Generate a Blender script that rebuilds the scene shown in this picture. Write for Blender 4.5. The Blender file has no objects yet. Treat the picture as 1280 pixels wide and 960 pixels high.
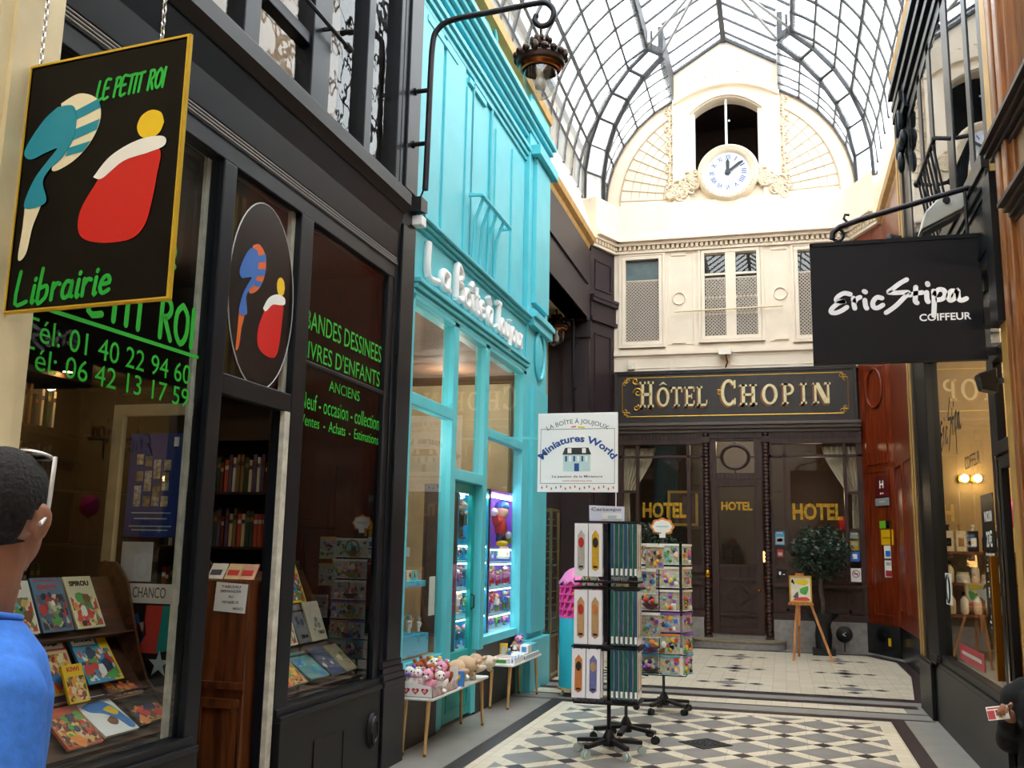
import bpy, bmesh, math, random
from mathutils import Vector, Matrix
random.seed(7)
S = bpy.context.scene
C = S.collection
PI = math.pi
# ------------------------------------------------------------------ camera
cam = bpy.data.objects.new('camera', bpy.data.cameras.new('camera'))
C.objects.link(cam)
cam.data.sensor_width = 36.0
cam.data.lens = 1199.56 * 36 / 1280
cam.data.clip_end = 300
_a, _b, _c = .274268766, .169239899, .0193630744
_r = Vector((math.cos(_a), math.sin(_a), 0))
_f = Vector((-math.sin(_a)*math.cos(_b), math.cos(_a)*math.cos(_b), math.sin(_b)))
_u = _r.cross(_f)
_r2 = math.cos(_c)*_r + math.sin(_c)*_u
_u2 = -math.sin(_c)*_r + math.cos(_c)*_u
m = Matrix(((_r2.x, _u2.x, -_f.x, 0), (_r2.y, _u2.y, -_f.y, 0), (_r2.z, _u2.z, -_f.z, 1.55), (0, 0, 0, 1)))
cam.matrix_world = m
S.camera = cam
# ------------------------------------------------------------------ sky and exposure
W = bpy.data.worlds.new('overcast_sky'); S.world = W; W.use_nodes = True
bg = W.node_tree.nodes['Background']
bg.inputs[0].default_value = (.93, .97, 1, 1); bg.inputs[1].default_value = 2.6
S.view_settings.view_transform = 'Standard'; S.view_settings.look = 'None'
S.view_settings.gamma = 1; S.view_settings.use_curve_mapping = False
S.view_settings.exposure = 1.25

# ------------------------------------------------------------------ helpers
def lin(h):
    if isinstance(h, str):
        h = h.lstrip('#'); c = [int(h[i:i+2], 16)/255 for i in (0, 2, 4)]
    else: c = [x/255 for x in h]
    return tuple(x/12.92 if x <= .04045 else ((x+.055)/1.055)**2.4 for x in c) + (1,)

MATS = {}
def mat(name, col, rough=.5, metal=0, var=.06, scale=8, bump=0, emit=None, es=1, coat=0, spec=None):
    if name in MATS: return MATS[name]
    M = bpy.data.materials.new(name); M.use_nodes = True; MATS[name] = M
    nt = M.node_tree; b = nt.nodes['Principled BSDF']
    c = lin(col)
    b.inputs['Roughness'].default_value = rough; b.inputs['Metallic'].default_value = metal
    if spec is not None: b.inputs['Specular IOR Level'].default_value = spec
    if coat: b.inputs['Coat Weight'].default_value = coat; b.inputs['Coat Roughness'].default_value = .08
    if var or bump:
        n = nt.nodes.new('ShaderNodeTexNoise'); n.inputs['Scale'].default_value = scale; n.inputs['Detail'].default_value = 4
        tc = nt.nodes.new('ShaderNodeTexCoord'); nt.links.new(tc.outputs['Object'], n.inputs['Vector'])
        r = nt.nodes.new('ShaderNodeValToRGB')
        r.color_ramp.elements[0].position = .3; r.color_ramp.elements[1].position = .7
        r.color_ramp.elements[0].color = tuple(x*(1-var*2) for x in c[:3]) + (1,)
        r.color_ramp.elements[1].color = tuple(min(1, x*(1+var)) for x in c[:3]) + (1,)
        nt.links.new(n.outputs['Fac'], r.inputs['Fac']); nt.links.new(r.outputs['Color'], b.inputs['Base Color'])
        if bump:
            bp = nt.nodes.new('ShaderNodeBump'); bp.inputs['Strength'].default_value = bump; bp.inputs['Distance'].default_value = .01
            nt.links.new(n.outputs['Fac'], bp.inputs['Height']); nt.links.new(bp.outputs['Normal'], b.inputs['Normal'])
    else: b.inputs['Base Color'].default_value = c
    if emit:
        b.inputs['Emission Color'].default_value = lin(emit); b.inputs['Emission Strength'].default_value = es
    return M

def wood(name, c1, c2, rough=.35, scale=3, axis='Z', coat=.2):
    if name in MATS: return MATS[name]
    M = bpy.data.materials.new(name); M.use_nodes = True; MATS[name] = M
    nt = M.node_tree; b = nt.nodes['Principled BSDF']; b.inputs['Roughness'].default_value = rough
    b.inputs['Coat Weight'].default_value = coat
    tc = nt.nodes.new('ShaderNodeTexCoord'); mp = nt.nodes.new('ShaderNodeMapping')
    mp.inputs['Scale'].default_value = {'Z': (9, 9, .7), 'Y': (9, .7, 9), 'X': (.7, 9, 9)}[axis]
    n = nt.nodes.new('ShaderNodeTexNoise'); n.inputs['Scale'].default_value = scale; n.inputs['Detail'].default_value = 6
    r = nt.nodes.new('ShaderNodeValToRGB'); r.color_ramp.elements[0].color = lin(c1); r.color_ramp.elements[1].color = lin(c2)
    r.color_ramp.elements[0].position = .35; r.color_ramp.elements[1].position = .65
    nt.links.new(tc.outputs['Object'], mp.inputs['Vector']); nt.links.new(mp.outputs['Vector'], n.inputs['Vector'])
    nt.links.new(n.outputs['Fac'], r.inputs['Fac']); nt.links.new(r.outputs['Color'], b.inputs['Base Color'])
    return M

def glassmat(name, tint=(.95, .97, .96), ior=1.5, rough=0.0, wav=0):
    if name in MATS: return MATS[name]
    M = bpy.data.materials.new(name); M.use_nodes = True; MATS[name] = M
    nt = M.node_tree; nt.nodes.clear()
    o = nt.nodes.new('ShaderNodeOutputMaterial'); mx = nt.nodes.new('ShaderNodeMixShader')
    t = nt.nodes.new('ShaderNodeBsdfTransparent'); t.inputs[0].default_value = tint + (1,)
    g = nt.nodes.new('ShaderNodeBsdfGlossy'); g.inputs['Roughness'].default_value = rough
    fr = nt.nodes.new('ShaderNodeFresnel'); fr.inputs['IOR'].default_value = ior
    if wav:
        tc = nt.nodes.new('ShaderNodeTexCoord')
        n = nt.nodes.new('ShaderNodeTexNoise'); n.inputs['Scale'].default_value = 3.5; n.inputs['Detail'].default_value = 2
        nt.links.new(tc.outputs['Object'], n.inputs['Vector'])
        bp = nt.nodes.new('ShaderNodeBump'); bp.inputs['Strength'].default_value = wav; bp.inputs['Distance'].default_value = .03
        nt.links.new(n.outputs['Fac'], bp.inputs['Height'])
        nt.links.new(bp.outputs['Normal'], g.inputs['Normal'])
    # the face a ray enters by reflects, the face it leaves by does not
    ge = nt.nodes.new('ShaderNodeNewGeometry'); iv = nt.nodes.new('ShaderNodeMath'); iv.operation = 'SUBTRACT'; iv.inputs[0].default_value = 1
    mu = nt.nodes.new('ShaderNodeMath'); mu.operation = 'MULTIPLY'
    nt.links.new(ge.outputs['Backfacing'], iv.inputs[1]); nt.links.new(fr.outputs[0], mu.inputs[0]); nt.links.new(iv.outputs[0], mu.inputs[1])
    nt.links.new(mu.outputs[0], mx.inputs[0]); nt.links.new(t.outputs[0], mx.inputs[1]); nt.links.new(g.outputs[0], mx.inputs[2])
    nt.links.new(mx.outputs[0], o.inputs[0]); return M

def roofglass(name, tint, fac):
    M = bpy.data.materials.new(name); M.use_nodes = True; MATS[name] = M
    nt = M.node_tree; nt.nodes.clear()
    o = nt.nodes.new('ShaderNodeOutputMaterial'); mx = nt.nodes.new('ShaderNodeMixShader')
    t = nt.nodes.new('ShaderNodeBsdfTransparent'); t.inputs[0].default_value = tint + (1,)
    d = nt.nodes.new('ShaderNodeBsdfTranslucent'); d.inputs[0].default_value = (.9, .91, .9, 1)
    n = nt.nodes.new('ShaderNodeTexNoise'); n.inputs['Scale'].default_value = 1.3; n.inputs['Detail'].default_value = 5
    tc = nt.nodes.new('ShaderNodeTexCoord'); nt.links.new(tc.outputs['Object'], n.inputs['Vector'])
    r = nt.nodes.new('ShaderNodeMapRange'); r.inputs[1].default_value = .35; r.inputs[2].default_value = .7
    r.inputs[3].default_value = fac*.5; r.inputs[4].default_value = min(1, fac*1.6)
    nt.links.new(n.outputs['Fac'], r.inputs[0]); nt.links.new(r.outputs[0], mx.inputs[0])
    nt.links.new(t.outputs[0], mx.inputs[1]); nt.links.new(d.outputs[0], mx.inputs[2]); nt.links.new(mx.outputs[0], o.inputs[0])
    return M

class MB:
    def __init__(s): s.v = []; s.f = []; s.mi = []; s.T = None; s.m = 0
    def _p(s, p):
        p = Vector(p)
        return s.T @ p if s.T else p
    def add(s, vs, fs, m=None):
        o = len(s.v); s.v += [s._p(p) for p in vs]
        for f in fs: s.f.append([o+i for i in f]); s.mi.append(s.m if m is None else m)
        return s
    def box(s, x0, x1, y0, y1, z0, z1, m=None):
        x0, x1 = sorted((x0, x1)); y0, y1 = sorted((y0, y1)); z0, z1 = sorted((z0, z1))
        return s.add([(x0,y0,z0),(x1,y0,z0),(x1,y1,z0),(x0,y1,z0),(x0,y0,z1),(x1,y0,z1),(x1,y1,z1),(x0,y1,z1)],
              [(0,3,2,1),(4,5,6,7),(0,1,5,4),(1,2,6,5),(2,3,7,6),(3,0,4,7)], m)
    def obox(s, c, u, v, w, m=None):
        c, u, v, w = map(Vector, (c, u, v, w)); u, v, w = u/2, v/2, w/2
        if u.cross(v).dot(w) < 0: w = -w
        P = [c-u-v-w, c+u-v-w, c+u+v-w, c-u+v-w, c-u-v+w, c+u-v+w, c+u+v+w, c-u+v+w]
        return s.add(P, [(0,3,2,1),(4,5,6,7),(0,1,5,4),(1,2,6,5),(2,3,7,6),(3,0,4,7)], m)
    def poly(s, pts, m=None): return s.add(pts, [list(range(len(pts)))], m)
    def prism(s, pts, d, m=None):
        d = Vector(d); n = len(pts); pts = [Vector(p) for p in pts]
        nn = Vector((0, 0, 0))
        for i in range(n): nn += pts[i].cross(pts[(i+1) % n])
        if nn.dot(d) > 0: pts = pts[::-1]
        fs = [list(range(n)), list(range(2*n-1, n-1, -1))] + [(i, i+n, (i+1) % n+n, (i+1) % n) for i in range(n)]
        return s.add(pts+[p+d for p in pts], [f if k == 0 else f for k, f in enumerate(fs)], m)
    def bar(s, a, b, w, h=None, up=(0, 0, 1), m=None):
        a, b = Vector(a), Vector(b); d = b-a; h = h or w
        up = Vector(up)
        if abs(d.normalized().dot(up)) > .98: up = Vector((1, 0, 0))
        x = d.cross(up).normalized(); y = x.cross(d).normalized()
        return s.obox((a+b)/2, d, x*w, y*h, m)
    def tube(s, path, r, n=8, m=None, caps=True, flat=None):
        P = [Vector(p) for p in path]; k = len(P); R = r if isinstance(r, (list, tuple)) else [r]*k
        vs = []; up = None
        for i in range(k):
            t = (P[min(i+1, k-1)]-P[max(i-1, 0)])
            t = t.normalized() if t.length > 1e-9 else Vector((0, 0, 1))
            if up is None:
                up = Vector((0, 0, 1)) if abs(t.z) < .9 else Vector((1, 0, 0))
            x = t.cross(up)
            if x.length < 1e-6: x = t.orthogonal()
            x.normalize(); up = x.cross(t).normalized()
            for j in range(n):
                a = 2*PI*j/n; vs.append(P[i]+x*math.cos(a)*R[i]+up*math.sin(a)*R[i])
        fs = [(i*n+j, (i+1)*n+j, (i+1)*n+(j+1) % n, i*n+(j+1) % n) for i in range(k-1) for j in range(n)]
        if caps: fs += [list(range(n)), list(range(k*n-1, (k-1)*n-1, -1))]
        return s.add(vs, fs, m)
    def ribbon(s, path, w, depth, nrm, m=None):
        """flat stroke of width w along path, thickness depth along nrm, round ends"""
        P = [Vector(p) for p in path]; N = Vector(nrm).normalized(); k = len(P); L = []; R = []
        for i in range(k):
            t = (P[min(i+1, k-1)]-P[max(i-1, 0)]).normalized(); x = N.cross(t).normalized()*w/2
            L.append(P[i]+x); R.append(P[i]-x)
        for i in range(k-1):
            s.prism([R[i], R[i+1], L[i+1], L[i]], N*depth, m)
        for c in (P[0], P[-1]):
            t = N.orthogonal().normalized(); q = N.cross(t)
            s.prism([c+(t*math.cos(a*PI/4)+q*math.sin(a*PI/4))*w/2 for a in range(8)], N*depth*.98, m)
        return s
    def lathe(s, prof, c=(0, 0, 0), n=20, m=None, axis=None, sx=1, sy=1):
        c = Vector(c); A = axis or Matrix.Identity(3); vs = []
        for r, h in prof:
            for j in range(n):
                a = 2*PI*j/n; vs.append(c+A @ Vector((r*math.cos(a)*sx, r*math.sin(a)*sy, h)))
        k = len(prof)
        fs = [(i*n+j, i*n+(j+1) % n, (i+1)*n+(j+1) % n, (i+1)*n+j) for i in range(k-1) for j in range(n)]
        if prof[0][0] > 1e-6: fs.append(list(range(n-1, -1, -1)))
        if prof[-1][0] > 1e-6: fs.append(list(range((k-1)*n, k*n)))
        return s.add(vs, fs, m)
    def ell(s, c, r, nu=12, nv=8, m=None, R=None):
        if not isinstance(r, (tuple, list)): r = (r, r, r)
        R = R or Matrix.Identity(3); c = Vector(c); vs = []
        for i in range(nv+1):
            t = PI*i/nv
            for j in range(nu):
                a = 2*PI*j/nu
                vs.append(c+R @ Vector((r[0]*math.sin(t)*math.cos(a), r[1]*math.sin(t)*math.sin(a), -r[2]*math.cos(t))))
        fs = [(i*nu+j, i*nu+(j+1) % nu, (i+1)*nu+(j+1) % nu, (i+1)*nu+j) for i in range(nv) for j in range(nu)]
        return s.add(vs, fs, m)
    def build(s, name, mats, parent=None, smooth=False, bevel=0, world=True):
        me = bpy.data.meshes.new(name)
        o = bpy.data.objects.new(name, me); C.objects.link(o)
        off = Vector((0, 0, 0))
        if parent is not None:
            o.parent = parent
            off = OFF.get(parent.name, Vector((0, 0, 0)))
        OFF[o.name] = off
        me.from_pydata([tuple(p-off) for p in s.v], [], s.f)
        if not isinstance(mats, (list, tuple)): mats = [mats]
        for q in mats: me.materials.append(q)
        me.polygons.foreach_set('material_index', s.mi)
        bm = bmesh.new(); bm.from_mesh(me)
        bmesh.ops.remove_doubles(bm, verts=bm.verts, dist=1e-5)
        bmesh.ops.recalc_face_normals(bm, faces=bm.faces)
        bm.to_mesh(me); bm.free()
        if smooth:
            me.polygons.foreach_set('use_smooth', [True]*len(me.polygons))
            me.set_sharp_from_angle(angle=math.radians(smooth if smooth > 1 else 40))
        if bevel:
            b = o.modifiers.new('bevel', 'BEVEL'); b.width = bevel; b.segments = 2; b.limit_method = 'ANGLE'; b.angle_limit = .6
            b.harden_normals = False
        me.update()
        return o
OFF = {}
def thing(name, label, cat, loc=(0, 0, 0), rz=0, group=None):
    o = bpy.data.objects.new(name, None); C.objects.link(o); o.empty_display_size = .1
    o.location = loc; o.rotation_euler = (0, 0, rz); OFF[o.name] = Vector(loc)
    return tag(o, label, cat, group)
def local(o, loc, rz=0):
    """place a thing whose parts were built around the origin"""
    o.location = loc; o.rotation_euler[2] = rz; return o
def tag(o, label, cat, group=None, kind=None):
    o['label'] = label; o['category'] = cat
    if group: o['group'] = group
    if kind: o['kind'] = kind
    return o
def structure(o, label=None):
    o['kind'] = 'structure'
    if label: o['label'] = label
    return o
def dup(root, loc=None, rz=None, label=None, group=None):
    r = root.copy(); C.objects.link(r)
    if loc is not None: r.location = loc
    if rz is not None: r.rotation_euler[2] = rz
    if label: r['label'] = label
    if group: r['group'] = group
    for ch in list(root.children):
        c = ch.copy(); C.objects.link(c); c.parent = r
        for g in list(ch.children):
            d = g.copy(); C.objects.link(d); d.parent = c
    return r
X3, Y3, Z3 = Vector((1, 0, 0)), Vector((0, 1, 0)), Vector((0, 0, 1))
def text(s, o, u, v, w, h, m, parent, name='lettering', depth=.002, bold=0, shear=0, warp=None, align='C'):
    """letters filling the w x h rectangle centred at o, reading along u with v up"""
    cu = bpy.data.curves.new('t', 'FONT'); cu.body = s; cu.extrude = .5; cu.offset = bold; cu.shear = shear
    cu.resolution_u = 3; cu.align_x = 'CENTER'
    to = bpy.data.objects.new('t', cu); C.objects.link(to)
    dg = bpy.context.evaluated_depsgraph_get(); me = bpy.data.meshes.new_from_object(to.evaluated_get(dg))
    bpy.data.objects.remove(to); bpy.data.curves.remove(cu)
    P = [p.co.copy() for p in me.vertices]
    if not P: return None
    x0, x1 = min(p.x for p in P), max(p.x for p in P); y0, y1 = min(p.y for p in P), max(p.y for p in P)
    u, v = Vector(u).normalized(), Vector(v).normalized(); n = u.cross(v); o = Vector(o)
    B = MB()
    def mp(p):
        a = ((p.x-x0)/(x1-x0)-.5)*w; b = ((p.y-y0)/(y1-y0)-.5)*h
        if warp: a, b = warp(a, b)
        return o+u*a+v*b+n*(p.z+.5)*depth
    B.add([mp(p) for p in P], [list(q.vertices) for q in me.polygons])
    bpy.data.meshes.remove(me)
    return B.build(name, m, parent)
def arcpts(c, u, v, r, a0, a1, n, r2=None):
    c, u, v = Vector(c), Vector(u), Vector(v); r2 = r2 or r
    return [c+u*r*math.cos(a0+(a1-a0)*i/n)+v*r2*math.sin(a0+(a1-a0)*i/n) for i in range(n+1)]
def frame(b, o, u, v, w, h, t, d, m=None):
    """rectangular frame: lower-left corner o, size w x h, bar width t, depth d towards u x v"""
    o, u, v = Vector(o), Vector(u), Vector(v); n = u.cross(v)
    for (a, c, ww, hh) in ((0, 0, w, t), (0, h-t, w, t), (0, t, t, h-2*t), (w-t, t, t, h-2*t)):
        b.prism([o+u*a+v*c, o+u*(a+ww)+v*c, o+u*(a+ww)+v*(c+hh), o+u*a+v*(c+hh)], n*d, m)
    return b
def catmull(pts, k=5):
    P = [Vector(p) for p in pts]
    if len(P) < 3: return P
    out = []
    for i in range(len(P)-1):
        a, b, c, d = P[max(i-1, 0)], P[i], P[i+1], P[min(i+2, len(P)-1)]
        for j in range(k):
            t = j/k
            out.append(.5*((2*b)+(c-a)*t+(2*a-5*b+4*c-d)*t*t+(3*b-a-3*c+d)*t**3))
    out.append(P[-1]); return out
# ------------------------------------------------------------------ materials
BLACK = mat('black_gloss_paint', '#14181f', .34, var=.12, scale=5, spec=.28)
BLACK2 = mat('black_paint_worn', '#101114', .4, var=.15, scale=7, spec=.3)
CYAN = mat('turquoise_paint', '#5fcbd8', .42, var=.03, scale=4)
CYAND = mat('deep_turquoise_paint', '#149f9c', .4, var=.04)
AUB = mat('aubergine_paint', '#2b1f24', .5, var=.08, scale=4)
CREAM = mat('cream_plaster', '#f3e3cd', .7, var=.03, scale=3)
CREAM2 = mat('ivory_relief_plaster', '#ead8bd', .75, var=.05, scale=9, bump=.15)
CREAMW = mat('yellowed_cream_paint', '#e2cfa4', .5, var=.08, scale=4)
GOLD = mat('gold_ochre_paint', '#c99b52', .45, metal=.3, var=.1, scale=6)
GILT = mat('gilt', '#d8a93f', .3, metal=.8, var=.08)
BRASS = mat('brass', '#c08a30', .25, metal=1, var=.05)
COPPER = mat('copper_bronze', '#6e3d22', .35, metal=.9, var=.15, scale=30)
BRONZE = mat('dark_bronze', '#3a2a22', .4, metal=.7, var=.2, scale=40)
REDWOOD = wood('red_brown_varnished_wood', '#561606', '#8c3410', .35)
BROWNWOOD = wood('brown_cabinet_wood', '#4a2412', '#7a4220', .4)
HOTELWOOD = wood('dark_mahogany', '#2a1613', '#40231b', .45, coat=0)
ORANGEWOOD = wood('orange_stained_wood', '#6e3a16', '#a8682c', .4)
LEGWOOD = wood('pale_beech', '#b98a52', '#d8ac70', .45)
STONE = mat('grey_stone', '#98918c', .6, var=.12, scale=12, bump=.1)
GRANITE = mat('black_granite', '#15181a', .15, var=.5, scale=60)
GREYF = mat('grey_floor_stone', '#8d8982', .45, var=.06, scale=5)
DGREYF = mat('grey_floor_diamond', '#85817d', .4, var=.06, scale=7)
DARKF = mat('dark_floor_stone', '#332a2c', .4, var=.1, scale=7)
IRON = mat('dark_iron', '#26242a', .45, metal=.5, var=.15, scale=20)
STEEL = mat('grey_painted_steel', '#4b4c50', .55, var=.1, spec=.2)
CHROME = mat('chrome', '#c8c8cc', .15, metal=1, var=0)
WHITE = mat('white_paint', '#f2f0ec', .5, var=.03)
WPLASTIC = mat('white_plastic', '#f4f4f4', .35, var=0)
BPLASTIC = mat('black_plastic', '#141416', .4, var=.1)
GREEN = mat('green_vinyl', '#12a81e', .5, var=0)
GLASS = glassmat('window_glass', ior=1.55)
GLASSW = glassmat('old_wavy_glass', ior=1.45, wav=.1)
GLASSD = glassmat('upper_window_glass', ior=1.9)
DARKIN = mat('dark_interior', '#1a1613', .8, var=.1)
BROWNIN = mat('brown_interior', '#3a2a1e', .7, var=.1)
def whitetile():
    M = mat('ivory_floor_tile', '#dfd3bd', .35, var=0); nt = M.node_tree; b = nt.nodes['Principled BSDF']
    tc = nt.nodes.new('ShaderNodeTexCoord'); br = nt.nodes.new('ShaderNodeTexBrick')
    br.offset = 0; br.inputs['Scale'].default_value = 1; br.inputs['Brick Width'].default_value = .155; br.inputs['Row Height'].default_value = .155
    br.inputs['Mortar Size'].default_value = .0022; br.inputs['Color1'].default_value = lin('#dfd3bd'); br.inputs['Color2'].default_value = lin('#d3c6ae')
    br.inputs['Mortar'].default_value = lin('#a09684')
    nt.links.new(tc.outputs['Object'], br.inputs['Vector']); nt.links.new(br.outputs['Color'], b.inputs['Base Color']); return M
WTILE = whitetile()

# ------------------------------------------------------------------ floor
def clip(poly, x0, x1, y0, y1):
    for ax, lim, sg in ((0, x0, 1), (0, x1, -1), (1, y0, 1), (1, y1, -1)):
        out = []
        for i in range(len(poly)):
            p, q = poly[i], poly[(i+1) % len(poly)]
            ip, iq = (p[ax]-lim)*sg >= 0, (q[ax]-lim)*sg >= 0
            if ip: out.append(p)
            if ip != iq:
                t = (lim-p[ax])/(q[ax]-p[ax]); out.append((p[0]+t*(q[0]-p[0]), p[1]+t*(q[1]-p[1])))
        poly = out
        if len(poly) < 3: return []
    return poly
b = MB()
b.box(-7, 5.4, -8.5, 22, -.2, 0, 0)
def flat(pts, z, m): b.prism([(x, y, z) for x, y in pts], (0, 0, -.0015), m)
def rect(x0, x1, y0, y1, z, m): flat([(x0, y0), (x1, y0), (x1, y1), (x0, y1)], z, m)
rect(-2.37, 1.07, -8, 10.22, .0015, 2)
rect(-2.23, .94, -8, 10.08, .0025, 1)
X0, Y0, AX, AY, wq = -.03, 8.98, .31, .33, .137
for i in range(-40, 8):
    for j in range(-34, 8):
        if (i+j) % 2: continue
        cx, cy = X0+AX*i, Y0+AY*j
        for (k, m, ox) in ((wq, 2, 0), (.5-wq, 3, AX)):
            P = clip([(cx+ox-2*k*AX, cy), (cx+ox, cy-2*k*AY), (cx+ox+2*k*AX, cy), (cx+ox, cy+2*k*AY)], -2.075, .815, 0, 9.92)
            if P: flat(P, .0035, m)
rect(-3.2, 1.36, 10.22, 10.27, .0015, 2)
rect(-3.2, 1.36, 10.60, 10.65, .0015, 2); rect(-3.2, 1.15, 10.65, 10.97, .0025, 1); rect(-3.2, 1.3, 10.97, 11.18, .0015, 2)
rect(-3.2, 1.5, 11.45, 11.62, .0015, 2)
flat([(-3.4, 11.6), (1.48, 11.6), (1.7, 13.8), (1.7, 15.6), (1.36, 16.5), (-2.8, 16.5), (-3.4, 15.6)], .0015, 2)
flat([(-3.25, 11.67), (1.34, 11.67), (1.56, 13.8), (1.56, 15.5), (1.2, 16.3), (-2.7, 16.3), (-3.25, 15.5)], .0025, 1)
for cx in (-2.07, -.66, .75):
    for k, cy in enumerate((12.28, 13.8, 15.33)):
        def dia(x, y, a, c, m): flat([(x-a, y), (x, y-c), (x+a, y), (x, y+c)], .0035, m)
        dia(cx, cy, .2, .2, 3)
        if k == 1: dia(cx, cy, .1, .1, 2)
        for dx, dy in ((.31, 0), (-.31, 0), (0, .31), (0, -.31)): dia(cx+dx, cy+dy, .09, .085, 2)
floor = structure(b.build('floor', [GREYF, WTILE, DARKF, DGREYF]))
# kerb joints of the grey side strips
g = MB(); cx, cy = -.65, 8.35
g.prism([(cx-.22, cy, .0042), (cx, cy-.23, .0042), (cx+.22, cy, .0042), (cx, cy+.23, .0042)], (0, 0, .004), 0)
for k in range(-4, 5):
    q = k*.04; h = (.22-abs(q)*1.05)*.8
    g.obox((cx+q, cy, .0092), (.016, 0, 0), (.0, h, 0), (0, 0, .004), 1)
tag(g.build('drain_grate', [mat('drain_well', '#101010', .8, var=0), IRON]), 'black slotted drain grate set in the diamond tiled floor', 'drain grate')

# ------------------------------------------------------------------ shell behind the shopfronts
def wallbox(name, x0, x1, y0, y1, z0, z1, m, label=None):
    return structure(MB().box(x0, x1, y0, y1, z0, z1).build(name, m), label)
wallbox('wall_left', -6.7, -6.5, -8.2, 19.5, 0, 7.2, DARKIN)
wallbox('wall_right', 5, 5.2, -8.2, 19.5, 0, 7.2, DARKIN)
bf = MB(); bf.box(-6.7, 5.2, -8.4, -8.2, 0, 11.2); structure(bf.build('wall_front', CREAM))
# unseen slabs added over the shops to keep sky light out, and party walls
b = MB(); b.box(-6.7, -3.3, -8.2, 17, 7.2, 7.4); b.box(1.75, 5.2, -8.2, 17, 7.2, 7.4)
structure(b.build('wall_sky_block_slabs', CREAM))
wallbox('wall_party_left', -6.5, -2.95, 6.62, 6.74, 0, 7.2, DARKIN)
wallbox('wall_party_far_left', -6.5, -3.2, 11.25, 11.35, 0, 7.2, CREAMW)
wallbox('wall_party_right', 1.5, 5, 10.8, 11.0, 0, 7.2, DARKIN)

# ------------------------------------------------------------------ cornices and coves under the vault
VX, VZ, VR = -.81, 7.75, 2.45            # main vault: centre line, spring height, radius
b = MB()
def runY(x, s, y0, y1, m0=0, m1=1):
    """cornice profile at facade x, projecting towards the passage (s=+1 left side, -1 right side)"""
    prof = [(0, 6.75), (.05, 6.75), (.07, 6.82), (.13, 6.86), (.15, 6.93), (.22, 6.97), (.24, 7.06), (.0, 7.06)]
    b.prism([(x+s*(p-.16), y0, z) for p, z in prof], (0, y1-y0, 0), m0)
runY(-2.80, 1, -8.2, 11.42); runY(-3.16, 1, 11.42, 16.35)
runY(1.42, -1, -8.2, 11.2); runY(1.69, -1, 11.2, 16.2)
structure(b.build('trim_cornice_gold', [GOLD]))
b = MB()
for (x, s, y0, y1) in ((-2.8, 1, -8.2, 11.42), (-3.16, 1, 11.42, 16.35)):
    b.prism([(x+.06, y0, 7.06), (-3.3, y0, 7.7), (-3.45, y0, 7.7), (-3.45, y0, 7.06)], (0, y1-y0, 0), 0)
for (x, y0, y1) in ((1.42, -8.2, 11.2), (1.69, 11.2, 16.2)):
    b.prism([(x-.06, y0, 7.06), (1.72, y0, 7.7), (1.9, y0, 7.7), (1.9, y0, 7.06)], (0, y1-y0, 0), 0)
structure(b.build('trim_cove', CREAM))

# ------------------------------------------------------------------ glazed vault
TX, TZ, TR = -.80, 7.85, 2.23            # end arch on the hotel wall
EA = math.acos(1.15/VR); ET = math.acos(.94/TR)
NP = 6
def vp(a, s, y): return Vector((VX+s*VR*math.cos(a), y, VZ+VR*math.sin(a)))
def tp(a, s, y): return Vector((TX+s*TR*math.cos(a), y, TZ+TR*math.sin(a)))
YA = lambda i: 16.1-(i/NP)*1.05           # rib A between main vault and the corner facet
YB = lambda i: 16.75-(i/NP)*1.45          # rib B between facet and end bay
Yfar = -8.2; STEP = .55
ceiling = structure(thing('ceiling', 'glazed iron barrel vault over the arcade', 'roof', (VX, 5, 7.75)))
del ceiling['category']
RG = roofglass('white_roof_glass', (.96, .97, .97), .16)
RG2 = roofglass('milky_roof_glass', (.8, .84, .88), .45)
gl = MB(); fr = MB()
def bars(p, q, w, d, up): fr.bar(p, q, w, d, up)
def quad(p, q, r, t, m=0):
    n = (q-p).cross(r-p).normalized()*.012
    gl.prism([p, q, r, t], n, m)
ang = [EA*i/NP for i in range(NP+1)]; angt = [ET*i/NP for i in range(NP+1)]
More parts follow.
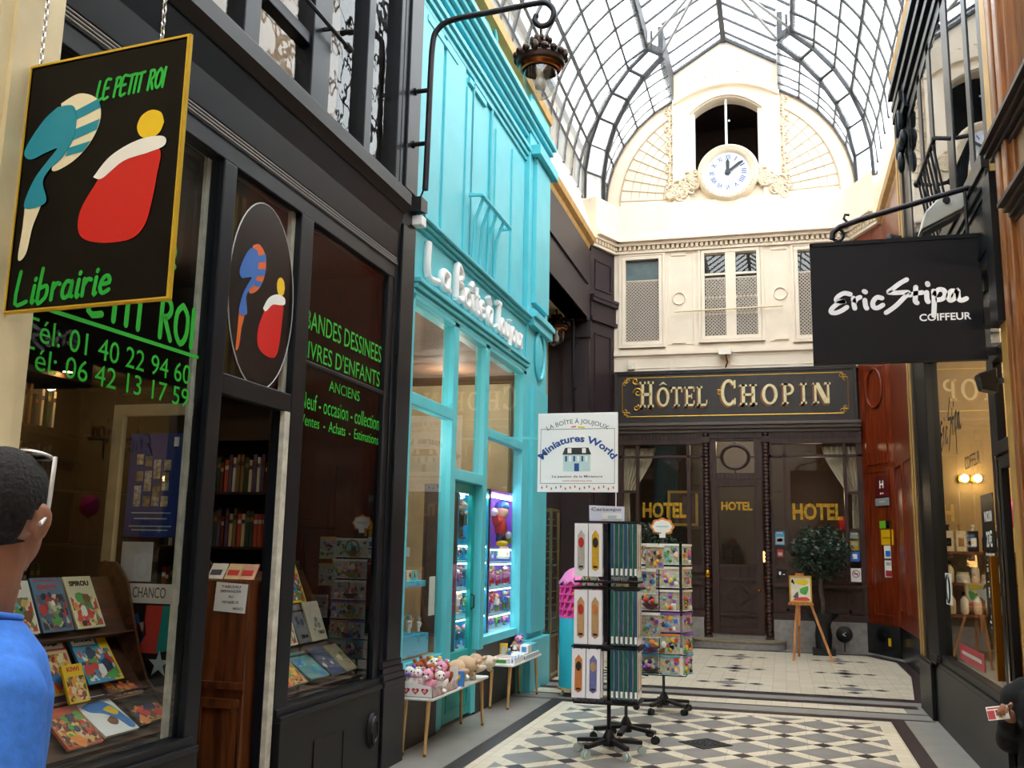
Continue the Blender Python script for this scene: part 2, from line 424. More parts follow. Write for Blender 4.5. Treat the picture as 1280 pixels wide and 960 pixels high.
for s in (-1, 1):
    ys = []
    y = 15.0
    while y > Yfar: ys.append(y); y -= STEP
    for i in range(NP):
        a0, a1 = ang[i], ang[i+1]; mid = (a0+a1)/2
        # main barrel panes: one long strip per level, ribs over them
        quad(vp(a0, s, YA(i)), vp(a1, s, YA(i+1)), vp(a1, s, Yfar), vp(a0, s, Yfar), 0 if i else 1)
        quad(vp(a0, s, YA(i)), vp(a1, s, YA(i+1)), tp(angt[i+1], s, YB(i+1)), tp(angt[i], s, YB(i)), 1 if i < 2 else 0)
        quad(tp(angt[i], s, 17), tp(angt[i+1], s, 17), tp(angt[i+1], s, YB(i+1)), tp(angt[i], s, YB(i)), 0)
        for (P, Q) in ((vp(a0, s, YA(i)), vp(a1, s, YA(i+1))), (tp(angt[i], s, YB(i)), tp(angt[i+1], s, YB(i+1)))):
            fr.bar(P, Q, .055, .09, Vector((VX, P.y, VZ))-P)
        fr.bar(tp(angt[i], s, 16.97), tp(angt[i+1], s, 16.97), .05, .06, (0, 1, 0))
        if i: # purlins
            n = Vector((math.cos(mid)*s, 0, math.sin(mid)))
            fr.bar(vp(a0, s, YA(i)), vp(a0, s, Yfar), .03 if i != 3 else .05, .04, n)
            fr.bar(vp(a0, s, YA(i)), tp(angt[i], s, YB(i)), .03 if i < 3 else .045, .06, n)
            fr.bar(tp(angt[i], s, YB(i)), tp(angt[i], s, 17), .025, .04, n)
    for y in ys+[15.0+STEP, 15.0+2*STEP]:
        # arched glazing bars, ending on rib A
        pts = []
        for k in range(13):
            a = EA*k/12
            if y <= 16.1-(k/12)*1.05: pts.append(vp(a, s, y))
        for k in range(len(pts)-1): fr.bar(pts[k], pts[k+1], .036, .05, (0, 1, 0))
    for y in (15.65, 16.0, 16.4, 16.72):
        pts = []
        for k in range(13):
            if y >= 16.75-(k/12)*1.45: pts.append(tp(ET*k/12, s, y))
        for k in range(len(pts)-1): fr.bar(pts[k], pts[k+1], .022, .04, (0, 1, 0))
# lantern: deep eave beams, sloping panes and ridge
ex, ez = 1.15, 9.9; tx = .94; zt = 10.43; zm = 10.2; zr = 11.02
be = MB()
for s in (-1, 1):
    A = Vector((VX+s*ex, 15.03, ez)); B_ = Vector((TX+s*tx, 15.3, ez))
    be.prism([(VX+s*ex, Yfar, ez), (VX+s*ex, 15.03, ez), (VX+s*ex, 15.03, zm), (VX+s*ex, Yfar, zm)], (s*.09, 0, 0))
    be.prism([(TX+s*tx, 15.3, ez), (TX+s*tx, 17, ez), (TX+s*tx, 17, zt), (TX+s*tx, 15.3, zt)], (s*.09, 0, 0))
    be.prism([A, B_, B_+Z3*.12, A+Z3*.12], (s*.06, .06, 0))
    quad(Vector((VX+s*ex, Yfar, zm)), Vector((VX+s*ex, 15.03, zm)), Vector((VX, 15.03, zr)), Vector((VX, Yfar, zr)))
    quad(Vector((TX+s*tx, 15.03, zt)), Vector((TX+s*tx, 17, zt)), Vector((VX, 17, zr)), Vector((VX, 15.03, zr)))
    y = 16.72
    while y > Yfar:
        w = tx if y > 15.03 else ex
        fr.bar((VX+s*w, y, (zt if y > 15.03 else zm)-.02), (VX, y, zr-.02), .03, .04); y -= .5
    fr.bar((VX+s*tx, 16.98, zt), (VX, 16.98, zr), .07, .09)
be.box(VX-.045, VX+.045, Yfar, 17, zr-.1, zr+.02)
# a stone house seen through the lower left panes
bh = thing('building', 'pale stone house rising beyond the left side of the glass roof', 'building', (-5.2, 14, 7.4))
h_ = MB(); h_.box(-6.6, -3.95, 9.5, 21, 7.41, 10.0); h_.build('wall', mat('pale_house_wall', '#b8a892', .8, var=.06), bh)
for k in range(6):
    for z in (7.9, 9.3): MB().box(-3.97, -3.935, 10.0+1.7*k, 10.8+1.7*k, z-.2, z+.6).build('window', mat('house_window', '#4c5258', .3, var=.1), bh)
MB().box(-6.7, -3.85, 9.4, 21.1, 10.0, 10.12).build('roof_edge', mat('zinc_roof', '#8c9096', .5, var=.05), bh)
be.build('eave_beam', STEEL, ceiling)
gl.build('glazing', [RG, RG2], ceiling); fr.build('glazing_bars', STEEL, ceiling)
RODM = mat('pale_grey_rod', '#a6a7a8', .5, var=0)
# tie rods, crossing over the axis
for s in (-1, 1):
    for (px, py) in ((VX+s*ex, 15.0), (TX+s*tx, 15.3)):
        MB().tube([(px, py, ez+.03), (VX+s*.15, 13.9, ez+.42)], .024, 8).build('tie_rod', RODM, ceiling)
    MB().tube([(VX+s*ex, 13.2, ez+.03), (VX+s*.15, 13.9, ez+.42)], .024, 8).build('tie_rod', RODM, ceiling)
    MB().tube([(VX+s*(ex-.05), 15.1, ez+.02), (VX+s*(ex-.05), 15.1, ez+.35)], .022, 8).build('tie_bracket', STEEL, ceiling)
MB().tube([(VX-.15, 13.9, ez+.42), (VX+.15, 13.9, ez+.42)], .024, 8).build('tie_rod', RODM, ceiling)
# ------------------------------------------------------------------ hotel end wall (upper, cream)
HY = 17.0
b = MB()
# wall with window openings, built as strips
def wallstrips(b, x0, x1, z0, z1, holes, y0=HY, y1=HY+.3, m=0):
    xs = sorted({x0, x1} | {h[0] for h in holes} | {h[1] for h in holes})
    for a, c in zip(xs[:-1], xs[1:]):
        hs = sorted([h for h in holes if h[0] < c-1e-6 and h[1] > a+1e-6], key=lambda h: h[2]); z = z0
        for h in hs:
            if h[2] > z: b.box(a, c, y0, y1, z, h[2], m)
            z = h[3]
        if z < z1: b.box(a, c, y0, y1, z, z1, m)
wins = [(-2.71, -1.98, 5.22, 6.88), (-1.28, -.25, 5.27, 6.92), (.33, 1.06, 5.22, 6.88)]
wallstrips(b, -2.9, 1.36, 4.72, 7.2, wins)
b.box(-3.2, 1.7, HY+.02, HY+.3, 7.2, 7.95)
b.box(-3.2, 1.7, HY, HY+.3, 0, .1)
# band over the cornice
b.box(-2.86, 1.3, HY-.1, HY+.05, 7.22, 7.84)
wb = structure(b.build('wall_back', CREAM))
# tympanum
b = MB()
aw = (-1.39, -.2); 
N = 40
def arc_z(x): return TZ+math.sqrt(max(0, TR*TR-(x-TX)**2))
# arched outline with the opening left free
def tymp(b, xs, lo, hi, y0, y1):
    for a, c in zip(xs[:-1], xs[1:]):
        b.prism([(a, y0, lo(a)), (c, y0, lo(c)), (c, y0, hi(c)), (a, y0, hi(a))], (0, y1-y0, 0))
xsl = [TX-TR+(aw[0]-(TX-TR))*i/16 for i in range(17)]; xsr = [aw[1]+(TX+TR-aw[1])*i/16 for i in range(17)]
topz = lambda x: arc_z(x) if abs(x-TX) > .94 else (zt+(zr-zt)*(1-abs(x-VX)/.95))
xsl = sorted(set(xsl+[TX-.9401, TX-.9399])); xsr = sorted(set(xsr+[TX+.9401, TX+.9399]))
tymp(b, xsl, lambda x: 7.84, topz, HY, HY+.3); tymp(b, xsr, lambda x: 7.84, topz, HY, HY+.3)
ah = lambda x: 9.58+.26*(1-((x-TX)/.6)**2)
xc = [aw[0]+(aw[1]-aw[0])*i/14 for i in range(15)]
tymp(b, xc, ah, topz, HY, HY+.3)
tymp(b, xc, lambda x: 7.84, lambda x: 8.3, HY, HY+.3)
b.build('tympanum', CREAM, wb)
# pilaster surround of the opening, arched hood mould
b = MB()
for x0, x1 in ((-1.76, -1.45), (-.15, .16)): b.box(x0, x1, HY-.06, HY, 7.84, 9.75)
for k in range(14):
    x = -1.76+1.92*k/14; x2 = -1.76+1.92*(k+1)/14
    h = lambda x, o: 9.75+o+.32*(1-((x-TX)/.96)**2)
    b.prism([(x, HY-.09, h(x, 0)), (x2, HY-.09, h(x2, 0)), (x2, HY-.09, h(x2, .09)), (x, HY-.09, h(x, .09))], (0, .09, 0))
    b.prism([(x, HY-.04, h(x, .09)), (x2, HY-.04, h(x2, .09)), (x2, HY-.04, h(x2, .22)), (x, HY-.04, h(x, .22))], (0, .04, 0))
for k in range(14):
    x = aw[0]-.06+1.31*k/14; x2 = aw[0]-.06+1.31*(k+1)/14
    b.prism([(x, HY-.07, ah(x)+.02), (x2, HY-.07, ah(x2)+.02), (x2, HY-.07, ah(x2)+.09), (x, HY-.07, ah(x)+.09)], (0, .07, 0))
b.build('opening_surround', CREAM, wb)
# fan of boards: radial ribs + trellis, left and right
b = MB()
for s in (-1, 1):
    base = Vector((TX+s*.0, 0, 7.9))
    for k in range(9):
        a = math.radians(2+k*6.4)
        d = Vector((s*math.cos(a), 0, math.sin(a)))
        r0, r1 = .3 if k < 8 else .5, 0
        # run until the inner arch ring
        for q in range(300):
            P = base+d*(q*.01); 
            if (P.x-TX)**2+(P.z-TZ)**2 > (TR-.28)**2: break
            r1 = q*.01
        P0, P1 = base+d*(1.04/math.cos(a)), base+d*r1
        if abs(P1.x-TX) < 1.06: continue
        P0.y = P1.y = HY-.006; b.bar(P0, P1, .011, .02, (0, 1, 0))
    for r, t in ((TR-.28, .02), (TR-.02, .05)):
        pts = [Vector((TX+s*r*math.cos(ET*1.05*i/24), HY-.012, TZ+r*math.sin(ET*1.05*i/24))) for i in range(25)]
        pts = [p for p in pts if abs(p.x-TX) > .97]
        for p, q in zip(pts[:-1], pts[1:]): b.bar(p, q, t, .03, (0, 1, 0))
    for rr in (1.15, 1.3, 1.45, 1.6, 1.75):
        pts = [base+Vector((s*rr*math.cos(a), 0, rr*math.sin(a))) for a in [math.radians(3+q*5) for q in range(17)]]
        pts = [p for p in pts if (p.x-TX)**2+(p.z-TZ)**2 < (TR-.28)**2 and abs(p.x-TX) > 1.0]
        for p, q in zip(pts[:-1], pts[1:]):
            p = p.copy(); q = q.copy(); p.y = q.y = HY-.004; b.bar(p, q, .008, .01, (0, 1, 0))
b.build('fan_relief', mat('dusty_relief', '#c2ab90', .8, var=.08), wb)
# acanthus scrolls beside the clock and up the pilasters
def scroll(b, c, s, r, turns=1.4, t=.025, ph=0):
    pts = []
    for k in range(22):
        a = ph+turns*2*PI*k/21; q = r*(1-.8*k/21)
        pts.append((c[0]+s*q*math.cos(a), c[1], c[2]+q*math.sin(a)))
    b.tube(pts, [t*(1.1-.5*k/21) for k in range(22)], 6)
b = MB()
random.seed(3)
for s in (-1, 1):
    for k in range(26):
        t = k/25; x = TX+s*(.52+.52*t); z = 8.28-.36*t+random.uniform(-.12, .14)
        scroll(b, (x, HY-.09, z), s, random.uniform(.06, .12), random.uniform(.8, 1.4), .022, random.uniform(0, 6))
        a = random.uniform(0, PI)
        b.ell((x, HY-.05, z), (.035, .06, .11), 8, 5, R=Matrix.Rotation(a, 3, 'Y'))
    for k in range(15):
        z = 8.05+k*.115
        scroll(b, (TX+s*(1.02+.05*math.sin(k*1.9)), HY-.03, z), s if k % 2 else -s, .06, 1.2, .016, k)
        b.ell((TX+s*1.02, HY-.02, z+.05), (.025, .03, .06), 8, 5)
    for k in range(5):
        scroll(b, (TX+s*(.1+.13*k), HY-.03, 10.28-.035*k*k*.4), s, .05, 1.2, .012, 1)
b.build('acanthus_ornament', mat('ornament_plaster', '#e4d2b6', .8, var=.1, scale=12, bump=.2), wb, smooth=60)
# cornice with dentils along the end wall and the two corner splays
def cornice(b, p, q):
    p, q = Vector((p[0], p[1], 0)), Vector((q[0], q[1], 0)); d = (q-p); L = d.length; d.normalize(); n = Vector((d.y, -d.x, 0))
    for pr, z0, z1 in ((.06, 6.93, 6.98), (.12, 7.06, 7.12), (.2, 7.12, 7.17), (.17, 7.17, 7.22)):
        b.prism([p+Z3*z0, q+Z3*z0, q+Z3*z0+n*pr, p+Z3*z0+n*pr], Z3*(z1-z0), 0)
    k = int(L/.085)
    for i in range(k):
        c = p+d*((i+.5)*L/k)+n*.045+Z3*7.02
        b.obox(c, d*.048, n*.09, Z3*.075, 1)
b = MB(); cornice(b, (-2.86, HY), (1.3, HY)); cornice(b, (-3.16, 16.32), (-2.86, HY)); cornice(b, (1.3, HY), (1.69, 16.14))
structure(b.build('trim_dentil_cornice', [CREAM, CREAM2]))
b = MB()
for p, q in (((-3.16, 16.32), (-2.86, HY)), ((1.3, HY), (1.69, 16.14))):
    p, q = Vector(p+(0,)), Vector(q+(0,)); d = (q-p).normalized(); n = Vector((d.y, -d.x, 0))
    b.prism([p+Z3*7.22+n*.1, q+Z3*7.22+n*.1, q+Z3*7.84+n*.1, p+Z3*7.84+n*.1], -n*.3)
structure(b.build('trim_corner_band', CREAM))
# wall panelling on the cream storey
b = MB()
for x0, x1 in ((-1.98+.1, -1.42), (-.1, .22)):
    frame(b, (x0, HY, 5.2), X3, Z3, x1-x0, 1.7, .012, .012)
for x in (-1.68, .08):
    pts = arcpts((x, HY-.012, 6.05), X3, Z3, .11, 0, 2*PI, 20)
    b.tube(pts, .014, 6)
    b.box(x-.12, x+.12, HY-.03, HY, 5.22, 5.27); b.box(x-.13, x+.13, HY-.02, HY, 6.85, 6.9)
b.box(-2.86, 1.3, HY-.05, HY, 5.02, 5.07); b.box(-2.86, 1.3, HY-.03, HY, 5.07, 5.12)
for x0, x1 in ((-2.6, -1.85), (-1.75, -.95), (-.8, .2), (.4, 1.2)):
    frame(b, (x0, HY, 4.78), X3, Z3, x1-x0, .2, .01, .01)
b.build('panel_mouldings', CREAM, wb)
MB().tube([(-1.75, HY-.1, 5.78), (.12, HY-.1, 5.8)], .014, 8).build('hand_rail', CREAMW, wb)
# windows of the cream storey
MESHM = mat('cream_wire_mesh', '#cdbfae', .6, var=0)
BLUEG = mat('frosted_grey_pane', '#56686a', .3, var=.1)
for n, (x0, x1, z0, z1) in enumerate(wins):
    w = structure(thing('window_%d' % (n+1), ['cream framed window with wire mesh above the hotel sign, left', 'cream double casement with wire mesh above the hotel door', 'cream framed window with wire mesh above the hotel sign, right'][n], 'window', ((x0+x1)/2, HY, z0)))
    del w['category']
    b = MB(); frame(b, (x0, HY+.06, z0), X3, Z3, x1-x0, z1-z0, .06, .09)
    frame(b, (x0-.06, HY, z0-.06), X3, Z3, x1-x0+.12, z1-z0+.12, .05, .03)
    if n == 1:
        c = (x0+x1)/2; b.box(c-.09, c+.09, HY-.02, HY+.06, z0, z1)
        for z in (5.72, 6.02, 6.45): b.box(x0, x1, HY, HY+.05, z, z+.035)
        for x in (x0+.02, x1-.06): b.box(x, x+.04, HY-.01, HY+.05, z0, z1)
    b.box(x0-.05, x1+.05, HY-.06, HY, z0-.06, z0-.01)
    b.build('window_frame', CREAM, w)
    MB().box(x0, x1, HY+.075, HY+.085, z0, z1).build('pane', BLUEG if n == 0 else GLASSD, w)
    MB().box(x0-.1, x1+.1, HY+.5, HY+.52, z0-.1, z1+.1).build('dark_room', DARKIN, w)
    g = MB(); ztop = 6.38 if n == 1 else 6.42; q = .062; yy = HY+.02 if n != 1 else HY-.012
    segs = [(x0+.06, x1-.06)] if n != 1 else [(x0+.07, (x0+x1)/2-.1), ((x0+x1)/2+.1, x1-.07)]
    for sx0, sx1 in segs:
        k = sx0-(ztop-z0)
        while k < sx1:
            for sg in (1, -1):
                a = (k, z0+.05); t0 = max(sx0-k, 0); t1 = min(sx1-k, ztop-z0-.05)
                if t1 > t0:
                    if sg > 0: p, r = (k+t0, z0+.05+t0), (k+t1, z0+.05+t1)
                    else: p, r = (k+t0, ztop-t0), (k+t1, ztop-t1)
                    g.bar((p[0], yy, p[1]), (r[0], yy, r[1]), .017, .012, (0, 1, 0))
            k += q
        g.bar((sx0, yy, ztop), (sx1, yy, ztop), .025, .02, (0, 1, 0))
    g.build('wire_mesh', MESHM, w)
# dark room behind the arched opening, with its white mullion
b = MB(); b.box(-1.6, 0, HY+1.8, HY+1.85, 8, 10); b.box(-1.65, -1.6, HY+.3, HY+1.85, 8, 10); b.box(0, .05, HY+.3, HY+1.85, 8, 10); b.box(-1.65, .05, HY+.3, HY+1.85, 10, 10.05); b.box(-1.65, .05, HY+.3, HY+1.85, 8, 8.05)
w4 = structure(b.build('window_4', mat('brown_attic', '#3b2a22', .8, var=.1), ), 'arched attic opening above the clock')
b = MB(); b.box(-.815, -.775, HY+.08, HY+.14, 8.3, 9.84); b.box(aw[0], aw[0]+.03, HY+.06, HY+.14, 8.3, 9.6); b.box(aw[1]-.03, aw[1], HY+.06, HY+.14, 8.3, 9.6)
b.ell((-.74, HY+.07, 9.4), .02)
b.build('mullion', WHITE, w4)
# clock
ck = thing('wall_clock', 'round white clock with blue Roman numerals on the cream end wall', 'clock', (-.77, HY-.08, 8.33))
CKc = Vector((-.77, HY-.08, 8.33)); AY_ = Matrix(((1, 0, 0), (0, 0, 1), (0, -1, 0))).transposed()
AF = Matrix(((1, 0, 0), (0, 0, -1), (0, 1, 0)))      # local z -> -Y
b = MB(); b.lathe([(.36, 0), (.39, .06), (.45, .1), (.5, .1), (.53, .05), (.55, .0), (.55, -.1), (.3, -.1)], CKc, 48, axis=AF)
for k in range(60):
    a = 2*PI*k/60; b.ell(CKc+Vector((.475*math.cos(a), -.105, .475*math.sin(a))), .018, 6, 4)
b.build('surround', CREAM2, ck, smooth=40)
MB().lathe([(0, .035), (.395, .035), (.395, 0), (0, 0)], CKc, 48, axis=AF).build('dial', mat('white_enamel', '#d4d6dc', .25, var=0), ck)
BLUEN = mat('blue_enamel_numerals', '#2a4a9a', .3, var=0)
dial = [c for c in ck.children if c.name.startswith('dial')][0]
for k, t in enumerate(['XII', 'I', 'II', 'III', 'IIII', 'V', 'VI', 'VII', 'VIII', 'IX', 'X', 'XI']):
    a = PI/2-k*PI/6; rad = Vector((math.cos(a), 0, math.sin(a))); tan = Vector((math.sin(a), 0, -math.cos(a)))
    text(t, CKc+rad*.285+Vector((0, -.036, 0)), tan, rad, {'I': .018, 'V': .07, 'X': .07}.get(t, .025+.022*len(t)), .09, BLUEN, dial, 'numeral', .003, .01)
b = MB()
for k in range(60):
    a = 2*PI*k/60; b.obox(CKc+Vector((.365*math.cos(a), -.036, .365*math.sin(a))), (.006, 0, 0), (0, .002, 0), (0, 0, .006))
b.build('minute_dots', BLUEN, dial)
HAND = mat('dark_clock_hand', '#20222c', .4, var=0)
for a, L, wd in ((PI/2, .25, .032), (math.radians(36), .34, .026)):
    d = Vector((math.cos(a), 0, math.sin(a))); p = Vector((-d.z, 0, d.x))
    c = CKc+Vector((0, -.05-wd*.3, 0))
    MB().prism([c-d*.06+p*wd*.7, c-d*.06-p*wd*.7, c+d*L*.75-p*wd, c+d*L, c+d*L*.75+p*wd], (0, -.008, 0)).build('hand', HAND, ck)
MB().lathe([(.05, .04), (.05, .075), (0, .08)], CKc, 16, axis=AF).build('hand_boss', HAND, ck)
# hotel ground floor
b = MB(); b.box(-2.9, 1.4, HY+2.6, HY+2.7, 0, 4.7); b.box(-3, -2.9, HY+.2, HY+2.7, 0, 4.7); b.box(1.4, 1.5, HY+.2, HY+2.7, 0, 4.7); b.box(-3, 1.5, HY+.2, HY+2.7, 4.65, 4.75)
structure(b.build('wall_hotel_lobby', mat('lobby_brown', '#2a1a14', .7, var=.1)))
# ------------------------------------------------------------------ brush lettering
GLY = {
 'L': (.5, [[(0, 1), (0, .02), (.45, .04)]]), 'E': (.5, [[(.45, 1), (.02, .97), (0, .02), (.45, .05)], [(0, .52), (.36, .54)]]),
 'P': (.5, [[(.03, 0), (.05, 1)], [(-.02, .95), (.3, 1), (.46, .8), (.36, .56), (.04, .48)]]), 'T': (.55, [[(.25, 0), (.28, .97)], [(0, .96), (.55, 1)]]),
 'I': (.12, [[(.04, 0), (.06, 1)]]), 'R': (.52, [[(.03, 0), (.05, 1)], [(0, .95), (.3, 1), (.45, .8), (.33, .58), (.05, .5)], [(.18, .52), (.48, 0)]]),
 'O': (.6, [[(.3, 1), (.05, .75), (.04, .25), (.28, 0), (.52, .25), (.54, .75), (.3, 1)]]),
 ' ': (.3, []),
 'i': (.12, [[(.05, .5), (.05, .0), (.12, .03)], [(.05, .68), (.06, .72)]]), 'b': (.42, [[(.03, 1), (.03, 0), (.25, .02), (.36, .2), (.3, .45), (.05, .4)]]),
 'r': (.3, [[(.02, .5), (.04, 0)], [(.03, .3), (.15, .48), (.28, .45)]]), 'a': (.42, [[(.34, .45), (.12, .5), (.01, .25), (.1, .01), (.3, .1), (.34, .5), (.34, .1), (.42, .02)]]),
 'e': (.38, [[(.03, .27), (.34, .3), (.25, .5), (.08, .45), (.01, .2), (.14, .0), (.36, .08)]]), 'c': (.36, [[(.33, .42), (.15, .5), (.01, .25), (.12, .0), (.34, .08)]]),
 'o': (.42, [[(.2, .5), (.02, .3), (.08, .02), (.3, .02), (.38, .3), (.2, .5)]]), 'u': (.42, [[(.02, .5), (.04, .1), (.18, .0), (.34, .15), (.36, .5), (.36, .08), (.42, .02)]]),
 't': (.3, [[(.12, .85), (.12, .08), (.22, .0), (.3, .05)], [(-.02, .55), (.28, .56)]]), 'x': (.38, [[(.0, .5), (.36, 0)], [(.34, .5), (.0, 0)]]),
 'j': (.2, [[(.12, .5), (.12, -.28), (.02, -.36), (-.08, -.28)], [(.12, .68), (.13, .72)]]),
 'B': (.5, [[(.04, 0), (.05, 1), (.34, .98), (.4, .75), (.1, .55), (.42, .5), (.48, .15), (.3, 0), (.0, .02)]]),
 'J': (.45, [[(.1, .98), (.48, 1)], [(.32, .98), (.3, .12), (.15, 0), (.0, .12)]]),
 'Î': (.16, [[(.07, .5), (.07, .0), (.14, .03)], [(-.06, .68), (.07, .86), (.2, .68)]]),
 'à': (.42, [[(.34, .45), (.12, .5), (.01, .25), (.1, .01), (.3, .1), (.34, .5), (.34, .1), (.42, .02)], [(.05, .9), (.22, .66)]]),
}
def strokes(word, o, u, v, w, h, wd, depth, m, parent, name='lettering', gap=.12, slant=0, tube=False, seg=3):
    """brush-written word inside w x h at lower-left o"""
    x = 0; L = []
    for ch in word:
        W_, ss = GLY[ch]
        for s in ss: L.append([(x+px+slant*py, py) for px, py in s])
        x += W_+gap
    tot = x-gap; u, v = Vector(u).normalized(), Vector(v).normalized(); n = u.cross(v); o = Vector(o); b = MB()
    for s in L:
        pts = catmull([o+u*(px/tot*w)+v*(py*h) for px, py in s], seg)
        if tube: b.tube([p+n*depth/2 for p in pts], wd/2, 8)
        else: b.ribbon(pts, wd, depth, n)
    return b.build(name, m, parent, smooth=50 if tube else False)

XL = -2.77
# ------------------------------------------------------------------ cream party pilaster at the near left
b = MB(); b.box(-3.2, XL, -8.2, 2.93, 0, 7.0); b.box(XL, XL+.05, 2.62, 2.93, 0, 7.0); b.box(XL+.05, XL+.07, 2.68, 2.86, .5, 6.5)
structure(b.build('wall_left_near', CREAMW))
# ------------------------------------------------------------------ the bookshop front
bs = thing('shopfront', 'black painted bookshop front with green lettering on its windows', 'shopfront', (XL, 4.9, 0))
b = MB()
b.box(-2.85, XL+.004, 4.19, 4.31, .58, 3.54); b.box(-2.87, XL+.01, 4.19, 4.31, 0, .58)     # post before the door bay
b.box(-2.85, XL+.004, 5.04, 5.2, .55, 3.54); b.box(-2.86, XL-.03, 4.98, 5.04, 0, 2.32)
b.box(-2.83, XL, 4.31, 5.04, 2.31, 2.42)                                            # transom bar
b.box(-2.82, XL-.005, 2.93, 2.99, .6, 3.6); b.box(-2.82, XL-.005, 6.42, 6.52, .6, 3.6)
b.box(-2.86, XL, 2.93, 6.52, 3.54, 3.66)
b.box(-2.80, XL-.01, 5.2, 6.42, 2.635, 2.665)
b.box(-2.86, XL+.02, 2.93, 4.25, .585, .63); b.box(-2.86, XL+.02, 5.05, 6.52, .585, .63)
b.box(-2.86, XL+.045, 2.93, 4.27, .56, .59); b.box(-2.86, XL+.045, 5.05, 6.5, .56, .59)
b.build('window_frame', BLACK, bs, bevel=.006)
b = MB(); b.box(-2.87, -2.85, 4.155, 4.19, .6, 3.55); b.box(-2.84, -2.81, 5.0, 5.04, 2.42, 3.54); b.box(-2.795, -2.765, 4.97, 5.03, 0, 2.31)
b.build('inner_jamb', mat('chipped_white_paint', '#cfc9ba', .6, var=.15, scale=14), bs)
b = MB()
MB().box(-2.86, XL+.03, 2.93, 4.26, 0, .56).build('base_panel', BLACK2, bs, bevel=.004); b.box(-2.86, XL+.03, 5.05, 6.5, 0, .56)
b.box(-2.75, XL+.045, 5.05, 5.09, 0, .56)
frame(b, (XL+.03, 5.5, .03), Y3, Z3, .42, .36, .012, .006)
b.build('base_panel', BLACK2, bs, bevel=.004)
b = MB()
RM = Matrix(((0, 0, 1), (1, 0, 0), (0, 1, 0)))          # local z -> +X
b.lathe([(0, .025), (.045, .025), (.05, .035), (.07, .035), (.075, .02), (.085, .02), (.09, 0), (0, 0)], (XL+.03, 6.36, .3), 24, axis=RM, sx=.8, sy=1.35)
b.build('oval_boss', BLACK2, bs, smooth=40)
b = MB(); b.box(-2.95, XL+.045, 6.52, 6.92, 0, .6); b.box(-2.95, XL+.05, 6.515, 6.925, .56, .6)
b.box(-2.95, XL+.005, 6.52, 6.9, .6, 7.0)
for k in range(3): b.box(-2.95, XL+.04-.012*k, 6.515+.01*k, 6.92-.01*k, .6+.045*k, .645+.045*k)
b.box(-2.8, XL+.03, 6.58, 6.84, .74, 4.0); b.box(-2.8, XL+.025, 6.6, 6.82, 4.3, 7)
b.build('pilaster', BLACK, bs, bevel=.006)
b = MB()
b.prism([(XL-.03, 2.93, 3.66), (XL+.0, 2.93, 3.72), (XL+.015, 2.93, 3.9), (XL+.05, 2.93, 4.06), (-2.95, 2.93, 4.06), (-2.95, 2.93, 3.66)], (0, 3.6, 0))
b.build('fascia', BLACK, bs)
b = MB()
for k, z in enumerate((3.655, 3.677, 3.699)): b.tube([(XL+.012-.004*k, 2.93, z), (XL+.012-.004*k, 6.52, z)], .006, 6)
b.build('cable_moulding', mat('grey_cable', '#8c8682', .5, var=0), bs)
b = MB(); b.prism([(-2.95, 2.93, 4.04), (XL+.06, 2.93, 4.06), (XL+.1, 2.93, 4.12), (XL+.1, 2.93, 4.22), (XL+.03, 2.93, 4.26), (-2.95, 2.93, 4.26)], (0, 3.62, 0))
b.build('cornice_beam', mat('soft_black_paint', '#17181b', .45, var=.1), bs, bevel=.005)
# upper windows
b = MB()
for y0, y1 in ((4.28, 4.44), (5.06, 5.3), (5.86, 5.97), (6.45, 6.52), (2.93, 3.0), (3.55, 3.66)): b.box(-2.9, XL, y0, y1, 4.26, 7.0)
b.box(-2.88, XL-.02, 4.44, 5.06, 4.66, 4.74); b.box(-2.88, XL-.02, 3.66, 4.28, 4.66, 4.74)
b.box(-2.9, XL, 2.93, 6.52, 6.3, 6.6); b.box(-2.95, XL, 2.93, 6.52, 6.9, 7.0)
b.build('upper_frame', BLACK, bs, bevel=.006)
b = MB()
for y0, y1 in ((3.0, 3.55), (3.66, 4.28), (4.44, 5.06), (5.3, 5.86), (5.97, 6.45)): b.box(-2.84, -2.832, y0, y1, 4.26, 6.3)
b.build('upper_pane', GLASSW, bs)
MB().box(-3.4, -3.38, 2.93, 6.6, 4.1, 7.0).build('tan_reflection_backing', mat('painted_tan_reflection', '#c4a488', .9, var=.14, scale=2), bs)  # backing coloured tan in place of the reflection in the upper panes
MB().tube([(XL+.06, 3.0, 4.83), (XL+.06, 5.42, 4.83)], .014, 8).tube([(XL+.06, 5.4, 4.83), (XL+.06, 5.46, 4.83)], .026, 8).bar((XL+.06, 5.18, 4.83), (XL-.02, 5.18, 4.83), .02).build('safety_rail', IRON, bs)
# panes
for nm, y0, y1, z0, z1 in (('pane', 2.99, 4.19, .63, 3.54), ('pane', 4.31, 5.04, 2.42, 3.54), ('pane', 5.2, 6.42, .63, 3.54)):
    MB().box(-2.806, -2.8, y0, y1, z0, z1).build(nm, GLASS, bs)
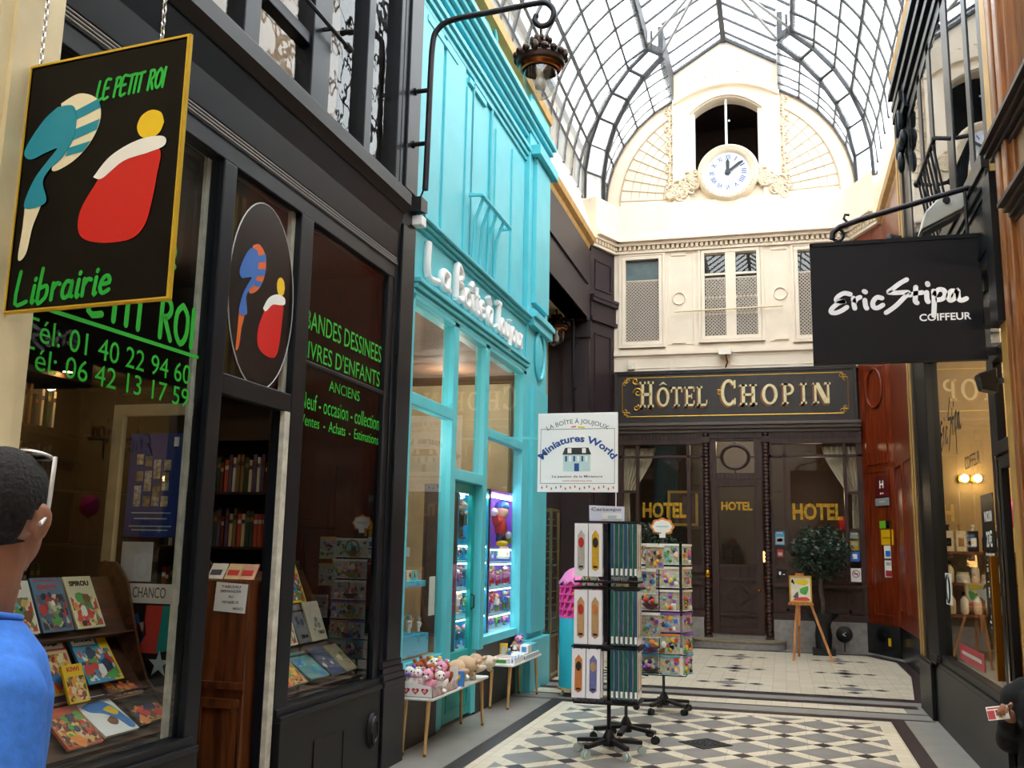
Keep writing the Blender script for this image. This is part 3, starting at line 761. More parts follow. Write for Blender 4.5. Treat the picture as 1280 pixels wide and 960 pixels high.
# vinyl lettering
XT = -2.799
strokes('LE PETIT ROI', (XT, 2.9, 2.5), Y3, Z3, 1.17, .19, .03, .001, GREEN, bs, gap=.14)
MB().ribbon([(XT, 2.95, 2.452), (XT, 4.12, 2.462)], .018, .001, X3).build('lettering_underline', GREEN, bs)
strokes('Librairie', (XT, 3.05, 2.84), Y3, Z3, .83, .27, .03, .001, GREEN, bs)
text('Tél: 01 40 22 94 60', (XT, 3.52, 2.36), Y3, Z3, 1.1, .095, GREEN, bs, depth=.001)
text('Tél: 06 42 13 17 59', (XT, 3.515, 2.245), Y3, Z3, 1.11, .09, GREEN, bs, depth=.001)
for t, y0, y1, z0, z1 in (('BANDES DESSINÉES', 5.22, 6.39, 2.865, 2.99), ("LIVRES D'ENFANTS", 5.2, 6.38, 2.685, 2.8), ('ANCIENS', 5.58, 6.05, 2.53, 2.6), ('Neuf - occasion - collection', 5.21, 6.4, 2.37, 2.475), ('Ventes  -  Achats  -  Estimations', 5.22, 6.4, 2.265, 2.335)):
    text(t.replace('É', 'E'), (XT, (y0+y1)/2, (z0+z1)/2), Y3, Z3, y1-y0, z1-z0, GREEN, bs, depth=.001)
# oval window picture (generic shapes)
RED = mat('red_enamel', '#d3120f', .35, var=0); BLUEP = mat('poster_blue', '#2c67b8', .4, var=0); TEAL = mat('teal_enamel', '#128fa8', .35, var=0)
ORANGE = mat('orange_enamel', '#d9601a', .4, var=0); YEL = mat('yellow_enamel', '#f0c81c', .35, var=0); BLK = mat('black_enamel', '#141213', .25, var=0)
WHT = mat('white_enamel_paint', '#f4f2ec', .35, var=0); IVORY = mat('ivory_enamel', '#efe2bf', .35, var=0)
def emblem(o, u, v, s, blue, stripe, parent, dz=.002):
    """plain picture: striped bulging crescent beside a red bell shape with a white band; s = height"""
    o, u, v = Vector(o), Vector(u), Vector(v); n = u.cross(v)
    P = lambda x, y, k=0: o+u*(x*s)+v*(y*s)+n*(dz*k)
    def outline(pts, k, d=6): return catmull([P(x, y, k) for x, y in pts+[pts[0]]], d)[:-1]
    def slab(b, pts, k): b.prism(outline(pts, k), n*dz)
    b = MB(); slab(b, [(-.34, .96), (-.2, 1.02), (-.06, .95), (-.01, .8), (-.04, .64), (-.12, .5), (-.24, .4), (-.36, .38), (-.3, .6)], 0)
    b.build('pale_bulge', stripe, parent)
    b = MB()
    for pts in ([(-.24, .86), (-.04, .94), (-.015, .86), (-.22, .78)], [(-.22, .7), (-.015, .76), (-.03, .67), (-.22, .61)], [(-.24, .55), (-.07, .58), (-.12, .5), (-.26, .48)]):
        b.prism([P(x, y, 1) for x, y in pts], n*dz)
    b.build('stripes', blue, parent)
    b = MB(); slab(b, [(-.36, .93), (-.24, .92), (-.2, .8), (-.21, .62), (-.28, .48), (-.38, .38), (-.42, .28), (-.38, .1), (-.55, .08), (-.5, .3), (-.4, .46), (-.33, .56), (-.42, .54), (-.54, .5), (-.6, .56), (-.56, .68), (-.46, .84)], 2)
    b.build('blue_shape', blue, parent)
    b = MB(); slab(b, [(-.55, .12), (-.42, .12), (-.47, -.1), (-.5, -.32), (-.56, -.36), (-.55, -.1)], .2); b.build('pale_base', stripe, parent)
    b = MB(); slab(b, [(.1, .38), (.36, .46), (.47, .4), (.46, .2), (.44, .0), (.4, -.2), (.3, -.3), (.08, -.3), (-.08, -.22), (-.1, -.02), (-.0, .2)], 0); b.build('red_shape', RED, parent)
    b = MB(); slab(b, [(-.02, .26), (.1, .42), (.3, .52), (.48, .52), (.5, .44), (.38, .4), (.2, .36), (.05, .24)], 1.1); b.build('white_band', WHT, parent)
    b = MB(); slab(b, [(.38+.1*math.cos(a*PI/4), .64+.12*math.sin(a*PI/4)) for a in range(8)], 0); b.build('yellow_disc', YEL, parent)
ov = MB(); ov.prism(arcpts((XT+.0005, 4.69, 2.93), Y3, Z3, .35, 0, 2*PI, 48, .535)[:-1], (.003, 0, 0))
ov = ov.build('oval_panel', BLK, bs)
b = MB(); b.tube(arcpts((XT+.003, 4.69, 2.93), Y3, Z3, .35, 0, 2*PI, 48, .535), .004, 5); b.build('oval_rim', mat('pale_rim', '#b8b8b8', .4, var=0), bs)
emblem((XT+.004, 4.71, 2.74), Y3, Z3, .46, BLUEP, ORANGE, bs, .001)
# shop interior: floor, ceiling, back shelves
b = MB(); b.box(-6.5, -2.95, 1.2, 6.62, 3.6, 3.7); b.box(-6.5, -2.9, 1.2, 6.62, .005, .06)
b.box(-6.5, -2.9, 1.1, 1.2, 0, 7)
structure(b.build('wall_bookshop_room', mat('dim_brown_room', '#33261e', .7, var=.1)))

# ------------------------------------------------------------------ the turquoise toy shop front
ts = thing('shopfront', 'bright turquoise toy shop front with white foam lettering', 'shopfront', (XL, 9.1, 0))
b = MB()
b.box(-3.0, XL-.06, 6.93, 11.3, 3.68, 7.0)                                  # upper wall
b.box(-3.0, XL-.02, 6.93, 11.3, 3.66, 4.12)                                 # sign board
b.build('upper_wall', CYAN, ts)
b = MB()
for y0, y1, z0, z1 in ((7.0, 7.52, 4.25, 6.12), (7.6, 8.15, 4.25, 6.1), (8.22, 8.36, 4.25, 5.95), (9.06, 9.12, 4.25, 6.0), (9.2, 9.75, 4.25, 5.95), (9.85, 10.35, 4.25, 6.0)):
    b.box(XL-.07, XL-.04, y0, y1, z0, z1)
frame(b, (XL-.06, 8.38, 4.25), Y3, Z3, .66, 1.86, .03, .03)
b.box(XL-.1, XL-.075, 9.12, 9.16, 4.3, 6.1)
b.build('board_panels', CYAN, ts, bevel=.006)
def moul(b, z0, z1, pr, y0, y1, n=3, x=XL-.02):
    for k in range(n):
        q = z0+(z1-z0)*k/n; b.box(x-.2, x+pr*(k+1)/n, y0, y1, q, q+(z1-z0)/n*.82)
b = MB()
moul(b, 6.1, 6.28, .07, 6.93, 11.0, 3, XL-.06); moul(b, 6.4, 6.66, .16, 6.93, 11.42, 4, XL-.06)
moul(b, 4.1, 4.2, .09, 6.93, 10.46, 3); moul(b, 3.54, 3.68, .07, 6.93, 10.46, 3)
for y0, y1 in ((7.1, 7.9), (8.25, 8.8)): b.box(XL-.08, XL-.03, y0, y1, 6.0, 6.06)
b.build('mouldings', CYAN, ts, bevel=.005)
b = MB()
b.box(-2.87, XL, 10.45, 11.42, 0, 7.02); b.box(-2.9, XL+.05, 10.62, 11.3, .62, 3.4); b.box(-2.9, XL+.05, 10.62, 11.3, 4.4, 6.3)
b.box(-2.9, XL+.08, 10.5, 11.44, 0, .55); b.box(-2.9, XL+.07, 10.5, 11.44, 4.1, 4.3); b.box(-2.9, XL+.1, 10.48, 11.45, 4.2, 4.26)
b.box(-2.9, XL+.12, 10.5, 11.44, 6.2, 6.32)
b.tube([(XL+.02, y, z) for (y, z) in [(11.0+.2*math.cos(a*PI/12), 3.85+.3*math.sin(a*PI/12)) for a in range(25)]], .025, 8)
b.ell((XL+.0, 11.0, 3.85), (.04, .15, .23), 16, 10)
b.build('pilaster', CYAN, ts, bevel=.008)
b = MB()
for yc in (8.0, 8.95): b.box(-2.88, XL, yc-.065, yc+.065, .6, 3.55); b.box(-2.88, -2.838, yc-.065, yc+.065, .02, .6)
b.box(-2.88, XL, 10.33, 10.46, .6, 3.55); b.box(-2.86, XL, 6.92, 6.96, .62, 3.55)
b.box(-2.86, XL, 6.96, 7.94, 2.65, 2.75); b.box(-2.86, XL, 9.0, 10.35, 2.63, 2.72); b.box(-2.86, XL, 8.06, 8.9, 2.14, 2.24)
b.box(-2.9, XL-.03, 6.93, 7.98, .58, .66); b.box(-2.9, XL-.03, 9.0, 10.46, .62, .7)
b.box(-2.86, XL, 6.92, 10.46, 3.5, 3.58)
b.build('window_frame', CYAN, ts, bevel=.006)
b = MB()
PL = mat('dark_brown_plinth', '#3b302a', .5, var=.15, scale=4); MB().box(-2.9, -2.84, 6.92, 7.95, 0, .6).build('plinth', PL, ts); b.box(-2.9, -2.84, 9.0, 10.46, 0, .63)
b.build('plinth', PL, ts)
dr = MB(); frame(dr, (-2.89, 8.08, .04), Y3, Z3, .81, 2.1, .09, .045); dr.box(-2.89, -2.85, 8.08, 8.89, .04, .62)
frame(dr, (-2.85, 8.18, .12), Y3, Z3, .6, .4, .02, .01)
dr = dr.build('door', CYAND, ts, bevel=.005)
MB().tube([(-2.845, 8.84, .98), (-2.82, 8.84, .99), (-2.82, 8.84, 1.1), (-2.845, 8.84, 1.11)], .009, 8).build('door_handle', mat('dark_handle', '#333333', .4, var=0), dr)
for y0, y1, z0, z1 in ((6.96, 7.94, .66, 2.65), (6.96, 7.94, 2.75, 3.5), (8.06, 8.9, 2.24, 3.5), (8.17, 8.8, .62, 2.05), (9.0, 10.33, .7, 2.63), (9.0, 10.33, 2.72, 3.5)):
    xp = -2.87 if z1 == 2.05 else -2.822
    MB().box(xp, xp+.006, y0, y1, z0, z1).build('pane', GLASS, ts)
# white foam lettering
FOAM = mat('white_foam', '#fbfbfb', .5, var=0)
for w_, y, wd in (('La', 7.18, .54), ('BoÎte', 7.88, .85), ('à', 8.84, .16), ('Joujoux', 9.14, 1.0)):
    strokes(w_, (XL-.02, y, 3.75), Y3, Z3, wd, .29, .07, .05, FOAM, ts, tube=True, gap=.1)
b = MB(); o = XL-.02
b.tube([(o, 8.27, 4.86), (XL+.1, 8.28, 4.86), (XL+.1, 9.3, 4.86), (o, 9.31, 4.86)], .022, 8)
for y in (8.36, 8.58, 8.82, 9.06): b.tube([(XL+.1, y, 4.86), (XL+.02, y+.01, 4.65), (XL+.0, y+.01, 4.24)], .018, 8)
b.build('iron_railing', CYAN, ts, smooth=40)
b = MB(); b.ell((XL-.05, 8.8, 6.84), (.03, .2, .13), 20, 10); b.tube([(XL-.02, 8.8+.24*math.cos(a*PI/12), 6.84+.16*math.sin(a*PI/12)) for a in range(25)], .02, 8)
frame(b, (XL-.06, 9.2, 6.72), Y3, Z3, 1.1, .25, .025, .02); frame(b, (XL-.06, 7.2, 6.72), Y3, Z3, 1.2, .25, .025, .02)
b.build('frieze_medallion', CYAN, ts, smooth=40)
# interior of the toy shop
b = MB(); b.box(-6.5, -2.9, 6.74, 11.25, 3.55, 3.66); b.box(-6.5, -2.9, 6.74, 11.25, .0, .05); b.box(-5.2, -5.1, 6.74, 11.25, 0, 3.6)
structure(b.build('wall_toyshop_room', mat('warm_brown_room', '#7a5a44', .7, var=.12)))
CABL = mat('cyan_display_back', '#35b4dc', .5, var=0); CABP = mat('purple_display_back', '#c47ce0', .5, var=0)
SHELFG = mat('pale_shelf_edge', '#a8e4e8', .3, var=0)
LED = mat('white_tube_light', '#ffffff', .4, var=0, emit='#f4fbff', es=5)
def showcase(label, y0, y1, z0, shelves, back, ztop):
    t = thing('display_case', label, 'display case', (-2.95, (y0+y1)/2, z0))
    b = MB(); b.box(-3.2, -3.17, y0, y1, z0, ztop); b.box(-3.2, -2.9, y0-.02, y0, z0, ztop); b.box(-3.2, -2.9, y1, y1+.02, z0, ztop); b.box(-3.2, -2.9, y0, y1, ztop, ztop+.03)
    b.build('case', back, t)
    MB().box(-3.205, -2.9, y0-.045, y0-.02, z0, ztop+.03).box(-3.23, -3.2, y0-.045, y1+.02, z0, ztop+.03).build('outer_panel', mat('brown_case_panel', '#5a4a40', .5, var=.1), t)
    for z in shelves:
        MB().box(-3.165, -2.9, y0+.002, y1-.002, z-.018, z).build('shelf', SHELFG, t)
        if z > shelves[0]+.1: MB().box(-2.93, -2.905, y0+.03, y1-.03, z-.03, z-.018).build('light_strip', LED, t)
    MB().box(-2.93, -2.89, y0+.02, y1-.02, ztop-.05, ztop-.02).build('light_strip', LED, t)
    return t
sh2 = [.62, .93, 1.17, 1.44, 1.62]; sh3 = [.72, .88, 1.15, 1.43, 1.56]
showcase('glass fronted display case with blue back and figures behind the toy shop door', 8.56, 9.5, .6, [.62, .9, 1.16, 1.42, 1.58], CABL, 2.1)
showcase('glass fronted display case with purple back and dolls in the toy shop window', 9.6, 10.98, .66, [.7, .87, 1.14, 1.4, 1.55], CABP, 2.12)
def lamp(name, loc, e, col=(1, .85, .65), r=.08, spot=None):
    l = bpy.data.lights.new(name, 'POINT'); l.energy = e; l.color = col; l.shadow_soft_size = r
    o = bpy.data.objects.new(name, l); C.objects.link(o); o.location = loc; return o
lamp('toyshop_ceiling_lamp', (-4.0, 7.6, 3.2), 18, (1, .8, .58)); lamp('toyshop_ceiling_lamp', (-3.6, 10.2, 3.3), 10, (1, .85, .7))
lamp('toyshop_window_fill', (-3.2, 7.5, 2.5), 7, (1, .95, .9)); lamp('bookshop_lamp', (-4.6, 3.4, 3.3), 1.5, (1, .75, .5)); lamp('bookshop_lamp', (-4.2, 5.4, 3.3), 2.5, (1, .75, .5))  # the first is a sourceless light added to brighten the left toy window

# ------------------------------------------------------------------ side passage beyond the toy shop
b = MB()
b.box(-3.5, -3.16, 11.42, 16.33, 5.5, 6.8); b.box(-3.5, -3.12, 11.42, 15.9, 6.1, 6.16)
b.box(-3.5, -3.13, 11.42, 15.9, 5.5, 5.56)
q0, q1 = Vector((-3.16, 16.28, 0)), Vector((-2.86, 17.0, 0)); d = (q1-q0).normalized(); n = Vector((d.y, -d.x, 0))
b.prism([q0, q1, q1-n*.4, q0-n*.4], Z3*6.95)
def onq(a, z, k=0): return q0+d*a+Z3*z+n*k
L = (q1-q0).length
for z0, z1, k in ((0, .5, .05), (5.55, 5.62, .06), (5.62, 5.9, .03), (5.9, 5.97, .08), (5.97, 6.02, .1)):
    b.prism([onq(-.03, z0), onq(L+.02, z0), onq(L+.02, z0, k), onq(-.03, z0, k)], Z3*(z1-z0))
for z0, z1 in ((.7, 5.35), (6.15, 6.7)):
    frame(b, onq(.12, z0), d, Z3, L-.24, z1-z0, .03, .02)
b.box(-3.9, -3.16, 16.2, 16.6, 0, 5.6)                                           # jamb
b.box(-3.62, -3.16, 16.12, 16.2, 0, 5.5); b.box(-3.66, -3.12, 16.08, 16.2, 5.2, 5.5)
b.tube([(-3.4+.16*math.cos(a*PI/10), 16.1, 3.72+.16*math.sin(a*PI/10)) for a in range(21)], .03, 8); b.tube([(-3.4+.08*math.cos(a*PI/10), 16.1, 3.72+.08*math.sin(a*PI/10)) for a in range(21)], .02, 8)
structure(b.build('wall_passage_surround', AUB))
b = MB(); b.box(-3.95, -3.9, 15.6, 16.6, 0, 5.6); b.box(-6.5, -3.9, 16.5, 16.6, 0, 7.2)
b.box(-6.5, -3.2, 11.35, 16.6, 5.6, 5.7); structure(b.build('wall_passage_side', CREAMW))
# ------------------------------------------------------------------ hotel ground floor front
hs = thing('hotel_front', 'dark carved wooden hotel front with draped windows and central door', 'shopfront', (-.75, HY, 0))
b = MB()
HX0, HX1 = -2.84, 1.32
for x0, x1 in ((HX0, -2.7), (-2.47, -2.42), (-1.58, -1.52), (-1.34, -1.27), (-.2, -.13), (.04, .09), (1.02, 1.07), (1.24, HX1)): b.box(x0, x1, HY, HY+.12, .46, 3.5)
for x0, x1 in ((HX0, -1.28), (-.2, HX1)):
    b.box(x0, x1, HY-.02, HY+.1, 3.4, 3.5); b.box(x0, x1, HY, HY+.1, 3.17, 3.21); b.box(x0, x1, HY-.02, HY+.1, 1.2, 1.32)
    b.box(x0, x1, HY+.03, HY+.12, .46, 1.2); b.box(x0, x1, HY-.04, HY+.1, .46, .56); b.box(x0, x1, HY-.04, HY+.1, 1.0, 1.05)
for x0, x1 in ((-2.7, -2.47), (-1.52, -1.34), (-.13, .04), (1.07, 1.24)):
    for z in (2.55, 1.93): b.box(x0, x1, HY+.01, HY+.1, z, z+.045)
for x0, x1 in ((-2.66, -2.1), (-2.0, -1.38), (-.12, .5), (.6, 1.22)): frame(b, (x0, HY+.03, .6), X3, Z3, x1-x0, .36, .05, .03)
b.box(HX0, HX1, HY-.02, HY+.12, 3.5, 3.6)
for k in range(70): b.box(HX0+.03+k*.0595, HX0+.055+k*.0595, HY-.04, HY, 3.5, 3.58)
b.build('carved_frame', HOTELWOOD, hs)
for cx in (-1.24, -.235):
    b = MB(); prof = []
    for k in range(56):
        z = .12+k*.062; prof += [(.045, z), (.06, z+.02), (.06, z+.04), (.045, z+.06)]
    b.lathe(prof, (cx, HY-.03, 0), 12); b.box(cx-.07, cx+.07, HY-.1, HY+.05, .0, .16); b.box(cx-.07, cx+.07, HY-.09, HY+.05, 3.42, 3.52)
    b.build('beaded_column', HOTELWOOD, hs, smooth=50)
b = MB(); b.box(-1.18, -.3, HY, HY+.1, 2.78, 2.9); b.box(-1.18, -.3, HY, HY+.1, 3.46, 3.5); b.box(-1.18, -1.07, HY, HY+.1, 2.9, 3.46); b.box(-.43, -.3, HY, HY+.1, 2.9, 3.46)
for k in range(12): b.box(-1.15+k*.07, -1.11+k*.07, HY-.02, HY, 2.8, 2.88)
b.tube([(-.75+.23*math.cos(a*PI/16), HY+.03, 3.18+.2*math.sin(a*PI/16)) for a in range(33)], .028, 8)
for q in ((-1, 0), (1, 0), (0, 1), (0, -1)):
    b.bar((-.75+q[0]*.24, HY+.03, 3.18+q[1]*.21), (-.75+q[0]*.32, HY+.03, 3.18+q[1]*.28), .03)
b.build('oval_transom', HOTELWOOD, hs)
MB().box(-1.07, -.43, HY+.06, HY+.066, 2.9, 3.46).build('transom_pane', GLASSD, hs)
for x0, x1 in ((-2.7, -1.34), (-.13, 1.24)): MB().box(x0, x1, HY+.07, HY+.076, 1.32, 3.4).build('pane', GLASS, hs)
dr = MB(); frame(dr, (-1.16, HY+.02, .2), X3, Z3, .84, 2.58, .11, .06)
dr.box(-1.1, -.38, HY+.04, HY+.08, .25, 1.34)
for z in (.22, .5, 1.08, 1.3): dr.box(-1.12, -.36, HY-.02, HY+.06, z, z+.05)
dr.box(-.765, -.715, HY+.01, HY+.06, 1.1, 1.3)
cx, cz = -.74, .81
for p, q in (((-.3, 0), (0, .24)), ((0, .24), (.3, 0)), ((.3, 0), (0, -.24)), ((0, -.24), (-.3, 0))):
    dr.bar((cx+p[0], HY+.02, cz+p[1]), (cx+q[0], HY+.02, cz+q[1]), .05, .045, (0, 1, 0))
    dr.bar((cx+p[0]*.55, HY+.02, cz+p[1]*.55), (cx+q[0]*.55, HY+.02, cz+q[1]*.55), .025, .045, (0, 1, 0))
for sx in (-1, 1): dr.bar((cx+sx*.3, HY+.03, cz), (cx+sx*.36, HY+.03, cz), .02)
dr.box(cx-.012, cx+.012, HY+.02, HY+.05, cz+.24, 1.1); dr.box(cx-.012, cx+.012, HY+.02, HY+.05, .55, cz-.24)
dr = dr.build('door', HOTELWOOD, hs)
MB().box(-1.05, -.43, HY+.05, HY+.056, 1.35, 2.67).build('door_pane', GLASS, dr)
b = MB(); b.box(-.42, -.385, HY-.03, HY+.02, .8, 1.0); b.ell((-.4, HY-.05, .92), .03); b.build('door_handle', BRASS, dr)
b = MB(); b.ell((-1.24, HY-.1, 1.18), (.05, .02, .07)); b.build('brass_bell_plate', BRASS, hs)
b = MB(); b.box(-1.18, -.3, HY-.02, HY+.2, .0, .2); b.build('threshold', STONE, hs)
MB().box(HX0, -1.31, HY-.05, HY+.15, 0, .46).build('stone_base', STONE, hs)
b = MB(); b.box(-.17, HX1, HY-.05, HY+.15, 0, .46)
b.build('stone_base', STONE, hs)
b = MB(); b.box(HX0, HX1, HY-.06, HY+.1, 3.6, 3.66); b.box(HX0, HX1, HY-.12, HY+.1, 3.66, 3.72); b.box(HX0, HX1, HY-.17, HY+.1, 3.72, 3.77)
b.build('shop_cornice', mat('taupe_moulding', '#5d5049', .4, var=.05), hs, bevel=.006)
GOLDL = mat('gold_leaf_letters', '#c79a2a', .35, metal=.6, var=.2, scale=25)
for x0, x1, z0, z1 in ((-2.36, -1.6, 2.12, 2.39), (-1.0, -.48, 2.26, 2.41), (.18, .99, 2.11, 2.39)):
    text('HOTEL', ((x0+x1)/2, HY+.045 if z0 > 2.2 else HY+.066, (z0+z1)/2), X3, Z3, x1-x0, z1-z0, GOLDL, hs, 'lettering', .003, bold=.035)
DRAPE = mat('cream_drape', '#d8c6ac', .85, var=.06)
for s, xe in ((1, -2.72), (-1, 1.26)):
    b = MB(); n = 26; P = []
    for j in range(15):
        t = j/14; z = 3.36-1.9*t
        w = .58*(1-t*1.9) if t < .42 else .11+.03*(t-.42)
        w = max(w, .11)
        P.append([(xe+s*(w*i/n), HY+.2+.022*math.sin(i*1.6)+.01*math.sin(i*.7+j), z-(.12*(i/n) if .02 < t < .42 else 0)) for i in range(n+1)])
    vs = [p for r in P for p in r]
    b.add(vs, [(j*(n+1)+i, j*(n+1)+i+1, (j+1)*(n+1)+i+1, (j+1)*(n+1)+i) for j in range(14) for i in range(n)])
    o = b.build('drape', DRAPE, hs, smooth=80); sl = o.modifiers.new('cloth', 'SOLIDIFY'); sl.thickness = .006
lamp('lobby_warm_fill', (-.7, 18.6, 3.6), 14, (1, .7, .42)); lamp('lobby_warm_fill', (.6, 18.8, 2.6), 6, (1, .7, .42))  # unseen lights added to give the lobby a warm glow
for x, z, lb in ((-1.9, 2.4, 'gold framed picture inside the left hotel window'),):
    pf = thing('framed_picture', lb, 'picture', (x, HY+2.55, z)); b = MB(); frame(b, (x-.3, HY+2.58, z-.35), X3, Z3, .6, .7, .05, .03); b.build('frame', GILT, pf); MB().box(x-.26, x+.26, HY+2.575, HY+2.59, z-.31, z+.31).build('canvas', mat('dim_canvas', '#6a4a34', .6, var=.2, scale=6), pf)
rd = thing('reception_desk', 'brown reception desk inside the hotel behind the door', 'desk', (-.6, 18.6, .02)); b = MB(); b.box(-1.5, .3, 18.4, 18.9, .02, 1.05); b.box(-1.55, .35, 18.35, 18.95, 1.05, 1.1); b.build('counter', BROWNWOOD, rd); MB().lathe([(.06, 1.1), (.02, 1.13), (.015, 1.4)], (-.3, 18.6, 0), 12).build('lamp_foot', BRASS, rd); MB().lathe([(.14, 1.38), (.08, 1.58)], (-.3, 18.6, 0), 18).build('lamp_shade', mat('lit_shade', '#e8c080', .7, var=0, emit='#ffbe6a', es=1.5), rd)
# stickers on the side panes and panels
STK = [mat('sticker_blue', '#2f6fd0', .4, var=0), mat('sticker_pale', '#b9b6ae', .4, var=0), mat('sticker_yellow', '#e8b50e', .4, var=0), mat('sticker_red', '#b03038', .4, var=0), mat('sticker_sky', '#4fb0e8', .4, var=0), mat('sticker_green', '#79c22a', .4, var=0)]
def sticker(label, o, u, v, w, h, base, marks=(), sign=None, cat='sticker'):
    t = thing('sticker', label, cat, o); o, u, v = Vector(o), Vector(u).normalized(), Vector(v); n = u.cross(v)
    q = lambda a, c: o+u*(a*w)+v*(c*h)
    MB().prism([q(-.5, -.5), q(.5, -.5), q(.5, .5), q(-.5, .5)], n*.003).build('sheet', base, t)
    for a0, a1, c0, c1, m in marks:
        MB().prism([q(a0, c0)+n*.003, q(a1, c0)+n*.003, q(a1, c1)+n*.003, q(a0, c1)+n*.003], n*.001).build('print', m, t)
    if sign: text(sign[0], o+v*(sign[1]*h)+n*.003, u, v, sign[2]*w, sign[3]*h, sign[4], t, 'lettering', .001, .02)
    return t
ys = HY+.062
sticker('blue and white card sign on the narrow pane right of the hotel door', (-.04, ys, 1.82), X3, Z3, .15, .26, STK[4], [(-.42, .42, -.42, .0, STK[1]), (-.3, .3, -.3, -.1, STK[3]), (-.35, .35, .2, .34, WHT)])
sticker('small reddish notice under the blue sign right of the hotel door', (-.04, ys, 1.55), X3, Z3, .1, .13, STK[3], [(-.35, .35, -.3, .1, STK[1])])
sticker('pale green notice on the far right hotel pane, topmost of three', (1.15, ys, 1.87), X3, Z3, .14, .12, mat('sticker_sage', '#8fa090', .4, var=0), [(-.4, .4, .1, .3, WHT)])
sticker('yellow notice on the far right hotel pane, middle of three', (1.15, ys, 1.7), X3, Z3, .14, .16, mat('sticker_olive', '#a8902a', .4, var=0), [(-.35, .35, .0, .3, STK[1])])
sticker('blue round-marked sticker on the far right hotel pane, lowest of three', (1.15, ys, 1.52), X3, Z3, .14, .16, STK[0], [(-.25, .25, -.25, .25, WHT)])
t = sticker('white no-smoking sign low on the hotel front beside the plant', (1.15, HY-.026, 1.22), X3, Z3, .16, .22, WHT)
cc = Vector((1.15, HY-.0295, 1.24))
MB().tube(arcpts(cc, X3, Z3, .055, 0, 2*PI, 24), .006, 6).bar(cc+Vector((-.04, 0, .04)), cc+Vector((.04, 0, -.04)), .01, .004, (0, 1, 0)).build('ban_ring', STK[3], t)
MB().box(cc.x-.035, cc.x+.035, cc.y-.002, cc.y+.002, cc.z-.006, cc.z+.006).build('cigarette', BLK, t)
sticker('small black card with white marks on the hotel panel by the door', (-.02, HY-.022, 1.22), X3, Z3, .16, .13, BLK, [(-.3, -.1, -.2, .2, WHT), (.1, .3, -.2, -.1, WHT)])
# step
b = MB(); pts = [(-1.5, HY-.06)]+[(-.75+.75*math.cos(PI+PI*k/20), HY-.06-.5*math.sin(PI*k/20)) for k in range(21)]
pts = [(-.74+.76*math.cos(PI+PI*k/24), HY-.112-.48*(math.sin(PI*k/24)**.6 if 0 < k < 24 else 0)) for k in range(25)]
b.prism([(x, y, 0) for x, y in pts], (0, 0, .1), 0); b.prism([(x*1.01+.0074, y-.01 if y < HY-.12 else y, .1) for x, y in pts], (0, 0, .035), 1)
o = b.build('door_step', [STONE, mat('worn_step_top', '#8c7c66', .6, var=.15)], bevel=.006); tag(o, 'rounded grey stone step in front of the hotel door', 'step')
# signboard
sb = thing('signboard', 'long dark hotel signboard with gold slab-serif lettering above the entrance', 'sign', (-.75, HY-.06, 3.79))
b = MB(); b.box(HX0, HX1-.04, HY-.06, HY-.002, 3.78, 4.715); frame(b, (HX0, HY-.06, 3.78), X3, Z3, HX1-.04-HX0, .935, .05, .03); b.box(HX0, HX1-.04, HY-.1, HY-.002, 4.69, 4.717)
b.build('board', mat('brown_black_board', '#2b2422', .4, var=.06), sb, bevel=.005)
b = MB(); fy = HY-.062
def gline(pts, r=.008): b.tube([(x, fy, z) for x, z in pts], r, 6)
gx0, gx1, gz0, gz1 = -2.7, 1.14, 3.9, 4.6; k = .08
gline([(gx0+k, gz0), (gx1-k, gz0)]); gline([(gx0+k, gz1), (gx1-k, gz1)]); gline([(gx0, gz0+k), (gx0, gz1-k)]); gline([(gx1, gz0+k), (gx1, gz1-k)])
for sx, cx in ((1, gx0), (-1, gx1)):
    for sz, cz in ((1, gz0), (-1, gz1)):
        gline([(cx+sx*k, cz), (cx+sx*k, cz+sz*.05), (cx+sx*.03, cz+sz*.03), (cx+sx*.05, cz+sz*k), (cx, cz+sz*k)], .007)
        for dx, dz in ((.1, .05), (.05, .1), (.06, .06)):
            pts = arcpts((cx+sx*dx, fy, cz+sz*dz), X3, Z3, .03, 0, 5, 10); b.tube(pts, .006, 6)
b.build('gold_border', GILT, sb)
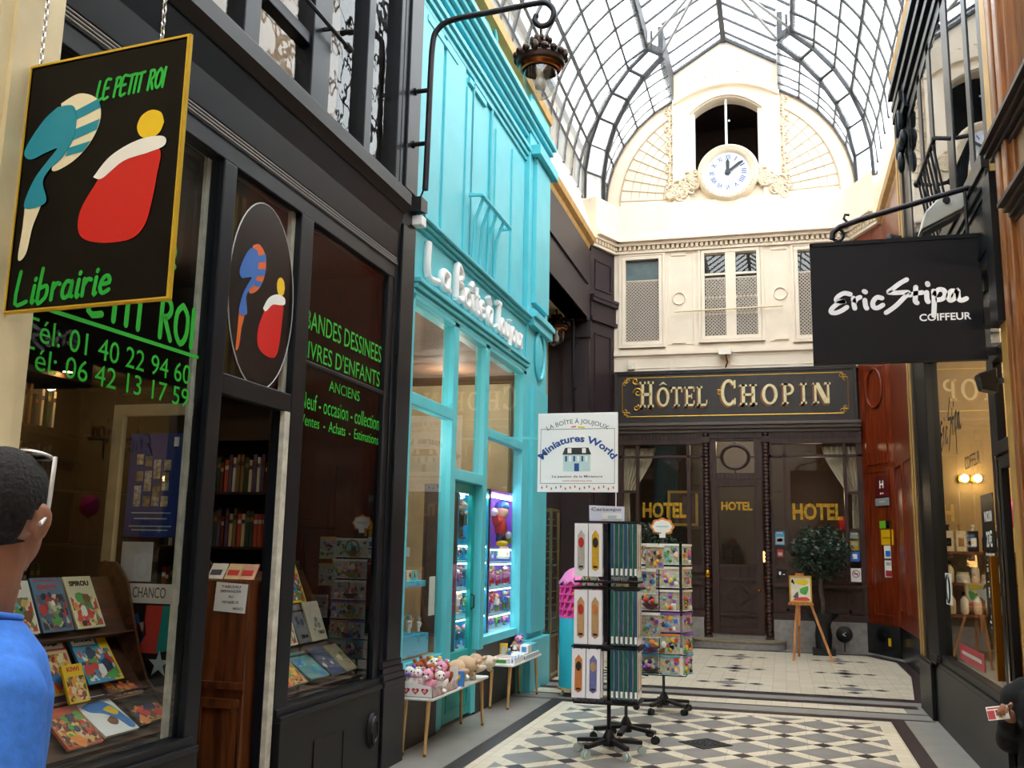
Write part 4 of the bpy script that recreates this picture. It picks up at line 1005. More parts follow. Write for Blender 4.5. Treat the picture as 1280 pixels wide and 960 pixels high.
def slab_glyph(ch, t=.2):
    """list of rectangles and ring segments in a unit box, x0 x1 y0 y1 or ('arc', cx, cy, rx, ry, a0, a1, t)"""
    s = .1; f = .12
    def stem(x): return [(x-t/2, x+t/2, 0, 1), (x-t/2-f, x+t/2+f, 0, s), (x-t/2-f, x+t/2+f, 1-s, 1)]
    if ch == 'H': return stem(.2)+stem(.8)+[(.2, .8, .45, .56)]
    if ch == 'I': return [(.3, .7, 0, 1), (.0, 1, 0, s), (.0, 1, 1-s, 1)]
    if ch in 'OÔ': return [('arc', .5, .5, .5, .5, 0, 360, t)]
    if ch == 'T': return [(.4, .6, 0, 1), (.25, .75, 0, s), (0, 1, 1-s*1.1, 1), (0, .1, .72, 1), (.9, 1, .72, 1)]
    if ch == 'E': return [(.12, .34, 0, 1), (0, 1, 0, s*1.1), (0, 1, 1-s*1.1, 1), (.3, .75, .46, .56), (.9, 1, 0, .28), (.9, 1, .74, 1), (.68, .76, .38, .64)]
    if ch == 'L': return [(.12, .36, 0, 1), (0, .55, 1-s, 1), (0, 1, 0, s*1.1), (.9, 1, 0, .3)]
    if ch == 'C': return [('arc', .52, .5, .5, .5, 42, 318, t), (.84, .95, .66, .96), (.84, .95, .06, .28)]
    if ch == 'P': return [(.14, .36, 0, 1), (0, .52, 0, s), (0, .5, 1-s, 1), ('arc', .5, .72, .46, .28, -90, 90, t*.95), (.3, .52, .44, .53), (.3, .52, .91, 1)]
    if ch == 'N': return [(.08, .2, 0, 1), (.8, .92, 0, 1), (0, .34, 0, s), (.66, 1, 1-s, 1), (0, .3, 1-s, 1), ('dia', .08, 1, .36, 1, .92, 0, .64, 0)]
    return []
def slab_letter(b, ch, x0, x1, z0, z1, y, d):
    W_, H_ = x1-x0, z1-z0
    for g in slab_glyph(ch):
        if g[0] == 'arc':
            _, cx, cy, rx, ry, a0, a1, t = g; N = 28
            for k in range(N):
                A0, A1 = [math.radians(a0+(a1-a0)*q/N) for q in (k, k+1)]
                pp = [(cx+rx*math.cos(A0), cy+ry*math.sin(A0)), (cx+rx*math.cos(A1), cy+ry*math.sin(A1)), (cx+(rx-t)*math.cos(A1), cy+(ry-.11)*math.sin(A1)), (cx+(rx-t)*math.cos(A0), cy+(ry-.11)*math.sin(A0))]
                b.prism([(x0+px*W_, y, z0+py*H_) for px, py in pp], (0, -d, 0))
        elif g[0] == 'dia':
            pp = [(g[1], g[2]), (g[3], g[4]), (g[5], g[6]), (g[7], g[8])]
            b.prism([(x0+px*W_, y, z0+py*H_) for px, py in pp], (0, -d*.97, 0))
        else: b.box(x0+g[0]*W_, x0+g[1]*W_, y-d, y, z0+g[2]*H_, z0+g[3]*H_)
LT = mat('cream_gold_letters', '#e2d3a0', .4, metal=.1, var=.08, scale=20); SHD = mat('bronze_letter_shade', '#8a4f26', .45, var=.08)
def word(chars):
    for ch, x0, x1, z0, z1 in chars:
        b = MB(); slab_letter(b, ch, x0, x1, z0, z1, HY-.07, .012)
        if ch == 'Ô': b.prism([(x0+.03, HY-.07, z1+.03), ((x0+x1)/2, HY-.07, z1+.1), (x1-.03, HY-.07, z1+.03), ((x0+x1)/2, HY-.07, z1+.06)], (0, -.012, 0))
        l = b.build('letter', LT, sb)
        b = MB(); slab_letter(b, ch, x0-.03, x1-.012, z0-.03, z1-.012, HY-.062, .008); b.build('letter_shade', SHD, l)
word([('H', -2.38, -2.14, 4.06, 4.53), ('Ô', -2.08, -1.86, 4.07, 4.42), ('T', -1.83, -1.63, 4.07, 4.42), ('E', -1.59, -1.42, 4.07, 4.42), ('L', -1.38, -1.2, 4.07, 4.42),
      ('C', -.97, -.7, 4.06, 4.53), ('H', -.64, -.36, 4.07, 4.43), ('O', -.27, -.01, 4.07, 4.43), ('P', .06, .27, 4.07, 4.43), ('I', .37, .47, 4.07, 4.43), ('N', .57, .86, 4.07, 4.43)])
b = MB(); scroll(b, (-2.42, HY-.075, 4.33), -1, .09, 1.3, .014); scroll(b, (-2.45, HY-.075, 4.06), -1, .06, 1.2, .012, 2); scroll(b, (-2.46, HY-.075, 4.54), -1, .06, 1.2, .012, 4); scroll(b, (-1.0, HY-.075, 4.3), -1, .05, 1.2, .01, 1)
b.build('flourish', GILT, sb)
# small floodlight and white box above the sign
fl = thing('floodlight', 'small pale floodlight on a bent arm above the hotel signboard', 'lamp', (-.88, HY-.1, 4.76))
b = MB(); b.prism([(-.99, HY-.16, 5.06), (-.77, HY-.16, 5.06), (-.77, HY-.22, 4.95), (-.99, HY-.22, 4.95)], (0, .1, .02)); b.build('lamp_head', mat('pale_grey_metal', '#c9c2b2', .5, var=.03), fl, bevel=.004)
b = MB(); b.tube([(-.88, HY-.1, 5.0), (-.86, HY-.08, 4.9), (-.84, HY-.06, 4.84), (-.88, HY-.02, 4.76)], .014, 8); b.build('arm', BRASS, fl)
o = MB().box(-2.6, -2.48, HY-.09, HY, 4.76, 4.9).box(-2.56, -2.52, HY-.1, HY-.09, 4.8, 4.84).build('junction_box', mat('box_white', '#ece4d0', .5, var=.02), bevel=.006)
tag(o, 'small white box on the cream wall above the left end of the hotel signboard', 'box')
# ------------------------------------------------------------------ red wooden splay right of the hotel
q0, q1 = Vector((1.32, 17.0, 0)), Vector((1.73, 16.1, 0)); d = (q1-q0).normalized(); n = Vector((d.y, -d.x, 0)); L = (q1-q0).length
def onr(a, z, k=0): return q0+d*a+Z3*z+n*k
b = MB(); b.prism([q0, q1, q1-n*.3, q0-n*.3], Z3*6.95, 0)
b.prism([onr(-.02, 0), onr(L+.02, 0), onr(L+.02, 0, .05), onr(-.02, 0, .05)], Z3*.47, 1)
for z0, z1 in ((.6, 2.9), (3.0, 4.6), (4.9, 6.6)): frame(b, onr(.18, z0), d, Z3, L-.36, z1-z0, .025, .015, 0)
b.tube([onr(L/2+.24*math.cos(a*PI/12), 4.25+.32*math.sin(a*PI/12), .015) for a in range(25)], .02, 8, 0)
b.box(1.71, 2.0, 11.2, 16.1, .47, 6.9, 0); b.box(1.70, 2.0, 11.2, 16.1, 0, .47, 1)
for y0, y1 in ((12.2, 13.4), (13.6, 14.8), (15, 15.9)): frame(b, (1.71, y1, .7), -Y3, Z3, y1-y0, 2.2, .04, .02, 0)
structure(b.build('wall_right_far', [REDWOOD, GRANITE]))
def onstk(label, a0, a1, z0, z1, base, marks=(), sign=None, k=.003): return sticker(label, onr((a0+a1)/2, (z0+z1)/2, k), d, Z3, a1-a0, z1-z0, base, marks, sign)
PLQ = mat('dark_red_plaque', '#5e0d12', .3, var=.03)
onstk('dark red plaque with a white letter on the red wooden wall', .4, .82, 2.47, 2.8, PLQ, [(-.12, -.04, -.38, -.3, WHT), (.04, .12, -.38, -.3, WHT)], ('H', .1, .28, .38, WHT), .02)
onstk('grey strip plate under the dark red plaque on the wooden wall', .4, .82, 2.33, 2.45, mat('grey_plate', '#8f8f92', .4, var=0), [(-.2, .2, -.1, .1, STK[1])], None, .02)
onstk('green and black sticker on the red wooden wall, topmost of the column', .47, .84, 1.97, 2.09, STK[5], [(.0, .5, -.5, .5, BLK)])
onstk('bright yellow sticker on the red wooden wall', .5, .86, 1.71, 1.95, STK[2], [(-.4, .4, -.08, .02, mat('sticker_amber', '#b07a00', .4, var=0))])
onstk('white and blue sticker on the red wooden wall under the yellow one', .57, .8, 1.5, 1.7, WHT, [(-.3, .3, -.35, .1, STK[0])])
onstk('white and red sticker on the red wooden wall, lowest of the column', .57, .8, 1.21, 1.47, WHT, [(-.4, .4, -.45, -.1, STK[3]), (-.3, .3, .2, .4, STK[1])])
onstk('small yellow tag on the black granite base of the red wall', .66, .74, .16, .28, STK[2], (), None, .052)
# ------------------------------------------------------------------ right: the hairdresser's front
XR = 1.38
rs = thing('shopfront', 'black hairdresser front with shelves of bottles behind its window', 'shopfront', (XR, 8.8, 0))
b = MB()
b.box(XR, 1.5, 9.97, 10.7, .5, 6.9); b.box(XR+.06, 1.5, 7.2, 7.42, .5, 4.2); b.box(XR+.04, 1.5, 7.2, 9.97, 3.4, 3.5); b.box(XR+.02, 1.5, 7.42, 9.97, .57, .64)
b.box(XR, 1.5, 7.42, 9.97, .53, .57)
b.box(XR+.05, 1.5, 6.55, 7.2, 2.88, 2.96); b.box(XR+.05, 1.5, 6.2, 7.2, 2.24, 2.33); b.box(XR+.05, 1.5, 6.5, 6.62, 0, 3.5)
b.build('window_frame', BLACK2, rs, bevel=.006)
b = MB(); b.box(XR, 1.5, 7.2, 10.3, 0, .53); b.build('base_panel', BLACK2, rs)
b = MB(); b.box(XR-.04, 1.55, 10.3, 11.12, 0, .52); b.box(XR-.03, 1.55, 10.3, 11.1, .52, .55)
for k in range(3): b.box(XR-.03+.008*k, 1.5, 10.0, 10.3, .55+.03*k, .58+.03*k)
b.build('pilaster_base', BLACK2, rs, bevel=.006)
b = MB(); b.box(XR-.02, 1.6, 10.7, 11.12, .5, 6.9); b.build('end_pilaster', mat('dark_brown_paint', '#3a2a20', .4, var=.06), rs)
b = MB(); b.box(XR-.026, XR+.02, 10.82, 10.9, .55, 6.2); b.box(XR-.026, XR+.02, 11.0, 11.1, .55, 6.2); b.build('gold_strip', GOLD, rs)
b = MB(); b.box(XR-.02, 1.5, 6.55, 10.0, 3.5, 4.08); b.box(XR-.06, 1.5, 6.55, 10.72, 4.06, 4.18); b.box(XR-.04, 1.5, 6.55, 10.72, 3.98, 4.06)
frame(b, (XR-.02, 9.9, 3.56), -Y3, Z3, 3.2, .38, .03, .012)
b.build('fascia', BLACK, rs, bevel=.006)
b = MB()
for y0, y1 in ((10.15, 10.3), (9.2, 9.38), (8.6, 8.78), (7.72, 7.98), (7.0, 7.14), (6.55, 6.66)): b.box(XR-.01, 1.5, y0, y1, 4.18, 6.1)
b.box(XR-.01, 1.5, 6.55, 10.7, 6.0, 6.75)
for k in range(4): b.box(XR-.03-.03*k, 1.5, 6.55, 10.72, 6.12+.13*k, 6.2+.13*k)
b.box(XR-.06, 1.5, 9.95, 10.72, 6.1, 6.5)
b.build('upper_frame', BLACK, rs, bevel=.006)
b = MB(); c = Vector((XR-.05, 10.35, 6.1))
for s in (-1, 1):
    b.tube([(c.x, c.y+s*(.05+.12*q), c.z+.1*math.cos(q*5)) for q in [k/10 for k in range(11)]], .04, 8)
for k in range(6): b.ell((XR-.05, 10.15+.08*k, 5.85-.03*(k % 2)), (.04, .04, .09), 8, 6)
b.ell((XR-.06, 10.35, 5.65), (.04, .08, .12), 10, 6); b.box(XR-.09, 1.45, 10.05, 10.68, 6.22, 6.32)
b.build('capital', BLACK, rs, smooth=50)
for y0, y1 in ((9.38, 10.15), (8.78, 9.2), (7.98, 8.6), (7.14, 7.72), (6.66, 7.0)): MB().box(1.378, 1.384, y0, y1, 4.18, 6.0).build('upper_pane', GLASSD, rs)
MB().box(1.9, 1.92, 6.5, 10.7, 4.1, 6.9).build('dark_blind', mat('mauve_brown_blind', '#3a2a2a', .9, var=.1), rs)
MB().box(1.44, 1.446, 7.42, 9.97, .64, 3.4).build('pane', GLASS, rs); MB().box(1.44, 1.446, 6.62, 7.2, 2.96, 3.5).build('pane', GLASS, rs)
# balcony rail before the upper window
b = MB(); b.tube([(XR-.02, 8.75, 4.78), (XR-.14, 8.74, 4.8), (XR-.14, 7.75, 4.8), (XR-.02, 7.74, 4.78)], .018, 8)
for k in range(7): b.tube([(XR-.14, 7.85+.14*k, 4.8), (XR-.05, 7.85+.14*k, 4.2)], .01, 6)
b.ell((XR-.14, 8.74, 4.8), .035); b.build('window_rail', IRON, rs)
# door standing in its frame, gold pull bar, price boards
dr = MB(); frame(dr, (1.47, 7.18, .02), -Y3, Z3, .52, 2.2, .08, .04); dr = dr.build('door', BLACK2, rs)
MB().box(1.49, 1.496, 6.74, 7.1, .1, 2.14).build('door_pane', GLASS, dr)
MB().box(XR-.03, XR+.02, 7.22, 7.3, .74, 1.56).build('gold_pull_bar', BRASS, rs, bevel=.004)
MB().box(XR+.04, XR+.06, 7.2, 7.235, .05, 2.24).build('steel_edge', CHROME, rs)
pb = MB(); pb.box(1.43, 1.434, 7.43, 7.86, 1.02, 2.0); pb = pb.build('price_board', BLK, rs)
for s_, z, w, h in (('MASCULIN', 1.84, .26, .075), ('27€', 1.68, .2, .12), ('shampoing coupe', 1.57, .3, .03), ('coiffage', 1.53, .2, .025), ('Etudiant', 1.46, .28, .03), ('- 10%', 1.42, .2, .025), ('FEMININ', 1.3, .26, .075), ('39€', 1.17, .2, .12), ('shampoing coupe', 1.09, .3, .03), ('brushing', 1.05, .22, .025)):
    text(s_, (1.4295, 7.63, z), -Y3, Z3, w, h, WHT, pb, 'lettering', .001, .02 if h > .05 else 0)
for z in (1.495, 1.375): MB().box(1.4285, 1.4295, 7.5, 7.78, z-.003, z+.003).build('rule', WHT, pb)
DKV = mat('dark_vinyl', '#15130f', .5, var=0)
strokes('Eric', (1.438, 9.6, 2.5), -Y3, Z3, .75, .2, .022, .001, DKV, rs, slant=.25)
# long S, then the rest of the name, on the glass
def gl_strokes(ss, o, u, v, sc, wd, depth, m, parent, name='lettering', tube=False):
    o, u, v = Vector(o), Vector(u), Vector(v); n = u.cross(v); b = MB()
    for s in ss:
        pts = catmull([o+u*(x*sc)+v*(y*sc) for x, y in s], 5)
        if tube: b.tube([p+n*depth*.5 for p in pts], wd/2, 8)
        else: b.ribbon(pts, wd, depth, n)
    return b.build(name, m, parent)
SIG_E = [[(.74, .93), (.52, .98), (.3, .86), (.24, .72), (.42, .66), (.56, .68), (.3, .6), (.08, .42), (.04, .28), (.2, .24), (.42, .32), (.6, .44)], [(.84, .78), (.86, .5), (.88, .38)], [(.86, .6), (.96, .74), (1.08, .8)],
          [(1.24, .68), (1.26, .46), (1.3, .36)], [(1.23, 1.02), (1.28, .98)], [(1.84, .72), (1.66, .76), (1.52, .58), (1.54, .4), (1.68, .36), (1.86, .46)],
          ]
SIG_S = [[(2.72, 1.38), (2.5, 1.26), (2.2, 1.04), (2.08, .94), (2.3, .9), (2.66, .9), (2.76, .86), (2.6, .7), (2.3, .4), (1.96, .16)],
          [(3.02, 1.08), (3.0, .8), (2.98, .56), (3.04, .48)], [(2.8, .78), (2.98, .84), (3.24, .86)],
          [(3.38, .86), (3.38, .6), (3.42, .5)], [(3.42, 1.2), (3.44, 1.14)],
          [(3.62, .9), (3.62, .5), (3.58, -.02)], [(3.62, .72), (3.78, .94), (3.96, .9), (4.0, .72), (3.88, .58), (3.66, .56)],
          [(4.38, .84), (4.2, .86), (4.1, .66), (4.16, .52), (4.32, .6), (4.42, .9), (4.44, .58), (4.54, .5), (4.7, .56)]]
rs.children[-1].name
for o in [c for c in rs.children if c.name.startswith('lettering')]: bpy.data.objects.remove(o)
gl_strokes([[(x, y*1.5) for x, y in s] for s in SIG_E+SIG_S], (1.4385, 9.62, 2.42), -Y3, Z3, .235, .028, .001, DKV, rs)
text('COIFFEUR', (1.4385, 8.14, 2.29), -Y3, Z3, .62, .1, DKV, rs, 'lettering', .001)
# window cards
sticker('dark red banner sticker low on the hairdresser window', (1.438, 8.65, .76), -Y3, Z3, 1.05, .13, STK[3], [(-.4, .4, -.1, .12, STK[1])])
sticker('white oval-marked card at the far edge of the hairdresser window', (1.438, 9.6, 1.26), -Y3, Z3, .3, .28, WHT)
MB().tube(arcpts((1.4345, 9.6, 1.26), -Y3, Z3, .1, 0, 2*PI, 24, .12), .012, 6).build('oval_mark', BLK, [c for c in C.objects if c.get('label', '').startswith('white oval-marked')][0])
# interior
b = MB(); b.box(1.55, 5, 10.66, 10.78, .02, 3.55); b.box(3.4, 3.5, 4, 10.7, 0, 3.6); b.box(1.5, 5, -3, 10.8, 3.55, 3.66); b.box(1.5, 5, 3.9, 4, 0, 3.6); 
structure(b.build('wall_salon_room', mat('warm_beige_wall', '#b09468', .7, var=.05)))
SALW = wood('salon_shelf_wood', '#5a3416', '#8a5a2c', .4, axis='X')
rnd = random.Random(11)
def bottle(kind, loc, label, group, c1, c2):
    b = MB()
    if kind == 0: b.box(-.045, .045, -.035, .035, 0, .2, 0); b.box(-.025, .025, -.037, -.035, .05, .13, 1); b.lathe([(.015, .2), (.015, .235), (.022, .24), (.022, .26), (0, .26)], (0, 0, 0), 10, 1)
    elif kind == 1: b.lathe([(.03, 0), (.038, .02), (.038, .13), (.02, .16), (.014, .175), (.014, .19), (0, .19)], (0, 0, 0), 14, 0); b.lathe([(.018, .175), (.018, .21), (0, .215)], (0, 0, 0), 10, 1)
    else: b.lathe([(.06, 0), (.062, .01), (.062, .07), (.05, .08), (0, .08)], (0, 0, 0), 18, 0); b.lathe([(.055, .08), (.055, .1), (0, .1)], (0, 0, 0), 18, 1)
    o = b.build('hair_product', [c1, c2], smooth=40); o.location = loc; tag(o, label, 'bottle', group); return o
BC = [mat('bottle_ivory', '#e8dcc6', .3, var=0), mat('bottle_black', '#1b1716', .25, var=0), mat('bottle_tan', '#b58a54', .3, var=0), mat('bottle_white', '#f2f2ee', .3, var=0)]
for z, spec, nm in ((1.6, [(0, 0, 1), (0, 0, 2), (0, 1, 3), (1, 1, 2), (0, 1, 3)], 'top'), (1.3, [(1, 0, 1), (2, 3, 0), (1, 0, 1), (2, 3, 2), (1, 3, 1)], 'middle'), (1.0, [(1, 0, 1), (1, 3, 1), (1, 0, 2), (1, 3, 1), (1, 0, 1)], 'lowest')):
    o = MB().box(1.52, 2.3, 10.3, 10.64, z-.025, z).build('salon_shelf', SALW); tag(o, 'brown wooden wall shelf inside the hairdresser window, %s of three' % nm, 'shelf')
    for k, (kd, c1, c2) in enumerate(spec):
        bottle(kd, (1.575+k*.115, 10.4+rnd.uniform(-.02, .02), z+.001), 'hair care bottle or jar on the %s shelf of the hairdresser' % nm, 'hair products on the %s salon shelf' % nm, BC[c1], BC[c2])
PINK = mat('pink_balloon', '#d8307c', .2, var=0, coat=.5); CORAL = mat('coral_balloon', '#d83a50', .2, var=0, coat=.5)
for i, (x, y, z, m_, lb) in enumerate(((1.98, 9.3, 1.93, PINK, 'magenta balloon in the hairdresser window beside the dark bottles'), (1.9, 8.0, 1.9, PINK, 'magenta balloon half hidden behind the price board'), (1.78, 6.75, 1.86, CORAL, 'coral balloon in the hairdresser doorway, upper of two'), (1.82, 6.9, 1.62, CORAL, 'coral balloon in the hairdresser doorway, lower of two'))):
    t = thing('balloon', lb, 'balloon', (x, y, z)); b = MB(); b.ell((x, y, z), (.11, .11, .13), 20, 14); b.build('bulb', m_, t, smooth=80)
    MB().tube([(x, y, z-.13), (x, y, z-.15)], [.008, .02], 8).build('knot', m_, t); MB().tube([(x, y, z-.15), (x+.02, y, z-.5), (x, y, .66 if y > 7.3 else .06)], .003, 5).build('string', WHT, t)
# salon lamps: two small warm bulbs
sl = thing('wall_light', 'pair of small glowing warm bulbs on the beige wall inside the hairdresser', 'lamp', (1.85, 10.6, 2.33))
GLOW = mat('warm_bulb', '#fff0c8', .4, var=0, emit='#ffdf9a', es=14)
MB().box(1.74, 1.96, 10.62, 10.66, 2.3, 2.36).build('back_plate', BRASS, sl)
for x in (1.79, 1.91): MB().ell((x, 10.57, 2.33), .04, 12, 8).build('bulb', GLOW, sl, smooth=80)
lamp('salon_lamp', (2.4, 9.0, 3.3), 40, (1, .82, .55)); lamp('salon_lamp', (2.3, 6.5, 3.3), 18, (1, .82, .55))
MB_ = MB(); MB_.box(2.0, 3.2, 9.9, 10.5, .03, .75); MB_.box(1.95, 3.25, 9.86, 10.5, .75, .8)
tag(MB_.build('salon_counter', SALW), 'brown wooden counter inside the hairdresser window', 'counter')
# ------------------------------------------------------------------ right, nearer: orange wooden front
ns = thing('shopfront', 'orange stained wooden shopfront at the right edge with pale upper glass', 'shopfront', (XR, 5.6, 0))
b = MB()
b.box(XR, 1.6, 5.95, 6.4, 0, 7.0); b.box(XR-.03, 1.5, 6.02, 6.12, 0, 7.0); b.box(XR-.03, 1.5, 6.2, 6.3, 0, 7.0)
for k in range(-5, 3): b.box(XR, 1.6, 5.0+k*1.9-.9, 5.14+k*1.9-.9, 0, 7) if 5.14+k*1.9-.9 < 5.9 else None
b.box(XR, 1.6, -8.2, 5.95, 3.0, 3.5); b.box(XR, 1.6, -8.2, 5.95, 6.4, 7.0); b.box(XR, 1.6, -8.2, 5.95, 0, .6)
b.build('frame', ORANGEWOOD, ns, bevel=.008)
MB().box(XR+.02, 1.6, -8.2, 6.4, 3.58, 4.0).build('tan_fascia', mat('tan_fascia_board', '#9a7450', .5, var=.06), ns)
b = MB()
for z0 in (3.5, 4.0):
    for k in range(4): b.box(XR-.03*k-.01, 1.6, -8.2, 6.0 if z0 < 3.6 else 6.4, z0+.03*k, z0+.027+.03*k)
b.build('moulding', mat('dark_brown_moulding', '#33221a', .45, var=.1), ns)
b = MB(); b.box(XR+.06, XR+.066, -8.2, 5.95, .6, 3.0); b.box(XR+.06, XR+.066, -8.2, 5.95, 4.1, 6.4); b.build('glazing', GLASSD, ns)
MB().box(1.75, 1.77, -8.2, 6, 4.1, 6.9).build('pale_curtain', mat('pale_green_curtain', '#c3c2ae', .9, var=.05), ns)
MB().box(XR-.01, 1.45, 6.4, 6.55, 0, 6.9).build('gold_post', GOLD, ns)
MB().box(1.7, 1.72, -8.2, 6, 0, 3.4).build('dim_back', mat('dim_wood_back', '#4a3626', .8, var=.1), ns)
MB().box(XR-.05, 1.5, 6.4, 6.62, 3.0, 3.98).build('end_bracket', BLACK2, rs)
# ------------------------------------------------------------------ the hairdresser's hanging sign
EX, EY, EZ = .256, 7.0, 3.754; EW, EH = 1.112, .875
es = thing('hanging_sign', 'black hanging sign board with white brush signature above the right walkway', 'sign', (EX+EW/2, EY, EZ-EH))
b = MB(); b.box(EX, EX+EW, EY, EY+.05, EZ-EH, EZ); b.box(EX-.008, EX+EW+.008, EY-.006, EY+.056, EZ-.02, EZ+.008); b.box(EX-.008, EX+EW+.008, EY-.006, EY+.056, EZ-EH-.008, EZ-EH+.015); b.box(EX-.008, EX+.012, EY-.006, EY+.056, EZ-EH, EZ)
b.build('board', mat('charcoal_board', '#131217', .5, var=.04, spec=.2), es)
SW = mat('sign_white', '#eef0fa', .4, var=0)
gl_strokes(SIG_E+SIG_S, (EX+.115, EY, EZ-.56), X3, Z3, .19, .033, .003, SW, es)
text('COIFFEUR', (EX+EW-.245, EY, EZ-.575), X3, Z3, .33, .052, SW, es, 'lettering', .002, .02)
b = MB(); b.tube([(XR+.05, EY+.02, 4.13), (.62, EY+.02, 3.93), (.46, EY+.02, 3.88), (.41, EY+.02, 3.84), (.405, EY+.02, 3.79)], .02, 10)
b.tube([(.405+.04-.04*math.cos(a*.55), EY+.02, 3.82-.045*math.sin(a*.55)) for a in range(9)], .012, 8); b.tube([(.43, EY+.02, 3.79), (.43, EY+.02, 3.75)], .012, 8)
b.tube([(.52, EY+.02, 3.905), (.49, EY+.02, 3.94), (.5, EY+.02, 3.97), (.53, EY+.02, 3.965)], .01, 8)
b.tube([(1.3, EY+.02, 3.74), (1.3, EY+.02, 4.1)], .012, 8); b.box(XR-.02, XR+.04, EY-.05, EY+.09, 3.1, 3.22); b.bar((EX+EW, EY+.025, 2.93), (XR+.1, EY+.025, 2.93), .05)
b.build('bracket', IRON, es, smooth=40)
# floodlight over it
fl = thing('floodlight', 'pale grey wedge-shaped floodlight fixed above the hanging black sign', 'lamp', (1.15, 7.2, 3.95))
b = MB(); fx, fy_, fz = 1.02, 7.25, 3.88
b.prism([(1.02, 7.15, 3.86), (1.06, 7.15, 4.0), (1.14, 7.15, 4.08), (1.36, 7.15, 4.16), (1.36, 7.15, 4.06), (1.3, 7.15, 4.0)], (0, .22, 0)); b.build('housing', mat('grey_cast_metal', '#b9bab4', .45, metal=.2, var=.04), fl, bevel=.008)
MB().prism([(1.03, 7.17, 3.855), (1.3, 7.17, 3.995), (1.3, 7.35, 3.995), (1.03, 7.35, 3.855)], (.004, 0, -.008)).build('lens', mat('grey_lens', '#5e605c', .2, var=0), fl)
MB().lathe([(0, .0), (.025, 0), (.03, -.03), (0, -.03)], (1.2, 7.14, 4.07), 14, axis=AF).build('knob', IRON, fl)
MB().bar((1.36, 7.26, 4.11), (1.41, 7.26, 4.11), .05).build('arm', IRON, fl)
# small round spot on the wall beyond
sp = thing('spot_lamp', 'small black spot lamp with silvery bulb beyond the hanging sign', 'lamp', (1.36, 10.9, 4.95))
MB().lathe([(.03, .1), (.05, .06), (.06, 0), (.055, -.04)], (1.24, 10.9, 4.94), 14).bar((1.24, 10.9, 5.02), (1.4, 10.9, 5.0), .025).build('housing', IRON, sp, smooth=40)
MB().ell((1.24, 10.9, 4.9), .05, 14, 10).build('bulb', CHROME, sp, smooth=80)
cl = thing('loudspeaker_box', 'small black box lamp on the frame by the hairdresser door', 'lamp', (1.36, 6.6, 2.65))
MB().prism([(1.34, 6.58, 2.58), (1.24, 6.56, 2.6), (1.22, 6.56, 2.7), (1.34, 6.58, 2.74)], (0, .12, 0)).build('housing', BPLASTIC, cl, bevel=.01); MB().bar((1.32, 6.64, 2.66), (1.44, 6.6, 2.66), .03).build('arm', BPLASTIC, cl)
# ------------------------------------------------------------------ hanging bookshop sign
t = thing('hanging_sign', 'black hanging sign with thin gold edge, large red and blue shapes and green brush lettering', 'sign')
b = MB(); b.box(0, .735, 0, .01, -.959, 0); b.build('board', mat('sign_black', '#0b0908', .25, var=.03, spec=.15), t)
b = MB(); frame(b, (0, -.003, -.959), X3, Z3, .735, .959, .006, .004); b.box(-.004, 0, -.003, .011, -.963, .004); b.box(.735, .739, -.003, .011, -.963, .004); b.box(-.004, .739, -.003, .011, 0, .005); b.box(-.004, .739, -.003, .011, -.964, -.959)
b.build('gold_edge', mat('gold_edge_paint', '#d9b233', .35, metal=.3, var=.03), t)
emblem((.37, -.002, -.6), X3*1.33, Z3, .445, TEAL, IVORY, t, .001)
SG = mat('sign_green', '#18b03a', .4, var=0)
strokes('LE PETIT ROI', (.335, -.001, -.185), Vector((1, 0, .02)), Z3, .3, .072, .011, .001, SG, t, slant=.2)
strokes('Librairie', (.045, -.001, -.93), Vector((1, 0, .03)), Z3, .43, .12, .016, .001, SG, t, slant=.12)
def chain(b, p, q):
    p, q = Vector(p), Vector(q); n = max(2, int((q-p).length/.022)); d = (q-p).normalized()
    for k in range(n):
        c = p+(q-p)*((k+.5)/n); x = Vector((1, 0, 0)) if k % 2 else Vector((0, 1, 0))
        pts = [c+d*.015*math.cos(a*PI/4)+x*.007*math.sin(a*PI/4) for a in range(9)]; b.tube(pts, .0026, 5)
for x in (.03, .6):
    b = MB(); chain(b, (x, .011, .0), (x, .011, .3)); b.build('chain', CHROME, t)
local(t, (-2.70, 2.773, 3.315), math.radians(-5.06))
t = thing('sign_bracket', 'dark iron wall bar carrying the black bookshop sign', 'bracket', (-2.72, 2.79, 3.6))
b = MB(); b.tube([(-2.72, 2.79, 3.63), (-1.85, 2.72, 3.63)], .016, 8); b.build('bar', IRON, t)
MB().box(-2.72, -2.71, 2.76, 2.82, 3.5, 3.66).build('wall_plate', mat('grey_blue_plate', '#7a8794', .5, var=.1), t)
